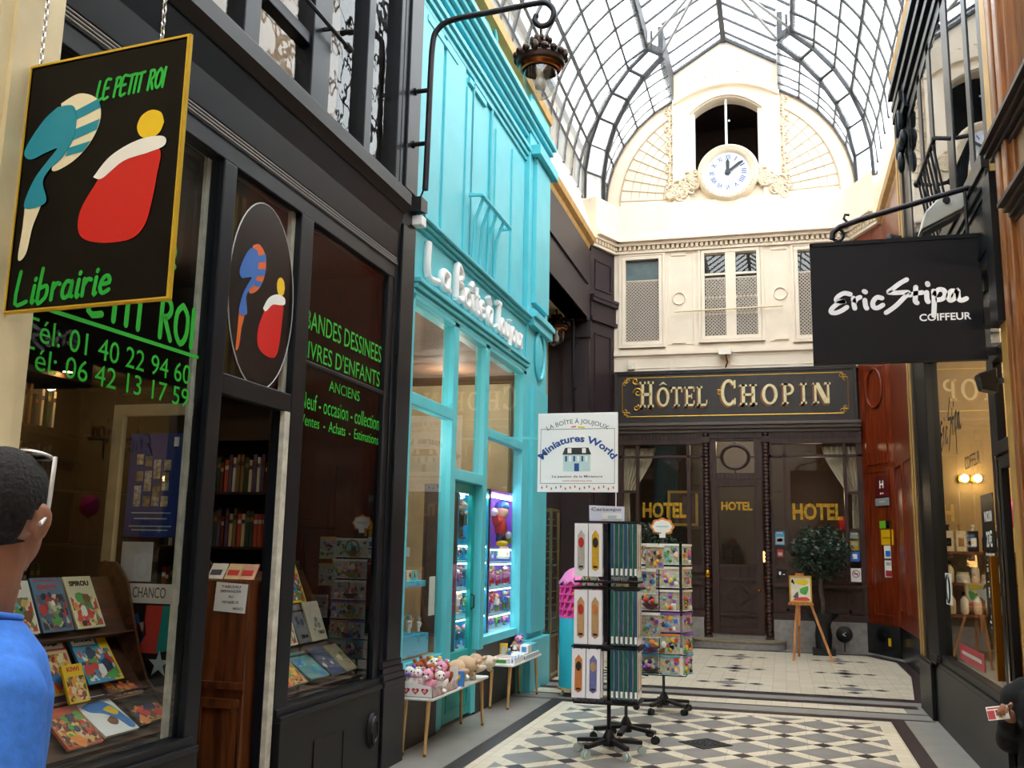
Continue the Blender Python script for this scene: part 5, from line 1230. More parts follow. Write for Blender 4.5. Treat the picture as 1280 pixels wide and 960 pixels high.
# ------------------------------------------------------------------ wall lanterns
def lantern(name, label, hook, path, r, posts, sc=1):
    t = thing(name, label, 'lamp', hook); h = Vector(hook)
    b = MB(); b.tube(catmull(path, 5), r, 10)
    for p, q in posts: b.tube([p, q], r*.8, 8); b.tube([Vector(p)-(Vector(p)-Vector(q)).normalized()*0, Vector(p)+(Vector(q)-Vector(p)).normalized()*.05], r*1.3, 8)
    b.build('bracket_arm', IRON, t, smooth=40)
    L = lambda prof: [(a*sc, c*sc) for a, c in prof]
    b = MB(); b.tube([h, h-Z3*.12*sc], .012*sc, 6)
    b.lathe(L([(.0, -.1), (.03, -.1), (.05, -.14), (.075, -.15), (.07, -.18), (.04, -.2), (.035, -.23), (.06, -.25), (.13, -.27)]), h, 20)
    for k in range(10):
        a = 2*PI*k/10; b.ell(h+Vector((.075*math.cos(a), .075*math.sin(a), -.13))*sc, (.018*sc, .018*sc, .03*sc), 6, 5)
    b.build('finial', BRONZE, t, smooth=40)
    b = MB(); b.lathe(L([(.1, -.25), (.16, -.265), (.19, -.29), (.185, -.33), (.15, -.36)]), h, 28)
    for k in range(16):
        a = 2*PI*k/16; big = 1.5 if k % 4 == 0 else 1
        b.ell(h+Vector((.19*math.cos(a), .19*math.sin(a), -.275+.01*big))*sc, (.03*sc, .03*sc, .032*big*sc), 8, 6)
    b.build('crown', BRONZE, t, smooth=40)
    b = MB(); b.lathe(L([(.165, -.33), (.17, -.35), (.155, -.375), (.14, -.38), (.135, -.36)]), h, 28); b.build('copper_ring', mat('polished_copper', '#a05a2c', .25, metal=.95, var=.05), t, smooth=40)
    b = MB(); b.lathe(L([(.13, -.37), (.132, -.43), (.12, -.52), (.085, -.58), (.04, -.605), (0, -.61)]), h, 28); b.build('glass_globe', glassmat('lamp_glass', (.82, .85, .86), 2.3, .06), t, smooth=60)
    b = MB(); b.lathe(L([(.02, -.36), (.025, -.42), (.045, -.47), (.04, -.52), (0, -.54)]), h, 14); b.build('bulb', mat('frosted_bulb', '#e9e4da', .3, var=0), t, smooth=60)
    return t
Yl = 6.72
lantern('wall_lantern', 'bronze crowned wall lantern with glass bowl on a long arm by the turquoise shop', (-1.71, Yl, 5.58),
    [(-2.63, Yl, 4.31), (-2.625, Yl, 4.6), (-2.62, Yl, 5.2), (-2.61, Yl, 5.55), (-2.57, Yl, 5.67), (-2.45, Yl, 5.735), (-2.1, Yl, 5.76), (-1.78, Yl, 5.78), (-1.67, Yl, 5.77), (-1.61, Yl, 5.69), (-1.64, Yl, 5.6), (-1.71, Yl, 5.58), (-1.76, Yl, 5.63), (-1.75, Yl, 5.68)],
    .024, [((-2.78, Yl, 4.7), (-2.62, Yl, 4.7)), ((-2.78, Yl, 5.15), (-2.62, Yl, 5.15))])
lantern('wall_lantern', 'bronze wall lantern on the dark pillar beyond the turquoise shop', (-3.62, 15.6, 5.62),
    [(-3.4, 16.08, 3.9), (-3.4, 15.98, 4.4), (-3.4, 15.95, 5.3), (-3.42, 15.9, 5.55), (-3.5, 15.78, 5.75), (-3.6, 15.62, 5.83), (-3.64, 15.58, 5.76), (-3.62, 15.6, 5.62)],
    .024, [((-3.4, 16.1, 4.3), (-3.4, 15.97, 4.3)), ((-3.4, 16.1, 5.1), (-3.4, 15.95, 5.1))], 1.1)
o = MB().prism([(-2.765, 6.76, 4.28), (-2.765, 6.9, 4.28), (-2.765, 6.9, 4.18), (-2.765, 6.76, 4.16)], (.09, 0, 0)).tube([(-2.7, 6.8, 4.28), (-2.66, 6.78, 4.36), (-2.64, 6.75, 4.33)], .008, 6).build('junction_box', BPLASTIC, bevel=.006)
tag(o, 'small black cable box on the black pilaster under the lantern arm', 'box')
o = MB().box(-2.765, -2.68, 6.8, 6.9, 4.06, 4.14).build('junction_box', WPLASTIC, bevel=.006); tag(o, 'small white box under the black cable box beside the turquoise shop', 'box')
# ------------------------------------------------------------------ white shop sign
t = thing('hanging_sign', 'square white hanging sign with arched blue lettering and a small house', 'sign', (-1.985, 9.557, 2.12)); SX, SY, SZ, SW_, SH = -2.4, 9.557, 2.119, .829, .808
b = MB(); b.box(SX, SX+SW_, SY, SY+.03, SZ, SZ+SH); b.build('board', WPLASTIC, t, bevel=.004)
sy = SY-.001; scx = SX+SW_/2
def P2(px, py): return (SX+(px-673)/100*SW_, SZ+SH-(py-514)/101*SH)     # picture on the board, in hundredths of its size
NAVY = mat('navy_print', '#1f4d96', .5, var=0); GREYP = mat('grey_print', '#55555c', .5, var=0); REDP = mat('red_print', '#c8645a', .5, var=0); ROOFP = mat('roof_print', '#2a2c30', .5, var=0); PALEB = mat('pale_blue_print', '#bcd6d8', .5, var=0)
R = .36
def arch(rad, sag):
    def f(a, c): 
        th = a/rad; return ((rad+c)*math.sin(th), (rad+c)*math.cos(th)-rad)
    return f
text('Miniatures World', (scx, sy, SZ+.545), X3, Z3, .9, .075, NAVY, t, 'lettering', .001, .03, warp=arch(.478, 0))
text('LA BOÎTE À JOUJOUX', (scx, sy, SZ+.72), X3, Z3, .66, .07, GREYP, t, 'lettering', .001, 0, warp=arch(.75, 0))
text('La passion de la Miniature', (scx, sy, SZ+.155), X3, Z3, .52, .032, GREYP, t, 'lettering', .001, .01)
text('www.miniatures.com', (scx, sy, SZ+.115), X3, Z3, .3, .018, REDP, t, 'lettering', .001)
b = MB(); frame(b, (SX+.03, sy, SZ+.085), X3, Z3, SW_-.06, .56, .004, .001); b.build('border_line', GREYP, t)
b = MB(); hx, hz = scx-.005, SZ+.21
b.box(hx-.14, hx+.14, sy-.001, sy, hz, hz+.17); b.build('house_wall', PALEB, t)
b = MB(); b.prism([(hx-.15, sy-.001, hz+.17), (hx+.15, sy-.001, hz+.17), (hx+.12, sy-.001, hz+.24), (hx-.12, sy-.001, hz+.24)], (0, -.001, 0)); b.build('house_roof', ROOFP, t)
b = MB(); b.box(hx-.025, hx+.025, sy-.002, sy-.001, hz, hz+.08); b.build('house_door', NAVY, t)
for k in range(6): MB().box(hx-.12+k*.042, hx-.1+k*.042, sy-.002, sy-.001, hz+.1, hz+.155).build('house_shutter', NAVY if k % 2 == 0 else WHT, t)
for x in (-.075, .075): MB().box(hx+x-.02, hx+x+.02, sy-.003, sy-.002, hz+.185, hz+.235).build('house_dormer', WHT, t)
b = MB(); b.obox((scx-.04, sy-.0005, SZ+.665), (.05, 0, .005), (0, .001, 0), (0, 0, .012)); b.build('red_ornament', REDP, t)
b = MB(); b.obox((scx+.04, sy-.0005, SZ+.66), (.07, 0, -.005), (0, .001, 0), (0, 0, .015)); b.build('yellow_ornament', YEL, t)
rnd = random.Random(5)
b = MB()
for k in range(16):
    x = SX+.05+k*.049; b.obox((x, sy-.0005, SZ+.045+.012*math.sin(k*2.1)), (.012, 0, .01), (0, .001, 0), (-.006, 0, .022))
b.build('red_pattern', REDP, t)
MB().bar((-2.79, SY+.045, 2.68), (-1.75, SY+.045, 2.68), .02).build('carrying_bar', CYAN, t)
MB().tube([(-1.59, SY+.01, SZ), (-1.585, SY-.02, SZ-.25)], .005, 6).build('white_cord', WPLASTIC, t)
# ------------------------------------------------------------------ spinning racks
def star_base(t, n, r, hub, m, mw, z=.07, rot=0, cast='black'):
    b = MB(); b.lathe([(.05, z), (.05, z+.06), (.03, z+.1), (.02, z+.12)], (hub[0], hub[1], 0), 14)
    b.build('base_hub', m, t, smooth=40)
    for k in range(n):
        a = rot+2*PI*k/n; d = Vector((math.cos(a), math.sin(a), 0)); h = Vector((hub[0], hub[1], 0))
        MB().bar(h+Z3*(z+.045), h+d*r+Z3*(z+.02), .045, .03).build('base_arm', m, t, bevel=.004)
        c = h+d*r; s = Vector((-d.y, d.x, 0)); b = MB()
        ax = Matrix((d.cross(Z3), Z3, d)).transposed() if False else None
        for q in (-.014, .014):
            b.tube([c+s*(q-.008)+Z3*.032, c+s*(q+.008)+Z3*.032], .032, 12)
        b.tube([c+Z3*.03, c+Z3*z], .008, 6); b.build('caster', mw, t, smooth=40)
CLEARP = mat('clear_grey_plastic', '#aebcb4', .15, var=0)
R1 = Vector((-1.325, 7.65, 0))
t = thing('display_rack', 'black revolving rack of slim white and dark green boxes, nearest in the walkway', 'display rack', R1)
star_base(t, 5, .26, R1, IRON, CLEARP, rot=.4)
MB().tube([R1+Z3*.1, R1+Z3*1.78], .016, 10).build('pole', IRON, t)
tiers = [(1.345, 1.75), (.835, 1.24), (.44, .8)]
for z0, z1 in tiers:
    b = MB(); z = z1+.014
    for dx in (-.26, -.1, .1, .26): b.bar((R1.x+dx, R1.y-.16, z), (R1.x+dx, R1.y+.16, z), .012)
    for dy in (-.16, .16): b.bar((R1.x-.26, R1.y+dy, z), (R1.x+.26, R1.y+dy, z), .012)
    b.box(R1.x-.25, R1.x+.25, R1.y-.15, R1.y+.15, z0-.05, z0-.035); b.box(R1.x-.25, R1.x+.25, R1.y-.15, R1.y+.15, z1+.008, z1+.022)
    for q in range(9): b.tube([(R1.x-.24+.06*q, R1.y-.15, z0-.04), (R1.x-.24+.06*q, R1.y-.19, z0-.035), (R1.x-.24+.06*q, R1.y-.19, z0-.012)], .004, 5)
    b.build('tier_frame', IRON, t)
pc = thing('sign_card', 'white cardboard header on top of the box rack, grey lettering', 'sign', (R1.x-.02, R1.y, 1.78))
b = MB(); b.prism([(-1.48, 7.62, 1.765), (-1.2, 7.62, 1.765), (-1.2, 7.625, 1.89), (-1.485, 7.625, 1.9)], (0, .006, 0)); b.build('card', mat('lilac_white_card', '#dcdcec', .6, var=0), pc)
text('Cartexpo', (-1.345, 7.619, 1.865), X3, Z3, .24, .035, GREYP, pc, 'lettering', .001, .01)
b = MB(); b.box(-1.38, -1.22, 7.615, 7.619, 1.79, 1.835); b.build('label_window', WHT, pc); b = MB(); b.box(-1.33, -1.26, 7.613, 7.615, 1.8, 1.82); b.build('label_print', PALEB, pc)
BOXW = mat('white_box_card', '#f1eff4', .5, var=0); BOXG = mat('bottle_green_card', '#0e5553', .5, var=.03); BOXB = mat('blue_green_card', '#144a66', .5, var=.03)
PICT = [mat('print_tan', '#c39a6c', .5, var=.1, scale=30), mat('print_yellow', '#d8a92a', .5, var=.1, scale=30), mat('print_silver', '#b9b3a8', .5, var=.1, scale=30), mat('print_orange', '#c87a3c', .5, var=.1, scale=30), mat('print_violet', '#6a6ea8', .5, var=.15, scale=30), mat('print_red', '#c22a22', .5, var=.05), mat('print_dark', '#2a1e18', .5, var=.05)]
def slim_box(label, group, loc, w, h, d, rz, pic, top, side, lean=0):
    t = thing('slim_box', label, 'box', (0, 0, 0), 0, group)
    b = MB(); b.box(-w/2, w/2, 0, d, 0, h, 0); b.box(-w/2-.0005, w/2+.0005, .0015, d+.0005, -.0005, h+.0005, 1); b.build('carton', [BOXW, side], t)
    iw, z0, z1, zp = w*.27, h*.1, h*.78, h*.1
    b = MB(); b.prism([(-iw, -.0005, z0+zp*.5), (0, -.0005, z0), (iw, -.0005, z0+zp*.5), (iw, -.0005, z1), (0, -.0005, z1+zp), (-iw, -.0005, z1)], (0, -.001, 0)); p = b.build('window_picture', pic, t)
    b = MB(); b.ell((0, -.002, h*.64), (iw*.8, .002, h*.1), 8, 6); b.build('figure_print', top, t)
    MB().box(-iw*.6, iw*.6, -.003, -.0015, h*.16, h*.2).build('dark_print', PICT[6], t)
    MB().box(w/2+.0002, w/2+.0012, d*.2, d*.8, h*.03, h*.16).box(-w/2-.0012, -w/2-.0002, d*.2, d*.8, h*.03, h*.16).build('spine_label', WHT, t)
    if lean: t.rotation_euler = (lean, 0, rz); t.location = loc; return t
    return local(t, loc, rz)
pics = [((2, 5), (1, 6)), ((0, 5), (0, 3)), ((3, 6), (4, 0))]
tn = ('top', 'middle', 'lowest')
for i, (z0, z1) in enumerate(tiers):
    h = z1-z0
    for c in range(2):
        a, q = pics[i][c]
        desc = [['grey window with a red patch', 'yellow window and dark red patch'], ['tan window with a red patch', 'tan window with an orange patch'], ['orange window with a dark patch', 'violet blue window']][i][c]
        slim_box('slim white box with %s, %s tier of the near rack' % (desc, tn[i]), None, (-1.515+.113*c-(.012 if i == 2 else 0), 7.47-(.02 if i == 2 else 0), z0), .105, h, .03, 0, PICT[a], PICT[q], BOXW, lean=-.05 if i == 2 else 0.0)
        slim_box('slim white box behind the front boxes, %s tier of the near rack' % tn[i], 'back boxes in the %s tier of the near rack' % tn[i], (-1.515+.113*c, 7.515, z0), .105, h, .03, 0, PICT[a], PICT[q], BOXG)
    for k in range(6):
        side = BOXG if (k+i) % 3 else BOXB
        for row in range(2):
            last = k == 5
            slim_box(('slim boxed picture facing sideways at the right end, %s tier of the near rack' % tn[i]) if last else ('dark green slim box seen edge on, %s tier of the near rack' % tn[i]), ('right end boxes, %s tier' if last else 'edge-on green boxes, %s tier') % tn[i],
                     (-1.285+.036*k+.028, 7.53+.112*row, z0), .105, h, .028, PI/2, PICT[0], PICT[2], side)
    # pale labels at the foot of the dark spines
# second rack behind
R2 = Vector((-1.29, 8.28, 0))
t = thing('display_rack', 'second revolving rack hidden behind the near box rack, black five-arm foot', 'display rack', R2)
star_base(t, 5, .27, R2, BPLASTIC, BPLASTIC, rot=.9); MB().tube([R2+Z3*.1, R2+Z3*1.72], .014, 10).build('pole', STEEL, t)
b = MB()
for z in (.55, .95, 1.35, 1.7):
    for a in range(8): b.bar(R2+Z3*z, R2+Vector((.3*math.cos(a*PI/4), .3*math.sin(a*PI/4), z)), .008)
b.build('wire_arms', IRON, t)
def palette(k): return MATS.get('toy%d' % k) or mat('toy%d' % k, ['#d8433a', '#f0c23a', '#3f7fc4', '#57a548', '#e88ab4', '#f3efe4', '#7a4a2a', '#8a5ac0', '#e98a3a', '#2f3a5a', '#58b8c8', '#e8d0b0'][k], .45, var=0)
def busy(k):
    nm_ = 'printed_card%d' % k
    if nm_ in MATS: return MATS[nm_]
    M = mat(nm_, '#888888', .35, var=0); nt = M.node_tree; b = nt.nodes['Principled BSDF']
    tc = nt.nodes.new('ShaderNodeTexCoord'); v = nt.nodes.new('ShaderNodeTexVoronoi'); v.inputs['Scale'].default_value = 42+9*k
    h = nt.nodes.new('ShaderNodeHueSaturation'); h.inputs['Saturation'].default_value = .75; h.inputs['Value'].default_value = .8
    mx = nt.nodes.new('ShaderNodeMix'); mx.data_type = 'RGBA'; mx.inputs[0].default_value = .5; mx.inputs[7].default_value = lin(['#e8ddc8', '#c8d8c0', '#e8c8d0', '#b8a080'][k])
    nt.links.new(tc.outputs['Object'], v.inputs['Vector']); nt.links.new(v.outputs['Color'], h.inputs['Color']); nt.links.new(h.outputs['Color'], mx.inputs[6]); nt.links.new(mx.outputs[2], b.inputs['Base Color']); return M
def toy_pack(label, group, loc, rz, w, h, seed, edge):
    """clear bag with a printed card and a few coloured pieces"""
    rr = random.Random(seed); t = thing('toy_pack', label, 'toy', (0, 0, 0), 0, group)
    MB().box(-w/2, w/2, .012, .016, 0, h).build('card', busy(seed % 4), t)
    b = MB(); b.box(-w/2, w/2, 0, .016, h*.9, h); b.box(-w/2, w/2, 0, .016, 0, h*.03); b.build('header', edge, t)
    b = MB(); ms = []
    for k in range(rr.randint(9, 13)):
        m = rr.randrange(12); ms.append(palette(m)); x, z, s = rr.uniform(-w*.36, w*.36), rr.uniform(h*.14, h*.78), rr.uniform(.06, .14)*w
        if rr.random() < .6: b.ell((x, .004, z), (s, .012, s*rr.uniform(.7, 1.4)), 8, 6, m=k)
        else: b.obox((x, .004, z), (s*1.5, 0, s*.3), (0, .018, 0), (-s*.3, 0, s*1.5), m=k)
    b.build('pieces', ms, t, smooth=50)
    return local(t, loc, rz)
for k, (x, y, z, rz) in enumerate(((-1.58, 8.16, 1.42, -.3), (-1.58, 8.16, 1.18, -.3), (-1.55, 8.1, .9, -.2), (-1.02, 8.1, 1.4, .3), (-1.3, 8.0, 1.2, 0), (-1.08, 8.05, 1.2, .2), (-1.3, 8.0, .8, 0), (-1.05, 8.06, .85, .2))):
    toy_pack('small toy pack on the second rack behind the near box rack', 'packs on the second rack', (x, y, z), rz, .15, .2, 100+k, palette(1 if k < 2 else 5))
# third rack: toys in clear packs, oval header
R3 = Vector((-1.16, 9.83, 0))
t = thing('display_rack', 'tall revolving rack of clear toy packs with oval header, before the hotel front', 'display rack', R3)
star_base(t, 5, .27, R3, BPLASTIC, BPLASTIC, rot=.6, z=.07); MB().tube([R3+Z3*.1, R3+Z3*1.74], .014, 10).build('pole', STEEL, t)
MB().tube([R3+Vector((0, -.27, .42)), R3+Vector((0, -.27, 1.62))], .008, 8).build('front_rod', IRON, t)
b = MB()
rows = [1.42, 1.2, .98, .78, .58, .385]
for z in rows:
    b.bar((R3.x-.24, R3.y-.26, z-.01), (R3.x+.24, R3.y-.26, z-.01), .008); b.bar((R3.x+.24, R3.y-.26, z-.01), (R3.x+.24, R3.y+.2, z-.01), .008)
    for x in (-.22, .22): b.bar((R3.x, R3.y, z), (R3.x+x, R3.y-.26, z-.01), .008)
b.build('wire_arms', IRON, t)
hd = thing('sign_card', 'small oval white header with an orange scalloped edge on the toy rack', 'sign', (R3.x, R3.y-.02, 1.72))
def scal(rx, rz_, n, am): return [(R3.x+rx*(1+am*math.cos(n*a))*math.cos(a), R3.y-.02, 1.79+rz_*(1+am*math.cos(n*a))*math.sin(a)) for a in [2*PI*k/64 for k in range(64)]]
MB().prism(scal(.115, .085, 8, .07), (0, .008, 0)).build('edge_card', palette(8), hd); MB().prism([(x, y-.003, z) for x, y, z in scal(.095, .066, 8, .05)], (0, .004, 0)).build('white_card', WHT, hd)
MB().box(R3.x-.06, R3.x+.06, R3.y-.0245, R3.y-.0232, 1.785, 1.8).build('print', PALEB, hd); MB().box(R3.x-.03, R3.x+.03, R3.y-.03, R3.y-.01, 1.68, 1.73).build('stem', WHT, hd)
edges = [5, 5, 5, 7, 7, 10]
rn = ['top', 'second', 'third', 'fourth', 'fifth', 'lowest']
for i, z in enumerate(rows):
    hh = (.2 if i < 3 else .185)
    for c in range(2):
        toy_pack('clear toy pack in the %s front column of the toy rack, %s row' % (('left', 'right')[c], rn[i]), None, (R3.x-.105+.2*c, R3.y-.297, z), 0, .19, hh, i*7+c, palette(edges[i] if not (i == 4 and c) else 8))
    toy_pack('clear toy pack on the right side of the toy rack, %s row' % rn[i], None, (R3.x+.262, R3.y-.15, z), 1.2, .19, hh, i*7+5, palette(edges[i]))
BSK = [mat('basket%d' % k, c, .5, var=.1) for k, c in enumerate(('#9a7a2e', '#a89a3a', '#5a1c24', '#b8a02c', '#50205a', '#2a2a30'))]
for i, z in enumerate(rows):
    c = Vector((R3.x-.075, R3.y-.4, z+.02)); rr = random.Random(40+i)
    t = thing('toy_basket', 'small %s bowl of tiny toys hung at the left of the toy rack, %s row' % (('brown', 'olive', 'maroon', 'mustard', 'purple', 'black')[i], rn[i]), 'basket', c)
    b = MB(); b.lathe([(.03, 0), (.06, .02), (.085, .05), (.08, .052), (.05, .03), (0, .02)], c, 16); b.build('bowl', BSK[i], t, smooth=40); MB().tube([c+Vector((.03, .078, .048)), c+Vector((.06, .1, .0)), Vector((R3.x-.2, R3.y-.258, z-.008))], .004, 6).build('hook', IRON, t)
    if i == 0:
        b = MB(); b.tube(arcpts(c+Z3*.05, X3, Z3, .08, 0, PI, 14, .11), .008, 6); b.build('handle', BSK[i], t)
    b = MB(); ms = []
    for k in range(6): ms.append(palette(rr.randrange(12))); b.ell(c+Vector((rr.uniform(-.05, .05), rr.uniform(-.04, .04), rr.uniform(.05, .11))), rr.uniform(.02, .035), 8, 6, m=k)
    b.build('tiny_toys', ms, t, smooth=60)
# ------------------------------------------------------------------ pink and turquoise drum stand
PC = Vector((-2.15, 10.56, 0))
HOT = mat('hot_pink', '#e8409c', .4, var=0); HOTL = mat('candy_pink', '#f58cc8', .4, var=0); TQ = mat('drum_turquoise', '#2fb4c8', .4, var=.02)
t = thing('drum_stand', 'round turquoise drum stand with pink pigeonhole rack and scalloped pink top', 'display stand', PC)
MB().lathe([(.225, .09), (.225, .82), (0, .82)], PC, 36).build('drum', TQ, t, smooth=40)
b = MB(); b.lathe([(.18, .82), (.18, 1.15)], PC, 32)
for z in (.821, .9, .98, 1.06, 1.14): b.lathe([(.18, z), (.228, z), (.228, z+.018), (.18, z+.018)], PC, 32)
for r_ in range(4):
    for k in range(18):
        a = 2*PI*(k+.5*(r_ % 2))/18; z = .82+.08*r_; d = Vector((math.cos(a), math.sin(a), 0)); s = Vector((-d.y, d.x, 0)); c = PC+d*.205
        b.prism([c+d*.022+Z3*z-s*.035, c+d*.022+Z3*z+s*.012, c+d*.022+Z3*(z+.08)+s*.035, c+d*.022+Z3*(z+.08)+s*.02], -d*.045)
b.build('pigeonhole_rack', HOT, t)
b = MB()
for r_ in range(4):
    for k in range(18):
        a = 2*PI*(k+.5*(r_ % 2)+.45)/18; d = Vector((math.cos(a), math.sin(a), 0)); s = Vector((-d.y, d.x, 0)); c = PC+d*.19+Z3*(.845+.08*r_); b.obox(c, d*.03, s*.045, Z3*.02, (k+r_) % 2)
b.build('cell_trays', [CYAND, palette(1)], t); t.children[-1]['kind'] = 'stuff'
b = MB(); n = 72; vs = []
prof = [(0, 1.36), (.06, 1.355), (.12, 1.33), (.17, 1.29), (.2, 1.24), (.235, 1.19)]
for j, (r_, z) in enumerate(prof):
    for k in range(n):
        a = 2*PI*k/n; w = j/5; vs.append(PC+Vector((r_*math.cos(a)*(1+.04*w*math.cos(12*a)), r_*math.sin(a)*(1+.04*w*math.cos(12*a)), z-.02*w*w*math.cos(12*a))))
b.add(vs, [(j*n+k, j*n+(k+1) % n, (j+1)*n+(k+1) % n, (j+1)*n+k) for j in range(5) for k in range(n)])
o = b.build('scalloped_top', HOTL, t, smooth=60); sl_ = o.modifiers.new('thick', 'SOLIDIFY'); sl_.thickness = .008
MB().lathe([(.19, 1.14), (.2, 1.2), (.19, 1.24)], PC, 32).build('collar', HOT, t, smooth=40)
MB().lathe([(.24, .07), (.24, .09), (0, .09)], PC, 28).build('base_board', LEGWOOD, t)
for a in (.6, 2.2, 3.8, 5.3):
    c = PC+Vector((.2*math.cos(a), .2*math.sin(a), 0)); MB().tube([c+Vector((-.012, 0, .028)), c+Vector((.012, 0, .028))], .028, 12).tube([c+Z3*.03, c+Z3*.07], .01, 6).build('caster', CLEARP, t)
# ------------------------------------------------------------------ tall glass cabinet beyond the turquoise pilaster
GC = Vector((-2.86, 11.75, 0))
t = thing('glass_cabinet', 'tall narrow brass-edged glass cabinet of small figures beyond the turquoise pilaster', 'cabinet', GC)
b = MB(); x0, x1, y0, y1, z0, z1 = -3.04, -2.72, 11.55, 11.95, .05, 2.03
for x in (x0, x1):
    for y in (y0, y1): b.box(x-.015, x+.015, y-.015, y+.015, 0, z1)
for z in (.05, z1-.02, .5):
    for y in (y0, y1): b.box(x0, x1, y-.012, y+.012, z, z+.03)
    for x in (x0, x1): b.box(x-.012, x+.012, y0, y1, z, z+.03)
b.build('frame', mat('aged_brass', '#8a7a56', .35, metal=.7, var=.1), t); MB().box(x0, x1, y0, y1, .0, .5).build('base_cupboard', mat('brown_cupboard', '#4a3426', .5, var=.1), t)
for nm in ('front', 'side'):
    MB().box(x0+.015, x1-.015, y0-.003, y0+.003, .53, z1-.02).build('pane', GLASS, t) if nm == 'front' else MB().box(x1-.003, x1+.003, y0+.015, y1-.015, .53, z1-.02).build('pane', GLASS, t)
levels = [.55+.16*k for k in range(9)]
for z in levels: MB().box(x0+.01, x1-.01, y0+.01, y1-.01, z, z+.008).build('shelf', mat('glass_shelf', '#9ab0a8', .1, var=0), t)
# ------------------------------------------------------------------ toys
def figurine(seed, h, label, group, loc, rz=0, cols=None):
    rr = random.Random(seed); b = MB(); c = [palette(k) for k in (cols or [rr.randrange(12) for _ in range(4)])]
    sk = mat('toy_skin', '#e0b490', .5, var=0)
    w = h*.2
    for s in (-1, 1):
        b.tube([(s*w*.42, 0, h*.02), (s*w*.4, 0, h*.38)], [w*.3, w*.34], 7, m=1); b.ell((s*w*.45, -w*.18, h*.041), (w*.34, w*.5, h*.04), 8, 5, m=2)
        a = rr.uniform(-.2, .9); b.tube([(s*w*.75, 0, h*.66), (s*w*1.25, -w*.25, h*(.5+.16*a)), (s*w*1.3, -w*.6, h*(.5+.3*a))], [w*.24, w*.2, w*.16], 7, m=0)
        b.ell((s*w*1.3, -w*.65, h*(.5+.3*a)), w*.22, 7, 5, m=3)
    b.lathe([(0, h*.34), (w*.8, h*.36), (w*.75, h*.5), (w*.85, h*.66), (w*.3, h*.7), (0, h*.71)], (0, 0, 0), 12, m=0)
    b.ell((0, 0, h*.82), (w*.72, w*.7, h*.13), 12, 8, m=3)
    if rr.random() < .5: b.lathe([(w*.8, h*.86), (w*.6, h*.93), (w*.1, h*1.0)], (0, 0, 0), 12, m=2)
    else: b.ell((0, w*.12, h*.87), (w*.76, w*.74, h*.1), 12, 8, m=2)
    o = b.build('toy_figure', [c[0], c[1], c[2], sk], smooth=60); o.location = Vector(loc)+Z3*.0015; o.rotation_euler[2] = rz
    return tag(o, label, 'toy', group)
def toybox(seed, w, d, h, label, group, loc, rz=0, base=None):
    rr = random.Random(seed); t = thing('toy_box', label, 'box', (0, 0, 0), 0, group)
    MB().box(-w/2, w/2, 0, d, 0, h).build('carton', base or palette(rr.choice([5, 11, 5, 10, 4])), t, bevel=.002)
    b = MB(); ms = []
    for k in range(3): ms.append(palette(rr.randrange(12))); x = rr.uniform(-.3, .3)*w; z = h*rr.uniform(.3, .7); b.box(x-w*.12, x+w*.12, -.0015, 0, z-h*.18, z+h*.18, k)
    b.build('print', ms, t); return local(t, loc, rz)
rr = random.Random(2)
nm = ['lowest', 'second', 'middle', 'fourth', 'top']
for j, z in enumerate(sh2):
    if j == 4:
        figurine(501, .38, 'large brown figure on the top shelf of the blue display case', None, (-2.99, 8.9, z), PI/2+.3, [6, 6, 6, 6]); figurine(502, .42, 'large pale figure on the top shelf of the blue display case', None, (-2.97, 9.16, z), PI/2, [11, 0, 3, 11]); continue
    n = 6; hs_ = [.2, .2, .2, .12][j]
    for k in range(n): figurine(510+j*20+k, hs_*rr.uniform(.8, 1.1), 'small painted figure on the %s shelf of the blue display case' % nm[j], 'figures on the %s blue display shelf' % nm[j], (-2.95-.1*(k % 2), 8.72+.125*k, z), PI/2+rr.uniform(-.4, .4), [9, 2, rr.randrange(12), 9] if j in (0, 2, 3) else None)
for j, z in enumerate(sh3):
    if j == 4: continue
    n = 8; hs_ = [.13, .2, .2, .12][j]
    for k in range(n):
        if (j, k) in ((1, 5), (1, 6), (3, 4), (3, 5)):
            if k in (5,) and j == 1 or (j == 3 and k == 4): toybox(700+j*10+k, .18, .1, .14 if j == 1 else .1, 'clear fronted toy box on the %s shelf of the purple display case' % nm[j], None, (-2.93, 9.75+.15*k, z), PI/2)
            continue
        figurine(610+j*20+k, hs_*rr.uniform(.75, 1.1), 'small painted doll on the %s shelf of the purple display case' % nm[j], 'dolls on the %s purple display shelf' % nm[j], (-2.95-.1*(k % 2), 9.74+.15*k, z), PI/2+rr.uniform(-.4, .4), [4, 0, rr.randrange(12), 4] if j == 2 else ([10, 5, 10, 5] if j == 3 else None))
# big rag doll in the purple case
t = thing('rag_doll', 'large bright rag doll with yellow shoes above the purple display shelves', 'doll', (-3.0, 10.3, sh3[4]))
def dl(y, z, x=-3.0): return Vector((x, 10.3+y, sh3[4]+z))
b = MB(); b.ell(dl(0, .22), (.07, .09, .12), 14, 10); b.tube([dl(-.06, .28), dl(-.18, .26), dl(-.24, .34)], [.045, .04, .035], 8); b.tube([dl(.06, .28), dl(.14, .2), dl(.1, .14)], [.045, .04, .035], 8); b.build('tunic', palette(0), t, smooth=80)
b = MB(); b.ell(dl(.03, .38), (.08, .085, .085), 14, 10); b.build('head', mat('doll_skin', '#e9c09a', .6, var=0), t, smooth=80)
b = MB(); b.ell(dl(.05, .44), (.085, .1, .06), 14, 8); b.tube([dl(.08, .46), dl(.2, .46), dl(.3, .42)], [.06, .04, .012], 10); b.build('floppy_cap', palette(2), t, smooth=80)
b = MB(); b.tube([dl(-.04, .14), dl(-.06, .06)], .035, 8); b.tube([dl(.05, .14), dl(.13, .08)], .035, 8); b.build('trousers', palette(9), t, smooth=80)
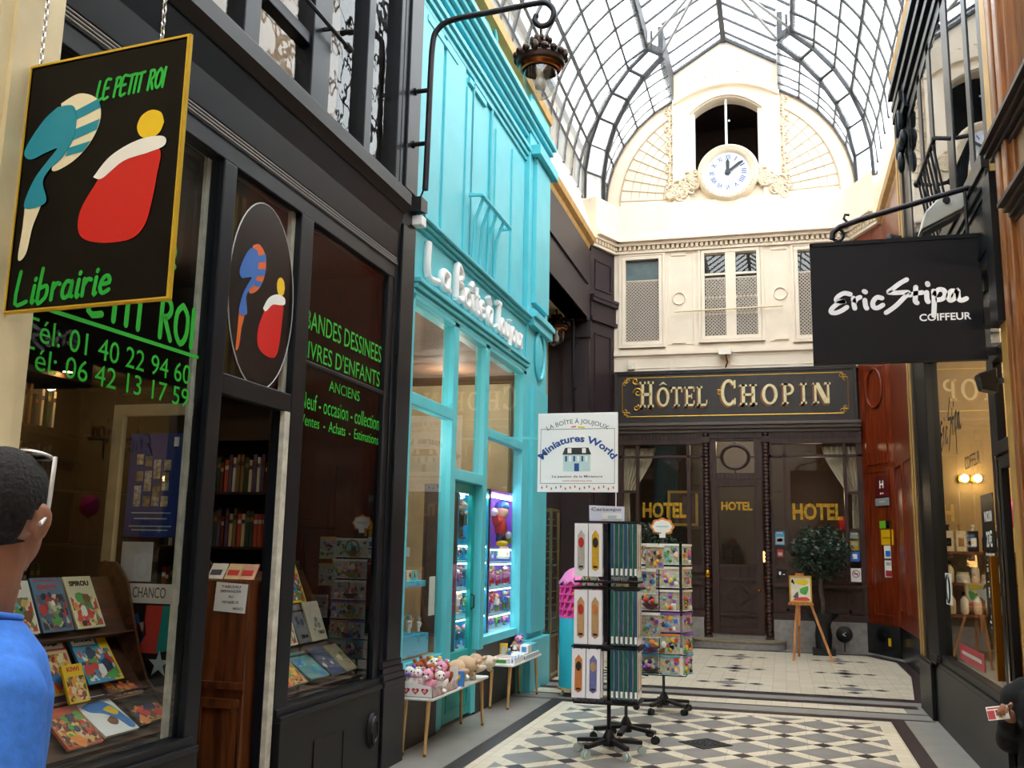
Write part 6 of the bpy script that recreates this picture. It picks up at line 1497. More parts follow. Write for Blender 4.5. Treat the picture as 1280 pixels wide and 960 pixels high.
b = MB(); b.ell(dl(-.07, .035, -2.96), (.07, .05, .035)); b.ell(dl(.18, .07, -2.96), (.06, .07, .035)); b.build('shoes', YEL, t, smooth=80)
b = MB(); b.ell(dl(-.26, .37), .045); b.ell(dl(.1, .13, -2.93), .04); b.build('gloves', WHT, t, smooth=80)
for k in range(9):
    z = .558+.16*k
    for q in range(4): figurine(900+k*7+q, .085+.02*((k+q) % 3), 'tiny figure on a shelf of the tall glass cabinet', 'tiny figures in the tall glass cabinet', (-2.97+.07*q, 11.66+.06*(q % 2), z), rr.uniform(-.5, .5))
# bay one of the toy shop: cyan stands, boxes, shelf
o = MB().box(-3.3, -2.9, 7.2, 7.75, 1.22, 1.27).box(-3.3, -3.26, 7.2, 7.75, 1.27, 1.4).build('display_shelf', CABL, bevel=.004); tag(o, 'cyan display shelf in the left toy shop window, upper of two', 'shelf')
o = MB().box(-3.3, -2.88, 6.98, 7.8, .68, .84).build('display_shelf', CABL, bevel=.004); tag(o, 'cyan display step in the left toy shop window, lower of two', 'shelf')
for k in range(7): figurine(1000+k, .13+.03*(k % 3), 'pale glassy figure on the lower cyan step of the toy shop window', 'pale figures on the lower cyan step', (-2.94-.12*(k % 2), 7.06+.11*k, .841), PI/2, [5, 5, 10, 5])
for k in range(4): toybox(1020+k, .12, .06, .08, 'small colourful box on the upper cyan shelf of the toy shop window', 'small boxes on the upper cyan shelf', (-2.96, 7.26+.13*k, 1.271), PI/2)
t = thing('bookcase', 'dark case of small toys standing in the left toy shop window', 'cabinet', (-3.75, 7.5, .05)); b = MB()
for z in (.06, .6, .95, 1.3, 1.65, 1.9): b.box(-3.9, -3.6, 6.95, 8.0, z, z+.025)
for y in (6.95, 7.98): b.box(-3.9, -3.6, y, y+.025, .06, 1.92)
b.box(-3.92, -3.9, 6.95, 8.0, .06, 1.92); b.build('carcass', mat('dark_green_case', '#24443e', .5, var=.1), t)
for j, z in enumerate((.985, 1.335, 1.685)):
    for k in range(6): figurine(1100+j*10+k, .2, 'doll standing in the dark toy case behind the window', 'dolls in the dark toy case', (-3.72, 7.06+.16*k, z-.009), PI/2)
o = MB().box(-2.86, -2.855, 7.72, 7.86, .98, 1.3).build('paper_strip', WHT); tag(o, 'long white paper strip hung in the left toy shop window', 'notice')
o = MB().box(-2.85, -2.845, 6.98, 7.22, 1.47, 1.54).build('paper_card', mat('pale_grey_card', '#c4c4c8', .6, var=0)); tag(o, 'grey white card in the left toy shop window beside the black pilaster', 'notice')
o = MB().box(-4.2, -4.1, 7.4, 8.0, 1.9, 2.6).build('poster', mat('orange_poster', '#c8702a', .6, var=.25, scale=5)); tag(o, 'orange picture panel inside the left toy shop window', 'picture')
o = MB().box(-3.3, -3.2, 6.98, 7.12, 1.58, 1.72).build('toy_carton', mat('orange_carton', '#e39a22', .5, var=.05)); tag(o, 'orange carton on top of the goods in the left toy shop window', 'box'); o.location.z = 0
MB().box(-3.35, -3.1, 6.96, 7.4, 1.54, 1.575).build('glass_ledge', SHELFG, t)
# ------------------------------------------------------------------ low tables
def low_table(label, y0, y1):
    t = thing('low_table', label, 'table', (-2.7, (y0+y1)/2, 0)); xa, xb, z = -2.83, -2.555, .425
    MB().box(xa, xb, y0, y1, z-.022, z).build('tabletop', WHITE, t, bevel=.006)
    for x, y, dx, dy in ((xa+.04, y0+.05, -.005, -.03), (xb-.05, y0+.05, -.01, -.03), (xa+.04, y1-.06, -.005, .03), (xb-.05, y1-.06, .01, .03)):
        MB().tube([(x+dx, y+dy, 0), (x, y, z-.02)], [.011, .018], 10).build('leg', LEGWOOD, t, smooth=40)
        MB().tube([(x+dx, y+dy, 0), (x+dx*.95, y+dy*.95, .02)], .0125, 10).build('foot_cap', BRASS, t.children[-1], smooth=40)
    return t
low_table('low white table of plush toys nearest the bookshop', 7.06, 8.5)
low_table('low white table of games and boxes before the purple toy window', 9.34, 10.48)
TZ_ = .4255
ty = thing('toy_tray', 'white cardboard tray with three red hearts full of plush animals', 'tray', (-2.69, 7.35, TZ_))
b = MB(); b.box(-2.83, -2.56, 7.07, 7.65, TZ_, TZ_+.006)
b.prism([(-2.83, 7.07, TZ_), (-2.56, 7.07, TZ_), (-2.56, 7.07, TZ_+.075), (-2.83, 7.07, TZ_+.13)], (0, .005, 0)); b.box(-2.83, -2.56, 7.645, 7.65, TZ_, TZ_+.16); b.box(-2.83, -2.825, 7.07, 7.65, TZ_, TZ_+.14)
b.build('carton', WHT, ty); MB().box(-2.565, -2.56, 7.07, 7.65, TZ_, TZ_+.07).build('side_panel', mat('pink_marbled_card', '#d8b8b4', .5, var=.3, scale=25), ty)
HEART = [(0, -.9), (.55, -.35), (.95, .2), (.9, .65), (.5, .85), (.12, .65), (0, .4), (-.12, .65), (-.5, .85), (-.9, .65), (-.95, .2), (-.55, -.35)]
for x in (-2.775, -2.7, -2.625):
    c = Vector((x, 7.0695, TZ_+.045)); b = MB(); b.prism([c+X3*px*.03+Z3*pz*.026 for px, pz in HEART], (0, -.001, 0)); b.build('heart', STK[3], ty)
    b = MB(); c2 = c+Vector((0, -.001, 0)); b.prism([c2+X3*px*.024+Z3*pz*.02 for px, pz in HEART], (0, -.0006, 0)); b.build('heart_ring', mat('heart_red', '#d8202c', .4, var=0), ty)
    text('ty', c2+Vector((0, -.0008, .001)), Vector((1, 0, .25)), Vector((-.25, 0, 1)), .028, .024, WHT, ty, 'lettering', .0006, .02)
def plush(label, group, loc, rz, s, body, face, ear, tilt=0, lying=False):
    t = thing('plush_toy', label, 'plush toy', (0, 0, 0), 0, group); b = MB()
    b.ell((0, .0, .32), (.26, .24, .3), 14, 10, m=0); b.ell((0, -.06, .72), (.24, .22, .22), 14, 10, m=0)
    for q in (-1, 1):
        b.ell((q*.28, -.1, .38), (.1, .1, .22), 10, 8, m=0, R=Matrix.Rotation(q*.5, 3, 'Y')); b.ell((q*.18, -.22, .08), (.11, .2, .1), 10, 8, m=0)
        b.ell((q*.17, -.02, .94), (.085, .05, .09), 10, 8, m=1)
    b.ell((0, -.25, .67), (.12, .1, .09), 10, 8, m=2)
    b.build('body', [body, ear, face], t, smooth=80)
    b = MB(); b.ell((0, -.345, .7), (.035, .025, .025), 8, 6); [b.ell((q*.1, -.255, .79), (.035, .025, .04), 8, 6) for q in (-1, 1)]; b.build('eyes_and_nose', BLK, t, smooth=80)
    t.scale = (s, s, s); t.location = loc; t.rotation_euler = (tilt, 0, rz); return t
PW = mat('plush_white', '#f2ece6', .9, var=.06, scale=30, bump=.3); PB = mat('plush_chestnut', '#a5522a', .9, var=.1, scale=30, bump=.3); PP = mat('plush_pink', '#f0a8c0', .9, var=.05, scale=30, bump=.3); PBE = mat('plush_beige', '#d9b898', .95, var=.08, scale=25, bump=.5); PV = mat('plush_violet', '#9a6ac0', .9, var=.05, bump=.3); PCR = mat('plush_cream', '#e9d8c4', .95, var=.06, scale=25, bump=.5)
random.seed(12)
tr = [('white plush with a violet face at the left of the heart tray', PW, PV, PV), ('white plush with a pink nose in the heart tray', PW, PP, PW), ('pink faced plush at the front corner of the heart tray', PP, PW, PP), ('chestnut and white plush at the back left of the heart tray', PB, PW, PB), ('chestnut plush in the middle of the heart tray', PB, PW, PW), ('white plush with pink ears in the heart tray', PW, PW, PP), ('chestnut plush with violet feet, right in the heart tray', PB, PV, PB), ('yellow and white plush in the heart tray', PW, YEL, YEL), ('pink plush at the back of the heart tray', PP, PW, PP), ('chestnut plush at the far right of the heart tray', PB, PP, PW)]
ps = [(-2.78, 7.15, .02), (-2.71, 7.15, .02), (-2.63, 7.16, .0), (-2.76, 7.28, .05), (-2.66, 7.28, .03), (-2.6, 7.3, .0), (-2.77, 7.42, .05), (-2.68, 7.42, .05), (-2.61, 7.42, .03), (-2.62, 7.55, .02)]
for (lb, bd, fc, er), (x, y, dz) in zip(tr, ps): plush(lb, None, (x, y, TZ_+.02+dz), random.uniform(-.3, .8), random.uniform(.17, .2), bd, fc, er, random.uniform(-.2, .25))
for lb, x, y, z, rz, s, m_, tl in (('beige teddy bear lying on the near low table, left of three', -2.72, 7.8, .09, 2.2, .3, PBE, -1.2), ('beige teddy bear lying on the near low table, behind the others', -2.72, 8.05, .1, 2.5, .3, PBE, -1.25), ('cream teddy bear lying toward the far end of the near low table', -2.66, 8.2, .085, 2.0, .27, PCR, -1.2)):
    plush(lb, None, (x, y, TZ_+z), rz, s, m_, m_, m_, -tl)
toybox(31, .1, .05, .12, 'small blue and yellow box beside the plush tray', None, (-2.585, 7.74, TZ_), .3, palette(2)); toybox(32, .12, .08, .1, 'yellow carton at the back of the plush tray', None, (-2.77, 7.58, TZ_+.1), .4, YEL); toybox(33, .1, .04, .08, 'lilac and blue carton behind the plush tray', None, (-2.72, 7.68, TZ_+.08), .4, palette(4))
# second table
def flatbox(label, x0, x1, y0, y1, z0, z1, base, bands=(), kind=None):
    t = thing('game_box', label, 'box', ((x0+x1)/2, (y0+y1)/2, z0)); MB().box(x0, x1, y0, y1, z0, z1).build('carton', base, t, bevel=.002)
    if kind == 'stripes':
        for k in range(3): MB().box(x0, x1, y0+(y1-y0)*(.2+.25*k), y0+(y1-y0)*(.28+.25*k), z1, z1+.001).build('stripe', STK[3], t)
    if kind == 'checks':
        b = MB()
        for i in range(6):
            for j in range(4):
                if (i+j) % 2: b.box(x0+(x1-x0)*j/4, x0+(x1-x0)*(j+1)/4, y0+(y1-y0)*i/6, y0+(y1-y0)*(i+1)/6, z1, z1+.001)
        b.build('check_print', palette(2), t)
    MB().box(x0+.02, x1-.02, y0-.001, y0, z0+(z1-z0)*.2, z1-(z1-z0)*.2).build('front_print', bands or PALEB, t)
    return t
flatbox('white game box with red stripes at the front of the far low table', -2.82, -2.62, 9.36, 9.72, TZ_, TZ_+.05, WHT, palette(3), 'stripes')
flatbox('blue checked box beside the striped game box on the far low table', -2.615, -2.56, 9.4, 9.75, TZ_, TZ_+.055, WHT, palette(2), 'checks')
flatbox('long white box in the middle of the far low table', -2.8, -2.6, 9.78, 10.15, TZ_, TZ_+.045, WHT)
flatbox('upright white box with blue picture on the far low table', -2.66, -2.57, 9.95, 10.1, TZ_+.0455, TZ_+.13, WHT, palette(2))
flatbox('sky blue box at the far end of the far low table', -2.72, -2.59, 10.2, 10.45, TZ_, TZ_+.12, palette(10))
flatbox('pale grey box at the right edge of the far low table', -2.585, -2.557, 9.8, 10.4, TZ_, TZ_+.04, mat('grey_box', '#c8c4c0', .5, var=0), palette(9))
flatbox('orange yellow box beside the window on the far low table', -2.82, -2.74, 9.75, 9.775, TZ_, TZ_+.16, palette(1))
plush('pink and violet plush at the back of the far low table', None, (-2.77, 10.3, TZ_+.01), .6, .2, PP, PV, PV)
figurine(81, .16, 'small figure with brown head on the far low table by the window', None, (-2.78, 10.18, TZ_+.0005), .3, [5, 9, 6, 6]); figurine(82, .12, 'blue figure on the far low table beside the orange yellow box', None, (-2.72, 9.76, TZ_+.0455), .3, [2, 2, 2, 2]).location.z = TZ_+.0005
# ------------------------------------------------------------------ bookshop window display
CW = mat('cover_white', '#efe9da', .4, var=.02)
def comic(k):
    nm_ = 'comic_print%d' % k
    if nm_ in MATS: return MATS[nm_]
    M = mat(nm_, '#888888', .35, var=0); nt = M.node_tree; b = nt.nodes['Principled BSDF']
    tc = nt.nodes.new('ShaderNodeTexCoord'); v = nt.nodes.new('ShaderNodeTexVoronoi'); v.inputs['Scale'].default_value = 34+5*k; v.inputs['Randomness'].default_value = 1
    rp = nt.nodes.new('ShaderNodeValToRGB'); rp.color_ramp.interpolation = 'CONSTANT'
    cols = [['#3f6a86', '#b8322a', '#d8c8a0', '#2e3a44', '#8a9a8c'], ['#e6dcb4', '#c8402e', '#6a8a5a', '#d8b060', '#3a2c24'], ['#d8b878', '#b83a28', '#e8d8a8', '#5a4a3a', '#e0a030'], ['#3f8fc0', '#5aa04a', '#e8e0d0', '#2a3a5a', '#c04a30'], ['#c4592a', '#5a3a2a', '#e0b060', '#8a2a20', '#d8c8a0'], ['#2c2622', '#7a2a1e', '#b86a30', '#4a3a34', '#c8a050']][k]
    e = rp.color_ramp.elements
    while len(e) < 5: e.new(.5)
    for i, c in enumerate(cols): e[i].position = i*.2; e[i].color = lin(c)
    sp_ = nt.nodes.new('ShaderNodeSeparateColor')
    nt.links.new(tc.outputs['Object'], v.inputs['Vector']); nt.links.new(v.outputs['Color'], sp_.inputs[0]); nt.links.new(sp_.outputs[0], rp.inputs[0]); nt.links.new(rp.outputs[0], b.inputs['Base Color']); return M
def book(label, y0, y1, bx, bz, tx_, tz_, base, title=None, art=(), th=.012, band=None, seed=0, tcol=None):
    """picture book lying back on the stand: lower edge (bx,bz), upper edge (tx,tz)"""
    rr = random.Random(seed); t = thing('picture_book', label, 'book', ((bx+tx_)/2, (y0+y1)/2, bz))
    o = Vector((bx, y0, bz)); v = Vector((tx_-bx, 0, tz_-bz)); H_ = v.length; v.normalize(); u = Y3.copy(); n = u.cross(v); w = y1-y0
    q = lambda a, c, k=0: o+u*(a*w)+v*(c*H_)+n*k
    b = MB(); b.prism([q(0, 0), q(1, 0), q(1, 1), q(0, 1)], n*.0018); b.prism([q(0, 0, -th), q(1, 0, -th), q(1, 1, -th), q(0, 1, -th)], n*.0018); b.prism([q(0, 0, -th), q(.012, 0, -th), q(.012, 1, -th), q(0, 1, -th)], n*th); b.build('cover', base, t)
    b = MB(); b.prism([q(.012, .01, -th+.0018), q(.985, .01, -th+.0018), q(.985, .99, -th+.0018), q(.012, .99, -th+.0018)], n*(th-.002)); b.build('pages', mat('book_pages', '#e6dcc4', .8, var=.05), t)
    if band:
        for (a0, a1, c0, c1, m) in band: MB().prism([q(a0, c0, .0018), q(a1, c0, .0018), q(a1, c1, .0018), q(a0, c1, .0018)], n*.0004).build('printed_field', m, t)
    if art and art[0] > 9:
        MB().prism([q(.06, .04, .0019), q(.95, .04, .0019), q(.95, (art[2] if len(art) > 2 else .68), .0019), q(.06, (art[2] if len(art) > 2 else .68), .0019)], n*.0003).build('picture_field', comic({1: 0, 2: 1, 3: 1, 4: 3, 5: 2, 6: 2, 8: 4, 9: 5, 10: 5, 11: 3, 12: 1, 18: 4}.get(seed, 0)), t)
    if art:
        b = MB(); ms = []
        for k in range(art[0]):
            m = rr.choice(art[1]); ms.append(m)
            cx, cy = rr.uniform(.14, .86), rr.uniform(.1, art[2] if len(art) > 2 else .68); s = rr.uniform(.04, .15)
            P = [q(cx+s*rr.uniform(.6, 1.3)*math.cos(a*PI/4), cy+s*rr.uniform(.6, 1.3)*math.sin(a*PI/4)*w/H_, .0023+.00003*k) for a in range(8)]
            b.prism(P, n*.0004, k)
        b.build('cover_art', ms, t)
    for (s_, cx, cy, tw, thh, m) in (title or ()):
        text(s_, q(cx, cy, .0032), u, v, tw*w, thh*H_, m, t, 'title', .0006, .03)
    return t
pr_ = lambda *k: [palette(i) for i in k]
book('blue grey comic album with red title BICOT, top row of the left window display', 3.75, 3.95, -3.24, 1.13, -3.35, 1.37, mat('cover_slate', '#5a7f9c', .35, var=.05), [('BICOT', .5, .82, .6, .09, palette(0)), ('Les exploits de', .5, .94, .85, .05, palette(0))], (16, pr_(0, 6, 5, 3, 9)), seed=1)
book('cream comic album with black title SPIROU, top row of the left window display', 3.975, 4.17, -3.24, 1.13, -3.36, 1.37, mat('cover_cream', '#e0d8b0', .35, var=.03), [('SPIROU', .5, .86, .7, .1, BLK)], (14, pr_(0, 8, 5, 6, 3), .6), seed=2)
book('pale comic album leftmost in the top row of the left bookshop window', 3.53, 3.73, -3.24, 1.13, -3.34, 1.36, CW, [('LILI', .5, .88, .5, .09, palette(0))], (14, pr_(0, 1, 3, 6, 10)), seed=3)
book('blue comic album with white title box and yellow strip in the left window', 3.95, 4.2, -3.13, .885, -3.3, 1.12, mat('cover_blue', '#3c8fb8', .35, var=.04), [('Chaminou', .36, .86, .5, .06, BLK), ('et le KHROMPIRE', .36, .78, .5, .05, BLK)], (14, pr_(3, 3, 0, 5, 9, 10), .6), band=[(.03, .66, .7, .93, WHT), (.74, 1, 0, 1, YEL)], seed=4)
book('red banded comic album with white title box in the left bookshop window', 3.66, 3.9, -3.13, .86, -3.28, 1.12, mat('cover_wine', '#a8262a', .35, var=.04), [('le piège', .6, .86, .5, .05, BLK), ('orange', .6, .8, .4, .05, BLK)], (16, pr_(1, 0, 5, 2, 6), .65), band=[(0, 1, .0, .7, mat('cover_sand', '#d8b878', .4, var=.05)), (.1, .95, .74, .93, WHT)], seed=5)
book('small yellow comic book with red title KIWI leaning in front of the middle row', 3.75, 3.88, -3.06, .83, -3.13, .99, YEL, [('KIWI', .5, .87, .6, .12, palette(0))], (12, pr_(3, 8, 6, 0, 11)), seed=6)
book('white comic album with large blue and yellow shapes, front row of the left window', 3.84, 4.075, -2.93, .685, -3.15, .83, WHT, [('Mon album', .5, .9, .5, .06, BLUEP)], (0, []), band=[(0, .5, .94, 1, YEL)], seed=7)
bk = [c for c in C.objects if c.get('label', '').startswith('white comic album with large blue')][0]
o = Vector((-2.93, 3.84, .685)); v = Vector((-.22, 0, .145)); H_ = v.length; v.normalize(); n_ = Y3.cross(v); q = lambda a, c, k: o+Y3*(a*.235)+v*(c*H_)+n_*k
for nm_, pts, m in (('blue_shape', [(.1, .75), (.3, .8), (.6, .86), (.85, .7), (.95, .4), (.98, .1), (.8, .06), (.7, .3), (.5, .5), (.2, .6)], palette(2)), ('yellow_shape', [(.55, .6), (.8, .66), (.9, .5), (.75, .42)], YEL), ('brown_shape', [(.4, .34), (.6, .42), (.68, .3), (.56, .2), (.42, .24)], palette(6))):
    MB().prism(catmull([q(a, c, .0025 if m != YEL else .003) for a, c in pts+[pts[0]]], 4)[:-1], n_*.0005).build(nm_, m, bk)
book('red and orange comic album, left in the front row of the left window', 3.61, 3.83, -2.93, .67, -3.12, .83, mat('cover_orange', '#c4592a', .35, var=.06), [('PHENIX', .55, .88, .7, .1, palette(0))], (22, pr_(0, 6, 8, 1, 3, 9)), seed=8)
book('dark comic album with yellow lower edge in the front row, left window', 4.09, 4.33, -2.93, .7, -3.06, .79, mat('cover_dark', '#2c2622', .3, var=.1), None, (16, pr_(0, 8, 6, 9)), band=[(.0, .9, .02, .1, YEL)], seed=9)
book('dark red comic album behind the dark one, right end of the left window display', 4.07, 4.3, -3.08, .81, -3.2, .885, mat('cover_darkred', '#4a1c18', .3, var=.1), None, (12, pr_(0, 8, 6)), seed=10)
# right window
book('yellow comic album with green and red figures, top of the right window display', 6.02, 6.3, -3.25, 1.15, -3.37, 1.44, YEL, None, (14, pr_(3, 3, 3, 0, 2)), seed=11)
book('pale comic album leftmost in the middle row of the right bookshop window', 5.74, 5.98, -3.13, .89, -3.23, 1.15, CW, None, (12, pr_(1, 0, 8)), seed=12)
book('plain grey book in the middle row of the right window', 6.0, 6.17, -3.13, .89, -3.24, 1.14, mat('cover_grey', '#77777a', .4, var=.03), [('1914', .6, .16, .5, .1, BLK)], (3, pr_(9)), seed=13)
book('beige book with faint drawing in the middle row of the right window', 6.19, 6.42, -3.13, .89, -3.23, 1.15, mat('cover_beige', '#cfc4ae', .4, var=.03), [('TARDI', .7, .2, .4, .08, BLK)], (5, [mat('pencil_grey', '#8f8a80', .5, var=0)]), seed=14)
book('sea green album with a cream lower corner, front row of the right window', 5.78, 6.05, -2.92, .7, -3.13, .84, mat('cover_seagreen', '#5f8f8e', .35, var=.05), None, (8, pr_(11, 10, 2)), seed=15)
book('dark blue album in the front row of the right window', 6.08, 6.3, -2.92, .69, -3.12, .85, mat('cover_navy', '#3a4668', .35, var=.08), None, (8, pr_(9, 2, 11)), seed=16)
book('pale olive album at the right end of the front row, right window', 6.31, 6.5, -2.92, .69, -3.11, .85, mat('cover_olive', '#9a9068', .35, var=.08), None, (6, pr_(11, 9)), seed=17)
book('multicoloured album at the left end of the front row, right window', 5.42, 5.74, -2.92, .69, -3.06, .81, mat('cover_tan', '#b08a5a', .35, var=.08), None, (16, pr_(1, 0, 8, 3)), seed=18)
book('bright blue book tucked left of the middle row in the right window', 5.5, 5.7, -3.1, .84, -3.2, 1.02, palette(2), None, (3, pr_(9)), seed=19)
STW = wood('display_stand_wood', '#3a2010', '#60391c', .5, axis='Y')
for nm_, y0, y1 in (('left', 3.0, 4.36), ('right', 5.25, 6.5)):
    t = thing('display_stand', 'stepped brown wooden stand under the books in the %s bookshop window' % nm_, 'stand', (-3.15, (y0+y1)/2, .06))
    for (x0, z0, x1, z1) in ((-2.9, .655, -3.2, .845), (-3.1, .83, -3.33, 1.13), (-3.22, 1.1, -3.37, 1.38)):
        d_ = Vector((x1-x0, 0, z1-z0)); n_ = Y3.cross(d_.normalized()); b = MB(); b.prism([Vector((x0, y0, z0))-n_*.034, Vector((x0, y1, z0))-n_*.034, Vector((x1, y1, z1))-n_*.034, Vector((x1, y0, z1))-n_*.034], -n_*.012)
        b.prism([Vector((x0, y0, z0))-n_*.034, Vector((x0, y1, z0))-n_*.034, Vector((x0, y1, z0))+n_*.004, Vector((x0, y0, z0))+n_*.004], d_.normalized()*-.01); b.build('sloping_board', STW, t)
    pts = [(-2.87, .63), (-2.87, .68), (-3.0, .74), (-3.12, .86), (-3.18, 1.0), (-3.24, 1.2), (-3.28, 1.34), (-3.36, 1.44), (-3.46, 1.44), (-3.46, .06), (-2.95, .06)]
    MB().prism([(x, y1 if nm_ == 'left' else y0-.03, z) for x, z in pts], (0, .02, 0)).build('end_panel', STW, t)
    MB().box(-3.46, -2.88, y0, y1, .6, .63).build('window_floor', mat('window_floor_tile', '#3a3430', .4, var=.3, scale=4), t)
# lobby of the bookshop: open door leaf with posters
LY = 4.44
t = thing('door_leaf', 'open shop door with pale wooden frame and posters inside the bookshop window', 'door', (-3.2, LY, .06))
b = MB(); frame(b, (-3.5, LY+.02, .06), X3, Z3, .62, 2.22, .06, .04); b.build('frame', mat('pale_varnished_frame', '#c2ad84', .45, var=.08), t)
MB().box(-3.44, -2.94, LY, LY+.005, .12, 2.22).build('pane', GLASS, t); b = MB(); b.ell((-3.47, LY-.02, 1.42), .025); b.box(-3.485, -3.455, LY-.015, LY-.01, 1.36, 1.5); b.build('door_knob', BRASS, t)
def poster(label, x0, x1, z0, z1, base, y=LY-.012):
    t = thing('poster', label, 'poster', ((x0+x1)/2, y, z0)); MB().box(x0, x1, y, y+.003, z0, z1).build('sheet', base, t); return t
p = poster('dark blue poster with a cluster of small pictures on the bookshop door', -3.38, -3.06, 1.57, 2.12, mat('poster_royal_blue', '#243f8c', .5, var=.05))
rr = random.Random(8)
for k in range(16):
    x = -3.33+.055*(k % 4)+rr.uniform(-.005, .005); z = 1.99-.07*(k//4)+rr.uniform(-.02, .02); MB().box(x, x+.042, LY-.0135, LY-.012, z-.055, z).build('small_picture', mat('sepia_picture%d' % (k % 3), ('#cfc3a8', '#a89478', '#dcd6cc')[k % 3], .6, var=.35, scale=40), p)
for z, w in ((1.7, .24), (1.67, .2), (1.63, .26), (1.61, .22)): MB().box(-3.22-w/2, -3.22+w/2, LY-.0135, LY-.012, z-.006, z).build('text_line', PALEB, p)
MB().box(-3.11, -3.08, LY-.0135, LY-.012, 2.05, 2.1).build('logo_print', WHT, p)
poster('plain white paper sheet under the blue poster', -3.38, -3.19, 1.34, 1.545, mat('white_sheet', '#cfcfd2', .7, var=.05))
p = poster('black, red and green picture poster with white header on the bookshop door', -3.31, -2.98, .8, 1.33, mat('poster_black', '#17161a', .5, var=.1))
MB().box(-3.31, -2.98, LY-.0135, LY-.012, 1.23, 1.33).build('header', WHT, p); text('CHANCO', (-3.19, LY-.014, 1.285), X3, Z3, .2, .055, GREYP, p, 'lettering', .001)
for nm_, pts, m in (('red_field', [(-3.2, 1.22), (-3.1, 1.22), (-3.12, .98), (-3.22, .98)], palette(0)), ('green_field', [(-3.1, 1.22), (-3.04, 1.22), (-3.04, 1.0), (-3.12, .98)], CYAND), ('blue_shape', [(-3.33, 1.12), (-3.25, 1.18), (-3.2, 1.05), (-3.26, .95), (-3.34, .92)], BLUEP), ('pale_shape', [(-3.26, 1.12), (-3.2, 1.14), (-3.19, 1.06), (-3.24, 1.04)], mat('poster_pale', '#d8b8a0', .5, var=.1)), ('star', [(-3.1, 1.0), (-3.085, .95), (-3.04, .95), (-3.075, .92), (-3.06, .87), (-3.1, .9), (-3.14, .87), (-3.125, .92), (-3.16, .95), (-3.115, .95)], PALEB)):
    MB().prism([(x, LY-.014, z) for x, z in pts], (0, .0012, 0)).build(nm_, m, p)
# cabinet in the doorway
t = thing('cabinet', 'brown wooden cabinet back with a handwritten white note in the bookshop doorway', 'cabinet', (-2.98, 5.03, .06))
b = MB(); b.box(-3.2, -2.88, 4.9, 5.16, .06, 1.34); b.build('body', BROWNWOOD, t, bevel=.006)
b = MB(); b.box(-3.21, -2.87, 4.88, 4.9, .75, .79); frame(b, (-3.18, 4.9, .1), X3, Z3, .28, .6, .05, .015); b.build('rail_moulding', BROWNWOOD, t, bevel=.004)
n_ = thing('note', 'white handwritten note taped to the brown cabinet in the doorway', 'note', (-3.0, 4.892, 1.16)); MB().prism([(-3.1, 4.894, 1.17), (-2.9, 4.894, 1.16), (-2.89, 4.894, 1.32), (-3.09, 4.894, 1.33)], (0, .003, 0)).build('paper', WHT, n_)
for s_, z, w in (('TABLEAU', 1.305, .12), ('DEMANDER', 1.28, .13), ('AU', 1.25, .03), ('VENDEUR', 1.22, .11), ('MERCI', 1.185, .06)): text(s_, (-2.995+(.05 if s_ == 'MERCI' else 0), 4.8935, z), X3, Z3, w, .014, BLK, n_, 'lettering', .0006)
for k, (x, m, lb) in enumerate(((-3.13, CW, 'white leaflet lying on the brown cabinet, left of three'), (-3.02, mat('leaflet_cream', '#e8c890', .6, var=.1), 'cream and red leaflet on the brown cabinet, middle of three'), (-2.93, mat('leaflet_pink', '#e0a888', .6, var=.1), 'pinkish leaflet on the brown cabinet, right of three'))):
    t = thing('leaflet', lb, 'leaflet', (x, 4.97, 1.34)); b = MB(); b.prism([(x-.05, 4.93, 1.345), (x+.05, 4.93, 1.345), (x+.05, 4.99, 1.43), (x-.05, 4.99, 1.43)], (0, .008, 0)); b.build('sheet', m, t); MB().prism([(x-.04, 4.945, 1.3665), (x+.03, 4.945, 1.3665), (x+.03, 4.965, 1.395), (x-.04, 4.965, 1.395)], (0, -.002, .001)).build('print', GREYP if k == 0 else palette(0), t)
# bookcases inside
def bookcase(label, x0, x1, y0, y1, zs, axis):
    t = thing('bookcase', label, 'bookcase', ((x0+x1)/2, (y0+y1)/2, .06)); b = MB()
    for z in zs: b.box(x0, x1, y0, y1, z-.02, z)
    b.box(x0, x1, y0, y1, zs[-1]+.36, zs[-1]+.4)
    if axis == 'X':
        for x in (x0, x1-.025): b.box(x, x+.025, y0, y1, .064, zs[-1]+.38)
        b.box(x0, x1, y1-.015, y1, .064, zs[-1]+.38)
    else:
        for y in (y0, y1-.025): b.box(x0, x1, y, y+.025, .064, zs[-1]+.38)
        b.box(x0, x0+.015, y0, y1, .064, zs[-1]+.38)
    b.build('carcass', mat('dark_bookcase', '#2c1c14', .5, var=.15), t); return t
zs = [.3, .72, 1.12, 1.52, 1.92, 2.32]
bookcase('dark bookcase of spines seen through the bookshop doorway', -5.0, -3.6, 6.3, 6.6, zs, 'X')
bookcase('dark bookcase along the inner wall of the bookshop', -5.2, -4.9, 2.6, 6.2, zs, 'Y')
SP = [mat('spine%d' % k, c, .5, var=.05) for k, c in enumerate(('#6a2a22', '#c8b890', '#2f4a3a', '#8a6a3a', '#3a3a48', '#b0493a', '#d8d0c0', '#5a4a6a'))]
protos = []
for k, m in enumerate(SP):
    b = MB(); h = .22+.02*(k % 4); b.box(0, .022+.004*(k % 3), 0, .16, 0, h, 0); b.box(0, .022+.004*(k % 3), -.0008, 0, h*.7, h*.82, 1)
    protos.append(b.build('shelf_book', [m, SP[(k+1) % 8]]))
cnt = 0
def put(k, loc, rz, label, group):
    global cnt
    p = protos[k]
    if not p.get('label'): o = p
    else: o = p.copy(); C.objects.link(o)
    o.location = Vector(loc)+Z3*.002; o.rotation_euler[2] = rz; tag(o, label, 'book', group); cnt += 1
rr = random.Random(21)
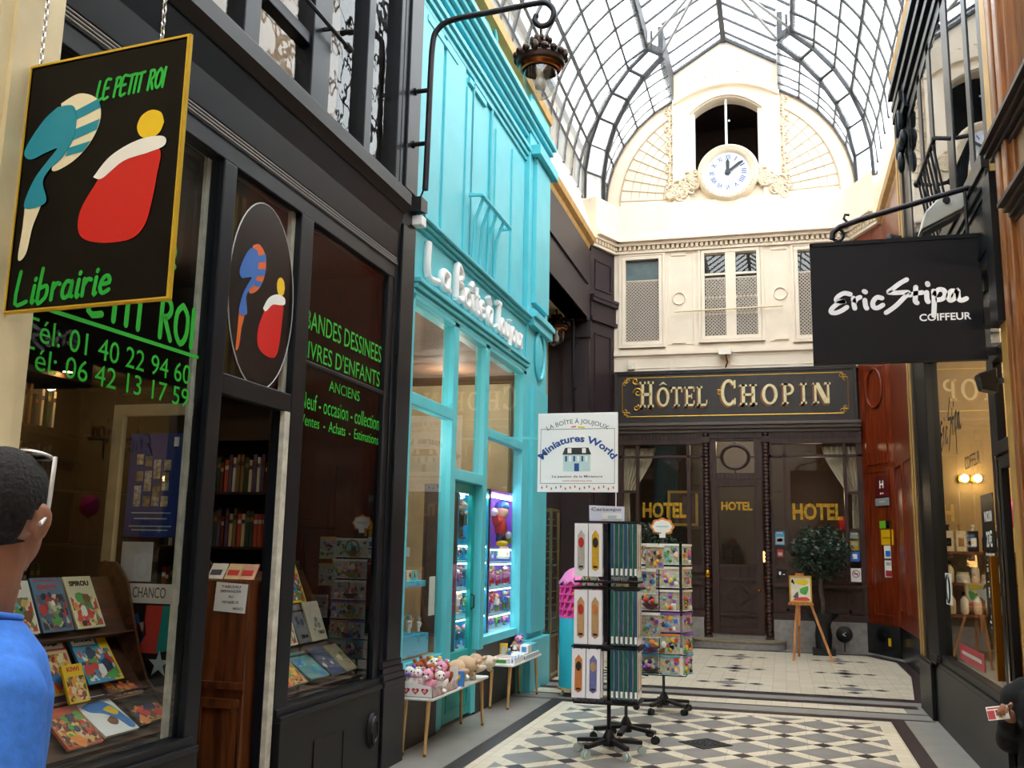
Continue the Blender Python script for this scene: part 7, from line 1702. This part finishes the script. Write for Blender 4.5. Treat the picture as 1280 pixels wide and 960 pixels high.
for j, z in enumerate(zs[1:5]):
    x = -4.5
    while x < -3.66:
        put(rr.randrange(8), (x, 6.38, z), 0, 'book standing in the bookcase seen through the bookshop doorway', 'books in the doorway bookcase'); x += .034
for j, z in enumerate(zs[2:6]):
    y = 3.3
    while y < 5.6:
        put(rr.randrange(8), (-4.94, y, z), PI/2, 'book standing in the bookcase along the inner bookshop wall', 'books in the inner bookcase'); y += .056
for k, (x, y, z, w, h, m) in enumerate(((-4.86, 3.5, 1.98, .2, .26, palette(3)), (-4.86, 4.0, 1.55, .22, .3, palette(1)), (-4.86, 4.3, 1.2, .24, .16, YEL), (-4.86, 4.9, 1.6, .2, .28, palette(0)))):
    lb = ('green', 'amber', 'yellow', 'red')[k]; t = thing('picture_book', '%s covered album facing out from the inner bookcase' % lb, 'book', (x, y, z)); MB().box(x, x+.01, y, y+w, z, z+h).build('cover', m, t)
    b = MB(); ms = []
    for q_ in range(6): ms.append(palette(rr.randrange(12))); b.ell((x+.011, y+w*rr.uniform(.2, .8), z+h*rr.uniform(.2, .8)), (.002, w*.12, h*.1), 8, 5, m=q_)
    b.build('cover_art', ms, t)
SPOT = mat('warm_spot', '#fff0d0', .4, var=0, emit='#ffd9a0', es=12)
for k in range(5):
    y = 3.2+.6*k; t = thing('spot_lamp', 'small warm spot over the inner bookcase of the bookshop', 'lamp', (-4.85, y, 2.72), 0, 'spots over the inner bookcase'); MB().lathe([(.035, 0), (.04, .05), (.02, .06)], (-4.85, y, 2.72), 14).build('housing', IRON, t, smooth=40); MB().lathe([(.03, -.002), (.0, -.002)], (-4.85, y, 2.721), 14).build('bulb', SPOT, t)
# ------------------------------------------------------------------ before the hotel
EZL = wood('easel_wood', '#a8642c', '#cf8a4a', .4)
t = thing('easel', 'light wooden tripod easel standing before the hotel window', 'easel', (.3, 15.2, 0))
for a, c in (((.11, 15.1, 0), (.215, 15.25, 1.2)), ((.66, 15.1, 0), (.25, 15.25, 1.2)), ((.2, 15.75, 0), (.23, 15.3, 1.15))): MB().bar(a, c, .035, .022, (0, 1, 0)).build('leg', EZL, t)
b = MB(); b.box(.06, .42, 15.13, 15.2, .8, .83); b.box(.16, .22, 15.18, 15.22, .5, .82); b.box(.17, .29, 15.2, 15.26, 1.2, 1.26); b.build('tray_and_clamp', EZL, t)
t = thing('painting', 'small gold framed bright painting on the wooden easel', 'painting', (.24, 15.15, .835))
v = Vector((0, .06, 1)).normalized(); b = MB(); frame(b, (.08, 15.165, .835), X3, v, .32, .39, .02, .02); b.build('frame', GILT, t)
b = MB(); q = lambda x, z, k=0: Vector((.08, 15.163, .835))+X3*x+v*z-Y3*k
b.prism([q(.02, .02), q(.3, .02), q(.3, .37), q(.02, .37)], (0, .006, 0)); b.build('canvas', mat('canvas_ivory', '#efe8cc', .6, var=.08, scale=12), t)
for nm_, pts, m in (('yellow_patch', [(.06, .3), (.2, .34), (.28, .3), (.2, .25)], YEL), ('dark_patch', [(.03, .3), (.08, .26), (.05, .34)], BLK), ('green_patch', [(.15, .2), (.27, .24), (.24, .12), (.16, .14)], palette(3)), ('grey_patch', [(.05, .08), (.12, .16), (.12, .05)], GREYP), ('pink_patch', [(.04, .03), (.28, .03), (.24, .08), (.1, .07)], palette(0))):
    MB().prism(catmull([q(a, c, .003) for a, c in pts+[pts[0]]], 4)[:-1], (0, .002, 0)).build(nm_, m, t)
LEAF = mat('dark_laurel_leaf', '#2c4230', .45, var=.35, scale=3, coat=.3)
def tree(label, x, y, r, zc, seed, pedestal=True):
    rr = random.Random(seed); t = thing('potted_tree', label, 'potted tree', (x, y, 0))
    b = MB()
    for k in range(3200):
        d = Vector((rr.gauss(0, 1), rr.gauss(0, 1), rr.gauss(0, 1))).normalized(); lump = 1+.1*math.sin(d.x*7+seed)*math.sin(d.y*6)+.08*math.sin(d.z*9)
        c = Vector((x, y, zc))+Vector((d.x*r, d.y*r*.9, d.z*r*.92))*lump*(rr.random()**.28)
        a = Vector((rr.gauss(0, 1), rr.gauss(0, 1), rr.gauss(0, .6)-.2)).normalized(); s = a.orthogonal().normalized(); s = Matrix.Rotation(rr.uniform(0, 6), 3, a) @ s; L_ = rr.uniform(.05, .085)
        b.add([c, c+a*L_*.5+s*L_*.24, c+a*L_, c+a*L_*.5-s*L_*.24], [(0, 1, 2, 3)])
    b.build('foliage', LEAF, t)
    b = MB(); b.tube(catmull([(x, y, .62), (x+.01, y, .8), (x-.015, y, 1.0), (x, y, zc-.1)], 4), [.04]*13 if False else .035, 10)
    for k in range(9):
        a = rr.uniform(0, 6.3); b.tube([(x, y, zc-.25), (x+.3*math.cos(a)*r, y+.3*math.sin(a)*r, zc), (x+.75*math.cos(a)*r, y+.7*math.sin(a)*r, zc+rr.uniform(-.1, .5)*r)], [.02, .012, .004], 6)
    b.build('trunk', mat('grey_bark', '#5a5248', .8, var=.2, scale=20), t, smooth=50)
    b = MB(); b.lathe([(.12, .1), (.13, .3), (.11, .45), (.14, .52), (.22, .58), (.235, .64), (.2, .64), (.19, .6), (0, .6)], (x, y, 0), 28); b.box(x-.17, x+.17, y-.17, y+.17, 0, .1); b.build('urn', mat('black_cast_iron', '#17181a', .45, var=.15), t, smooth=40)
    b = MB(); b.ell((x, y, .6), (.18, .18, .035), 14, 6); b.build('soil', mat('potting_soil', '#2a2018', .9, var=.3, scale=30), t, smooth=60)
    return t
tree('round-headed dark green potted tree in a black urn behind the easel', .58, 16.2, .46, 1.56, 3)
tree('dark green potted tree left of the hotel door, half hidden by the racks', -2.1, 16.2, .46, 1.56, 4)
t = thing('balloon', 'small red balloon inside the right hotel window', 'balloon', (1.0, 17.25, 2.06)); b = MB(); b.ell((.99, 17.25, 2.06), (.085, .07, .13), 18, 12); b.build('bulb', mat('red_balloon', '#d8141c', .25, var=0), t, smooth=80); MB().tube([(.99, 17.25, 1.93), (.98, 17.25, 1.3)], .003, 5).build('string', WHT, t)
t = thing('hydrant_outlet', 'round black outlet with white marks on the hotel stone base', 'outlet', (.9, HY-.06, .27)); MB().lathe([(0, .06), (.07, .06), (.12, .04), (.13, 0), (0, 0)], (.93, HY-.06, .27), 28, axis=AF).build('disc', mat('matt_black_iron', '#121314', .5, var=.1), t, smooth=40)
b = MB(); b.bar((.9, HY-.122, .27), (.95, HY-.122, .3), .012, .004, (0, 1, 0)); b.bar((.9, HY-.122, .27), (.95, HY-.122, .245), .012, .004, (0, 1, 0)); b.build('mark', WHT, t); MB().tube([(.93, HY-.08, .14), (.93, HY-.08, .0)], .012, 8).build('pipe', STEEL, t)
# ------------------------------------------------------------------ people
SKIN = mat('skin_warm', '#a5735a', .55, var=.05, scale=25)
def remesh(o, vox, sm=6):
    r = o.modifiers.new('fuse', 'REMESH'); r.mode = 'VOXEL'; r.voxel_size = vox; r.use_smooth_shade = True
    s = o.modifiers.new('soften', 'SMOOTH'); s.iterations = sm; s.factor = .5; return o
def limb(b, pts, rad, n=12):
    b.tube(pts, rad, n)
    for p, r in zip(pts, rad): b.ell(p, r*.99, 12, 8)
def hand(b, w, d, side, nrm, curl=.5, s=1):
    """palm and five fingers; d points from wrist to fingers, nrm out of the palm, side towards the thumb"""
    w, d, side, nrm = Vector(w), Vector(d).normalized(), Vector(side).normalized(), Vector(nrm).normalized()
    R = Matrix((side, nrm, d)).transposed()
    b.ell(w+d*.045*s, (.038*s, .016*s, .052*s), 12, 8, R=R)
    for k, L in enumerate((.068, .078, .073, .056)):
        p = w+d*.082*s+side*(.028-.0185*k)*s; pts = [p-d*.03*s, p]; a = 0
        for q, f in enumerate((.45, .32, .25)):
            a += curl*(.5+.4*q); p = p+(d*math.cos(a)+nrm*math.sin(a))*L*f*s; pts.append(p)
        limb(b, pts, [.009*s, .009*s, .0085*s, .008*s, .0065*s], 8)
    p = w+d*.025*s+side*.032*s
    limb(b, [p-side*.01*s, p+side*.02*s+d*.02*s+nrm*.01*s, p+side*.028*s+d*.045*s+nrm*.02*s, p+side*.022*s+d*.065*s+nrm*.028*s], [.013*s, .011*s, .01*s, .008*s], 8)
def headparts(b, c, R=None, s=1):
    R = R or Matrix.Identity(3); c = Vector(c)
    E_ = lambda x, y, z, r, Q=None: b.ell(c+R @ Vector((x*s, y*s, z*s)), tuple(q*s for q in r), 18, 12, R=(R @ Q) if Q else R)
    E_(0, -.012, .03, (.074, .094, .09)); E_(0, .03, -.035, (.058, .062, .072)); E_(0, .055, -.085, (.032, .03, .024)); E_(0, .05, .02, (.06, .045, .05))
    b.tube([c+R @ Vector((0, .09*s, .018*s)), c+R @ Vector((0, .106*s, -.012*s)), c+R @ Vector((0, .1*s, -.024*s))], [.008*s, .013*s, .012*s], 8)
    E_(0, .088, -.03, (.017, .014, .01)); E_(0, .083, -.054, (.024, .014, .006)); E_(0, .082, -.064, (.02, .014, .007))
    E_(0, .076, .03, (.05, .018, .012))
    for q in (-1, 1):
        E_(q*.03, .08, -.012, (.017, .012, .012))
        E_(q*.074, -.008, -.012, (.011, .02, .033), Matrix.Rotation(-q*.3, 3, 'Z')); E_(q*.082, -.016, -.004, (.007, .019, .028), Matrix.Rotation(-q*.5, 3, 'Z'))
def eyes(par, c, R=None, s=1):
    R = R or Matrix.Identity(3); c = Vector(c); b = MB()
    for q in (-1, 1): b.ell(c+R @ Vector((q*.03*s, .088*s, .0)), .0085*s, 10, 8, m=0); b.ell(c+R @ Vector((q*.03*s, .0945*s, .0)), .004*s, 8, 6, m=1); 
    b.build('eyes', [WHT, BLK], par, smooth=80)
    b = MB()
    for q in (-1, 1): b.tube([c+R @ Vector((q*.014*s, .093*s, .026*s)), c+R @ Vector((q*.03*s, .092*s, .031*s)), c+R @ Vector((q*.05*s, .078*s, .025*s))], [.004, .005, .003], 6)
    b.build('eyebrows', HAIR, par, smooth=60)
HAIR = mat('short_dark_hair', '#1d1613', .85, var=.35, scale=120, bump=.6)
def haircap(par, c, keep, grow=1.07, R=None, s=1, name='hair'):
    R = R or Matrix.Identity(3); c = Vector(c); nu, nv = 48, 32; b = MB(); V = []
    rad = (.074*grow, .094*grow, .09*grow)
    for i in range(nv+1):
        t = PI*i/nv
        for j in range(nu):
            a = 2*PI*j/nu; p = Vector((rad[0]*math.sin(t)*math.cos(a), -.012+rad[1]*math.sin(t)*math.sin(a), .03-rad[2]*math.cos(t)))
            if p.z < -.01: p.x *= 1-.9*(-.01-p.z); p.y = p.y*(1-1.5*(-.01-p.z)) if p.y < 0 else p.y
            V.append(p)
    fs = []
    for i in range(nv):
        for j in range(nu):
            f = (i*nu+j, i*nu+(j+1) % nu, (i+1)*nu+(j+1) % nu, (i+1)*nu+j)
            if all(keep(V[k]) for k in f): fs.append(f)
    b.add([c+R @ (p*s) for p in V], fs); o = b.build(name, HAIR, par, smooth=80)
    m_ = o.modifiers.new('thick', 'SOLIDIFY'); m_.thickness = .007*s; m_.offset = -1; return o
# man at the left edge, seen from behind
p = thing('person', 'person with cropped dark hair and bright blue T-shirt seen from behind at the left edge', 'person')
hc = (0, .0, 1.59); RL = Matrix.Rotation(.85, 3, 'Z')
b = MB(); headparts(b, hc, RL)
limb(b, [(0, -.03, 1.33), (0, -.022, 1.42), (0, -.005, 1.53)], [.066, .058, .055])
b.lathe([(.06, .86), (.145, .88), (.15, .98), (.14, 1.08), (.15, 1.22), (.15, 1.29), (.09, 1.36), (.05, 1.4)], (0, -.01, 0), 24, sy=.62)
for q in (-1, 1):
    limb(b, [(q*.14, -.012, 1.3), (q*.205, -.02, 1.06), (q*.21, .06, .84)], [.045, .04, .03])
    hand(b, (q*.21, .065, .825), (0, .25, -1), (-q*.3, 1, .2), (-q, 0, 0), .35)
    limb(b, [(q*.09, 0, .9), (q*.1, .01, .5), (q*.1, -.02, .1)], [.085, .058, .042]); limb(b, [(q*.1, -.04, .045), (q*.105, .12, .035)], [.04, .035])
remesh(b.build('body', SKIN, p), .0055, 4)
haircap(p, hc, lambda v: (v.y < .02 and v.z > -.075+.3*max(0, v.y+.07) and not (abs(v.x) > .05 and -.035 < v.y < .012 and v.z < .024)) or (v.y < .05 and v.z > .005) or (v.z > .05 and v.y < .07) or (.0 < v.y < .03 and v.z > -.035 and abs(v.x) > .05), 1.07, RL)
eyes(p, hc, RL)
TS = mat('royal_blue_cotton', '#3f7fe0', .85, var=.08, scale=60, bump=.15)
b = MB(); b.lathe([(.17, .82), (.172, .95), (.168, 1.08), (.176, 1.2), (.178, 1.28), (.15, 1.35), (.1, 1.395), (.074, 1.415), (.05, 1.41)], (0, -.012, 0), 32, sy=.68)
for q in (-1, 1): limb(b, [(q*.11, -.012, 1.325), (q*.155, -.014, 1.29), (q*.195, -.018, 1.17), (q*.21, -.018, 1.07)], [.062, .072, .067, .068], 16)
remesh(b.build('t_shirt', TS, p), .009, 5)
b = MB(); b.tube([(.073*math.cos(a*PI/12), -.014+.058*math.sin(a*PI/12), 1.417-.01*math.sin(a*PI/12)) for a in range(25)], .008, 8); b.build('collar', TS, p, smooth=60)
b = MB()
for q in (-1, 1): limb(b, [(q*.085, 0, .9), (q*.1, .01, .5), (q*.1, -.02, .09)], [.1, .072, .06], 16)
b.ell((0, -.01, .93), (.165, .11, .1), 16, 10)
remesh(b.build('jeans', mat('dark_denim', '#26324a', .85, var=.1, scale=40), p), .012, 4)
b = MB()
for q in (-1, 1): limb(b, [(q*.1, -.05, .045), (q*.105, .05, .045), (q*.108, .15, .035)], [.048, .05, .04])
b.build('shoes', mat('grey_shoes', '#55565a', .7, var=.05), p, smooth=60)
g = MB()
for q in (-1, 1):
    g.T = Matrix.Translation(Vector(hc)) @ RL.to_4x4() @ Matrix.Translation(Vector((0, 0, -1.59))); g.tube(catmull([(q*.083, -.03, 1.575), (q*.085, -.01, 1.6), (q*.084, .0, 1.66), (q*.08, .012, 1.7)], 4), .0045, 6)
    g.tube([(q*.04+.034*math.cos(a*PI/10), .012+.03*math.sin(a*PI/10)*.5, 1.7+.0-.03*math.sin(a*PI/10)*.2-(abs(q*.04+.034*math.cos(a*PI/10))**2)*1.3+.006) for a in range(21)], .003, 6)
g.tube([(-.01, .02, 1.708), (.01, .02, 1.708)], .003, 6)
sg = g.build('sunglasses', mat('white_spectacle_frame', '#d9d6d2', .3, metal=.3, var=0), p, smooth=60)
b = MB(); b.T = g.T
for q in (-1, 1): b.ell((q*.04, .014, 1.703-.002), (.032, .014, .006), 14, 6)
b.build('dark_lenses', mat('dark_lens', '#181414', .1, var=0), sg, smooth=80)
local(p, (-1.372, 1.455, 0), -.55)
# seated visitor at the right edge
p2 = thing('person', 'person in black seated at the right edge holding a small red and white leaflet', 'person')
hc = (0, .06, 1.17); RH = Matrix.Rotation(-.35, 3, 'X')
b = MB(); headparts(b, hc, RH)
limb(b, [(0, .0, .96), (0, .02, 1.04), (0, .04, 1.12)], [.062, .055, .052])
b.lathe([(.05, .42), (.15, .46), (.14, .6), (.15, .8), (.155, .9), (.09, .98), (.05, 1.0)], (0, -.02, 0), 24, sy=.62)
limb(b, [(.16, -.01, .93), (.2, .0, .7), (.15, .16, .84)], [.05, .04, .028]); hand(b, (.15, .165, .845), (.1, 1, .35), (-.6, .3, .8), (-.9, .2, -.5), .7, .95)
limb(b, [(-.16, -.01, .93), (-.2, .06, .68), (-.08, .26, .6)], [.05, .04, .028]); hand(b, (-.08, .265, .6), (.5, 1, -.1), (.8, -.3, .3), (0, 0, -1), .4, .95)
for q in (-1, 1):
    limb(b, [(q*.09, .0, .5), (q*.11, .4, .49), (q*.11, .4, .1)], [.08, .055, .04]); limb(b, [(q*.11, .38, .045), (q*.115, .52, .035)], [.038, .032])
remesh(b.build('body', SKIN, p2), .0055, 4)
eyes(p2, hc, RH)
haircap(p2, hc, lambda v: (v.y < .0 and v.z > -.09) or (v.z > .05 and v.y < .07) or (v.y < .03 and v.z > 0), 1.13, RH)
BLKC = mat('black_wool_coat', '#121215', .9, var=.15, scale=50)
b = MB(); b.lathe([(.17, .42), (.19, .5), (.175, .65), (.18, .82), (.175, .92), (.12, .985), (.07, 1.015), (.05, 1.01)], (0, -.02, 0), 28, sy=.72)
limb(b, [(.13, -.01, .94), (.175, -.01, .9), (.215, .0, .7), (.17, .12, .8)], [.06, .068, .06, .045]); limb(b, [(-.13, -.01, .94), (-.175, -.01, .9), (-.215, .05, .68), (-.11, .22, .61)], [.06, .068, .06, .045])
for q in (-1, 1): limb(b, [(q*.09, .0, .52), (q*.11, .36, .5)], [.1, .085])
remesh(b.build('coat', BLKC, p2), .01, 5)
b = MB()
for q in (-1, 1): limb(b, [(q*.11, .4, .49), (q*.11, .4, .12)], [.068, .055])
remesh(b.build('trousers', mat('black_trousers', '#17171a', .85, var=.1), p2), .012, 3)
b = MB()
for q in (-1, 1): limb(b, [(q*.11, .37, .045), (q*.115, .46, .045), (q*.115, .53, .035)], [.045, .046, .036])
b.build('shoes', BPLASTIC, p2, smooth=60)
local(p2, (1.19, 5.1, 0), math.radians(149.5))
t = thing('leaflet', 'small white and red leaflet held by the seated person at the right edge', 'leaflet')
b = MB(); b.box(-.045, .045, -.001, .001, -.03, .03); b.build('sheet', WHT, t); b = MB(); b.box(-.043, -.012, -.0018, -.001, -.026, .012); b.build('red_print', STK[3], t); MB().box(-.008, .03, -.0018, -.001, -.012, .012).build('dark_print', BLK, t); MB().box(-.04, .04, -.0018, -.001, .018, .024).build('red_line', STK[3], t)
t.location = (.92, 4.97, .855); t.rotation_euler = (-.3, -.2, -.25)
t = thing('folding_chair', 'thin black metal chair under the seated person at the right edge', 'chair')
b = MB(); b.box(-.2, .2, -.2, .2, .4, .42); b.build('seat', BPLASTIC, t, bevel=.008)
for q in (-1, 1):
    MB().tube([(q*.21, .24, 0), (q*.2, -.16, .8)], .011, 8).build('leg', IRON, t); MB().tube([(q*.21, -.28, 0), (q*.2, .18, .42)], .011, 8).build('leg', IRON, t)
MB().box(-.2, .2, -.19, -.165, .62, .8).build('backrest', BPLASTIC, t, bevel=.006)
local(t, (1.19+.02, 5.1+.03, 0), math.radians(149.5))
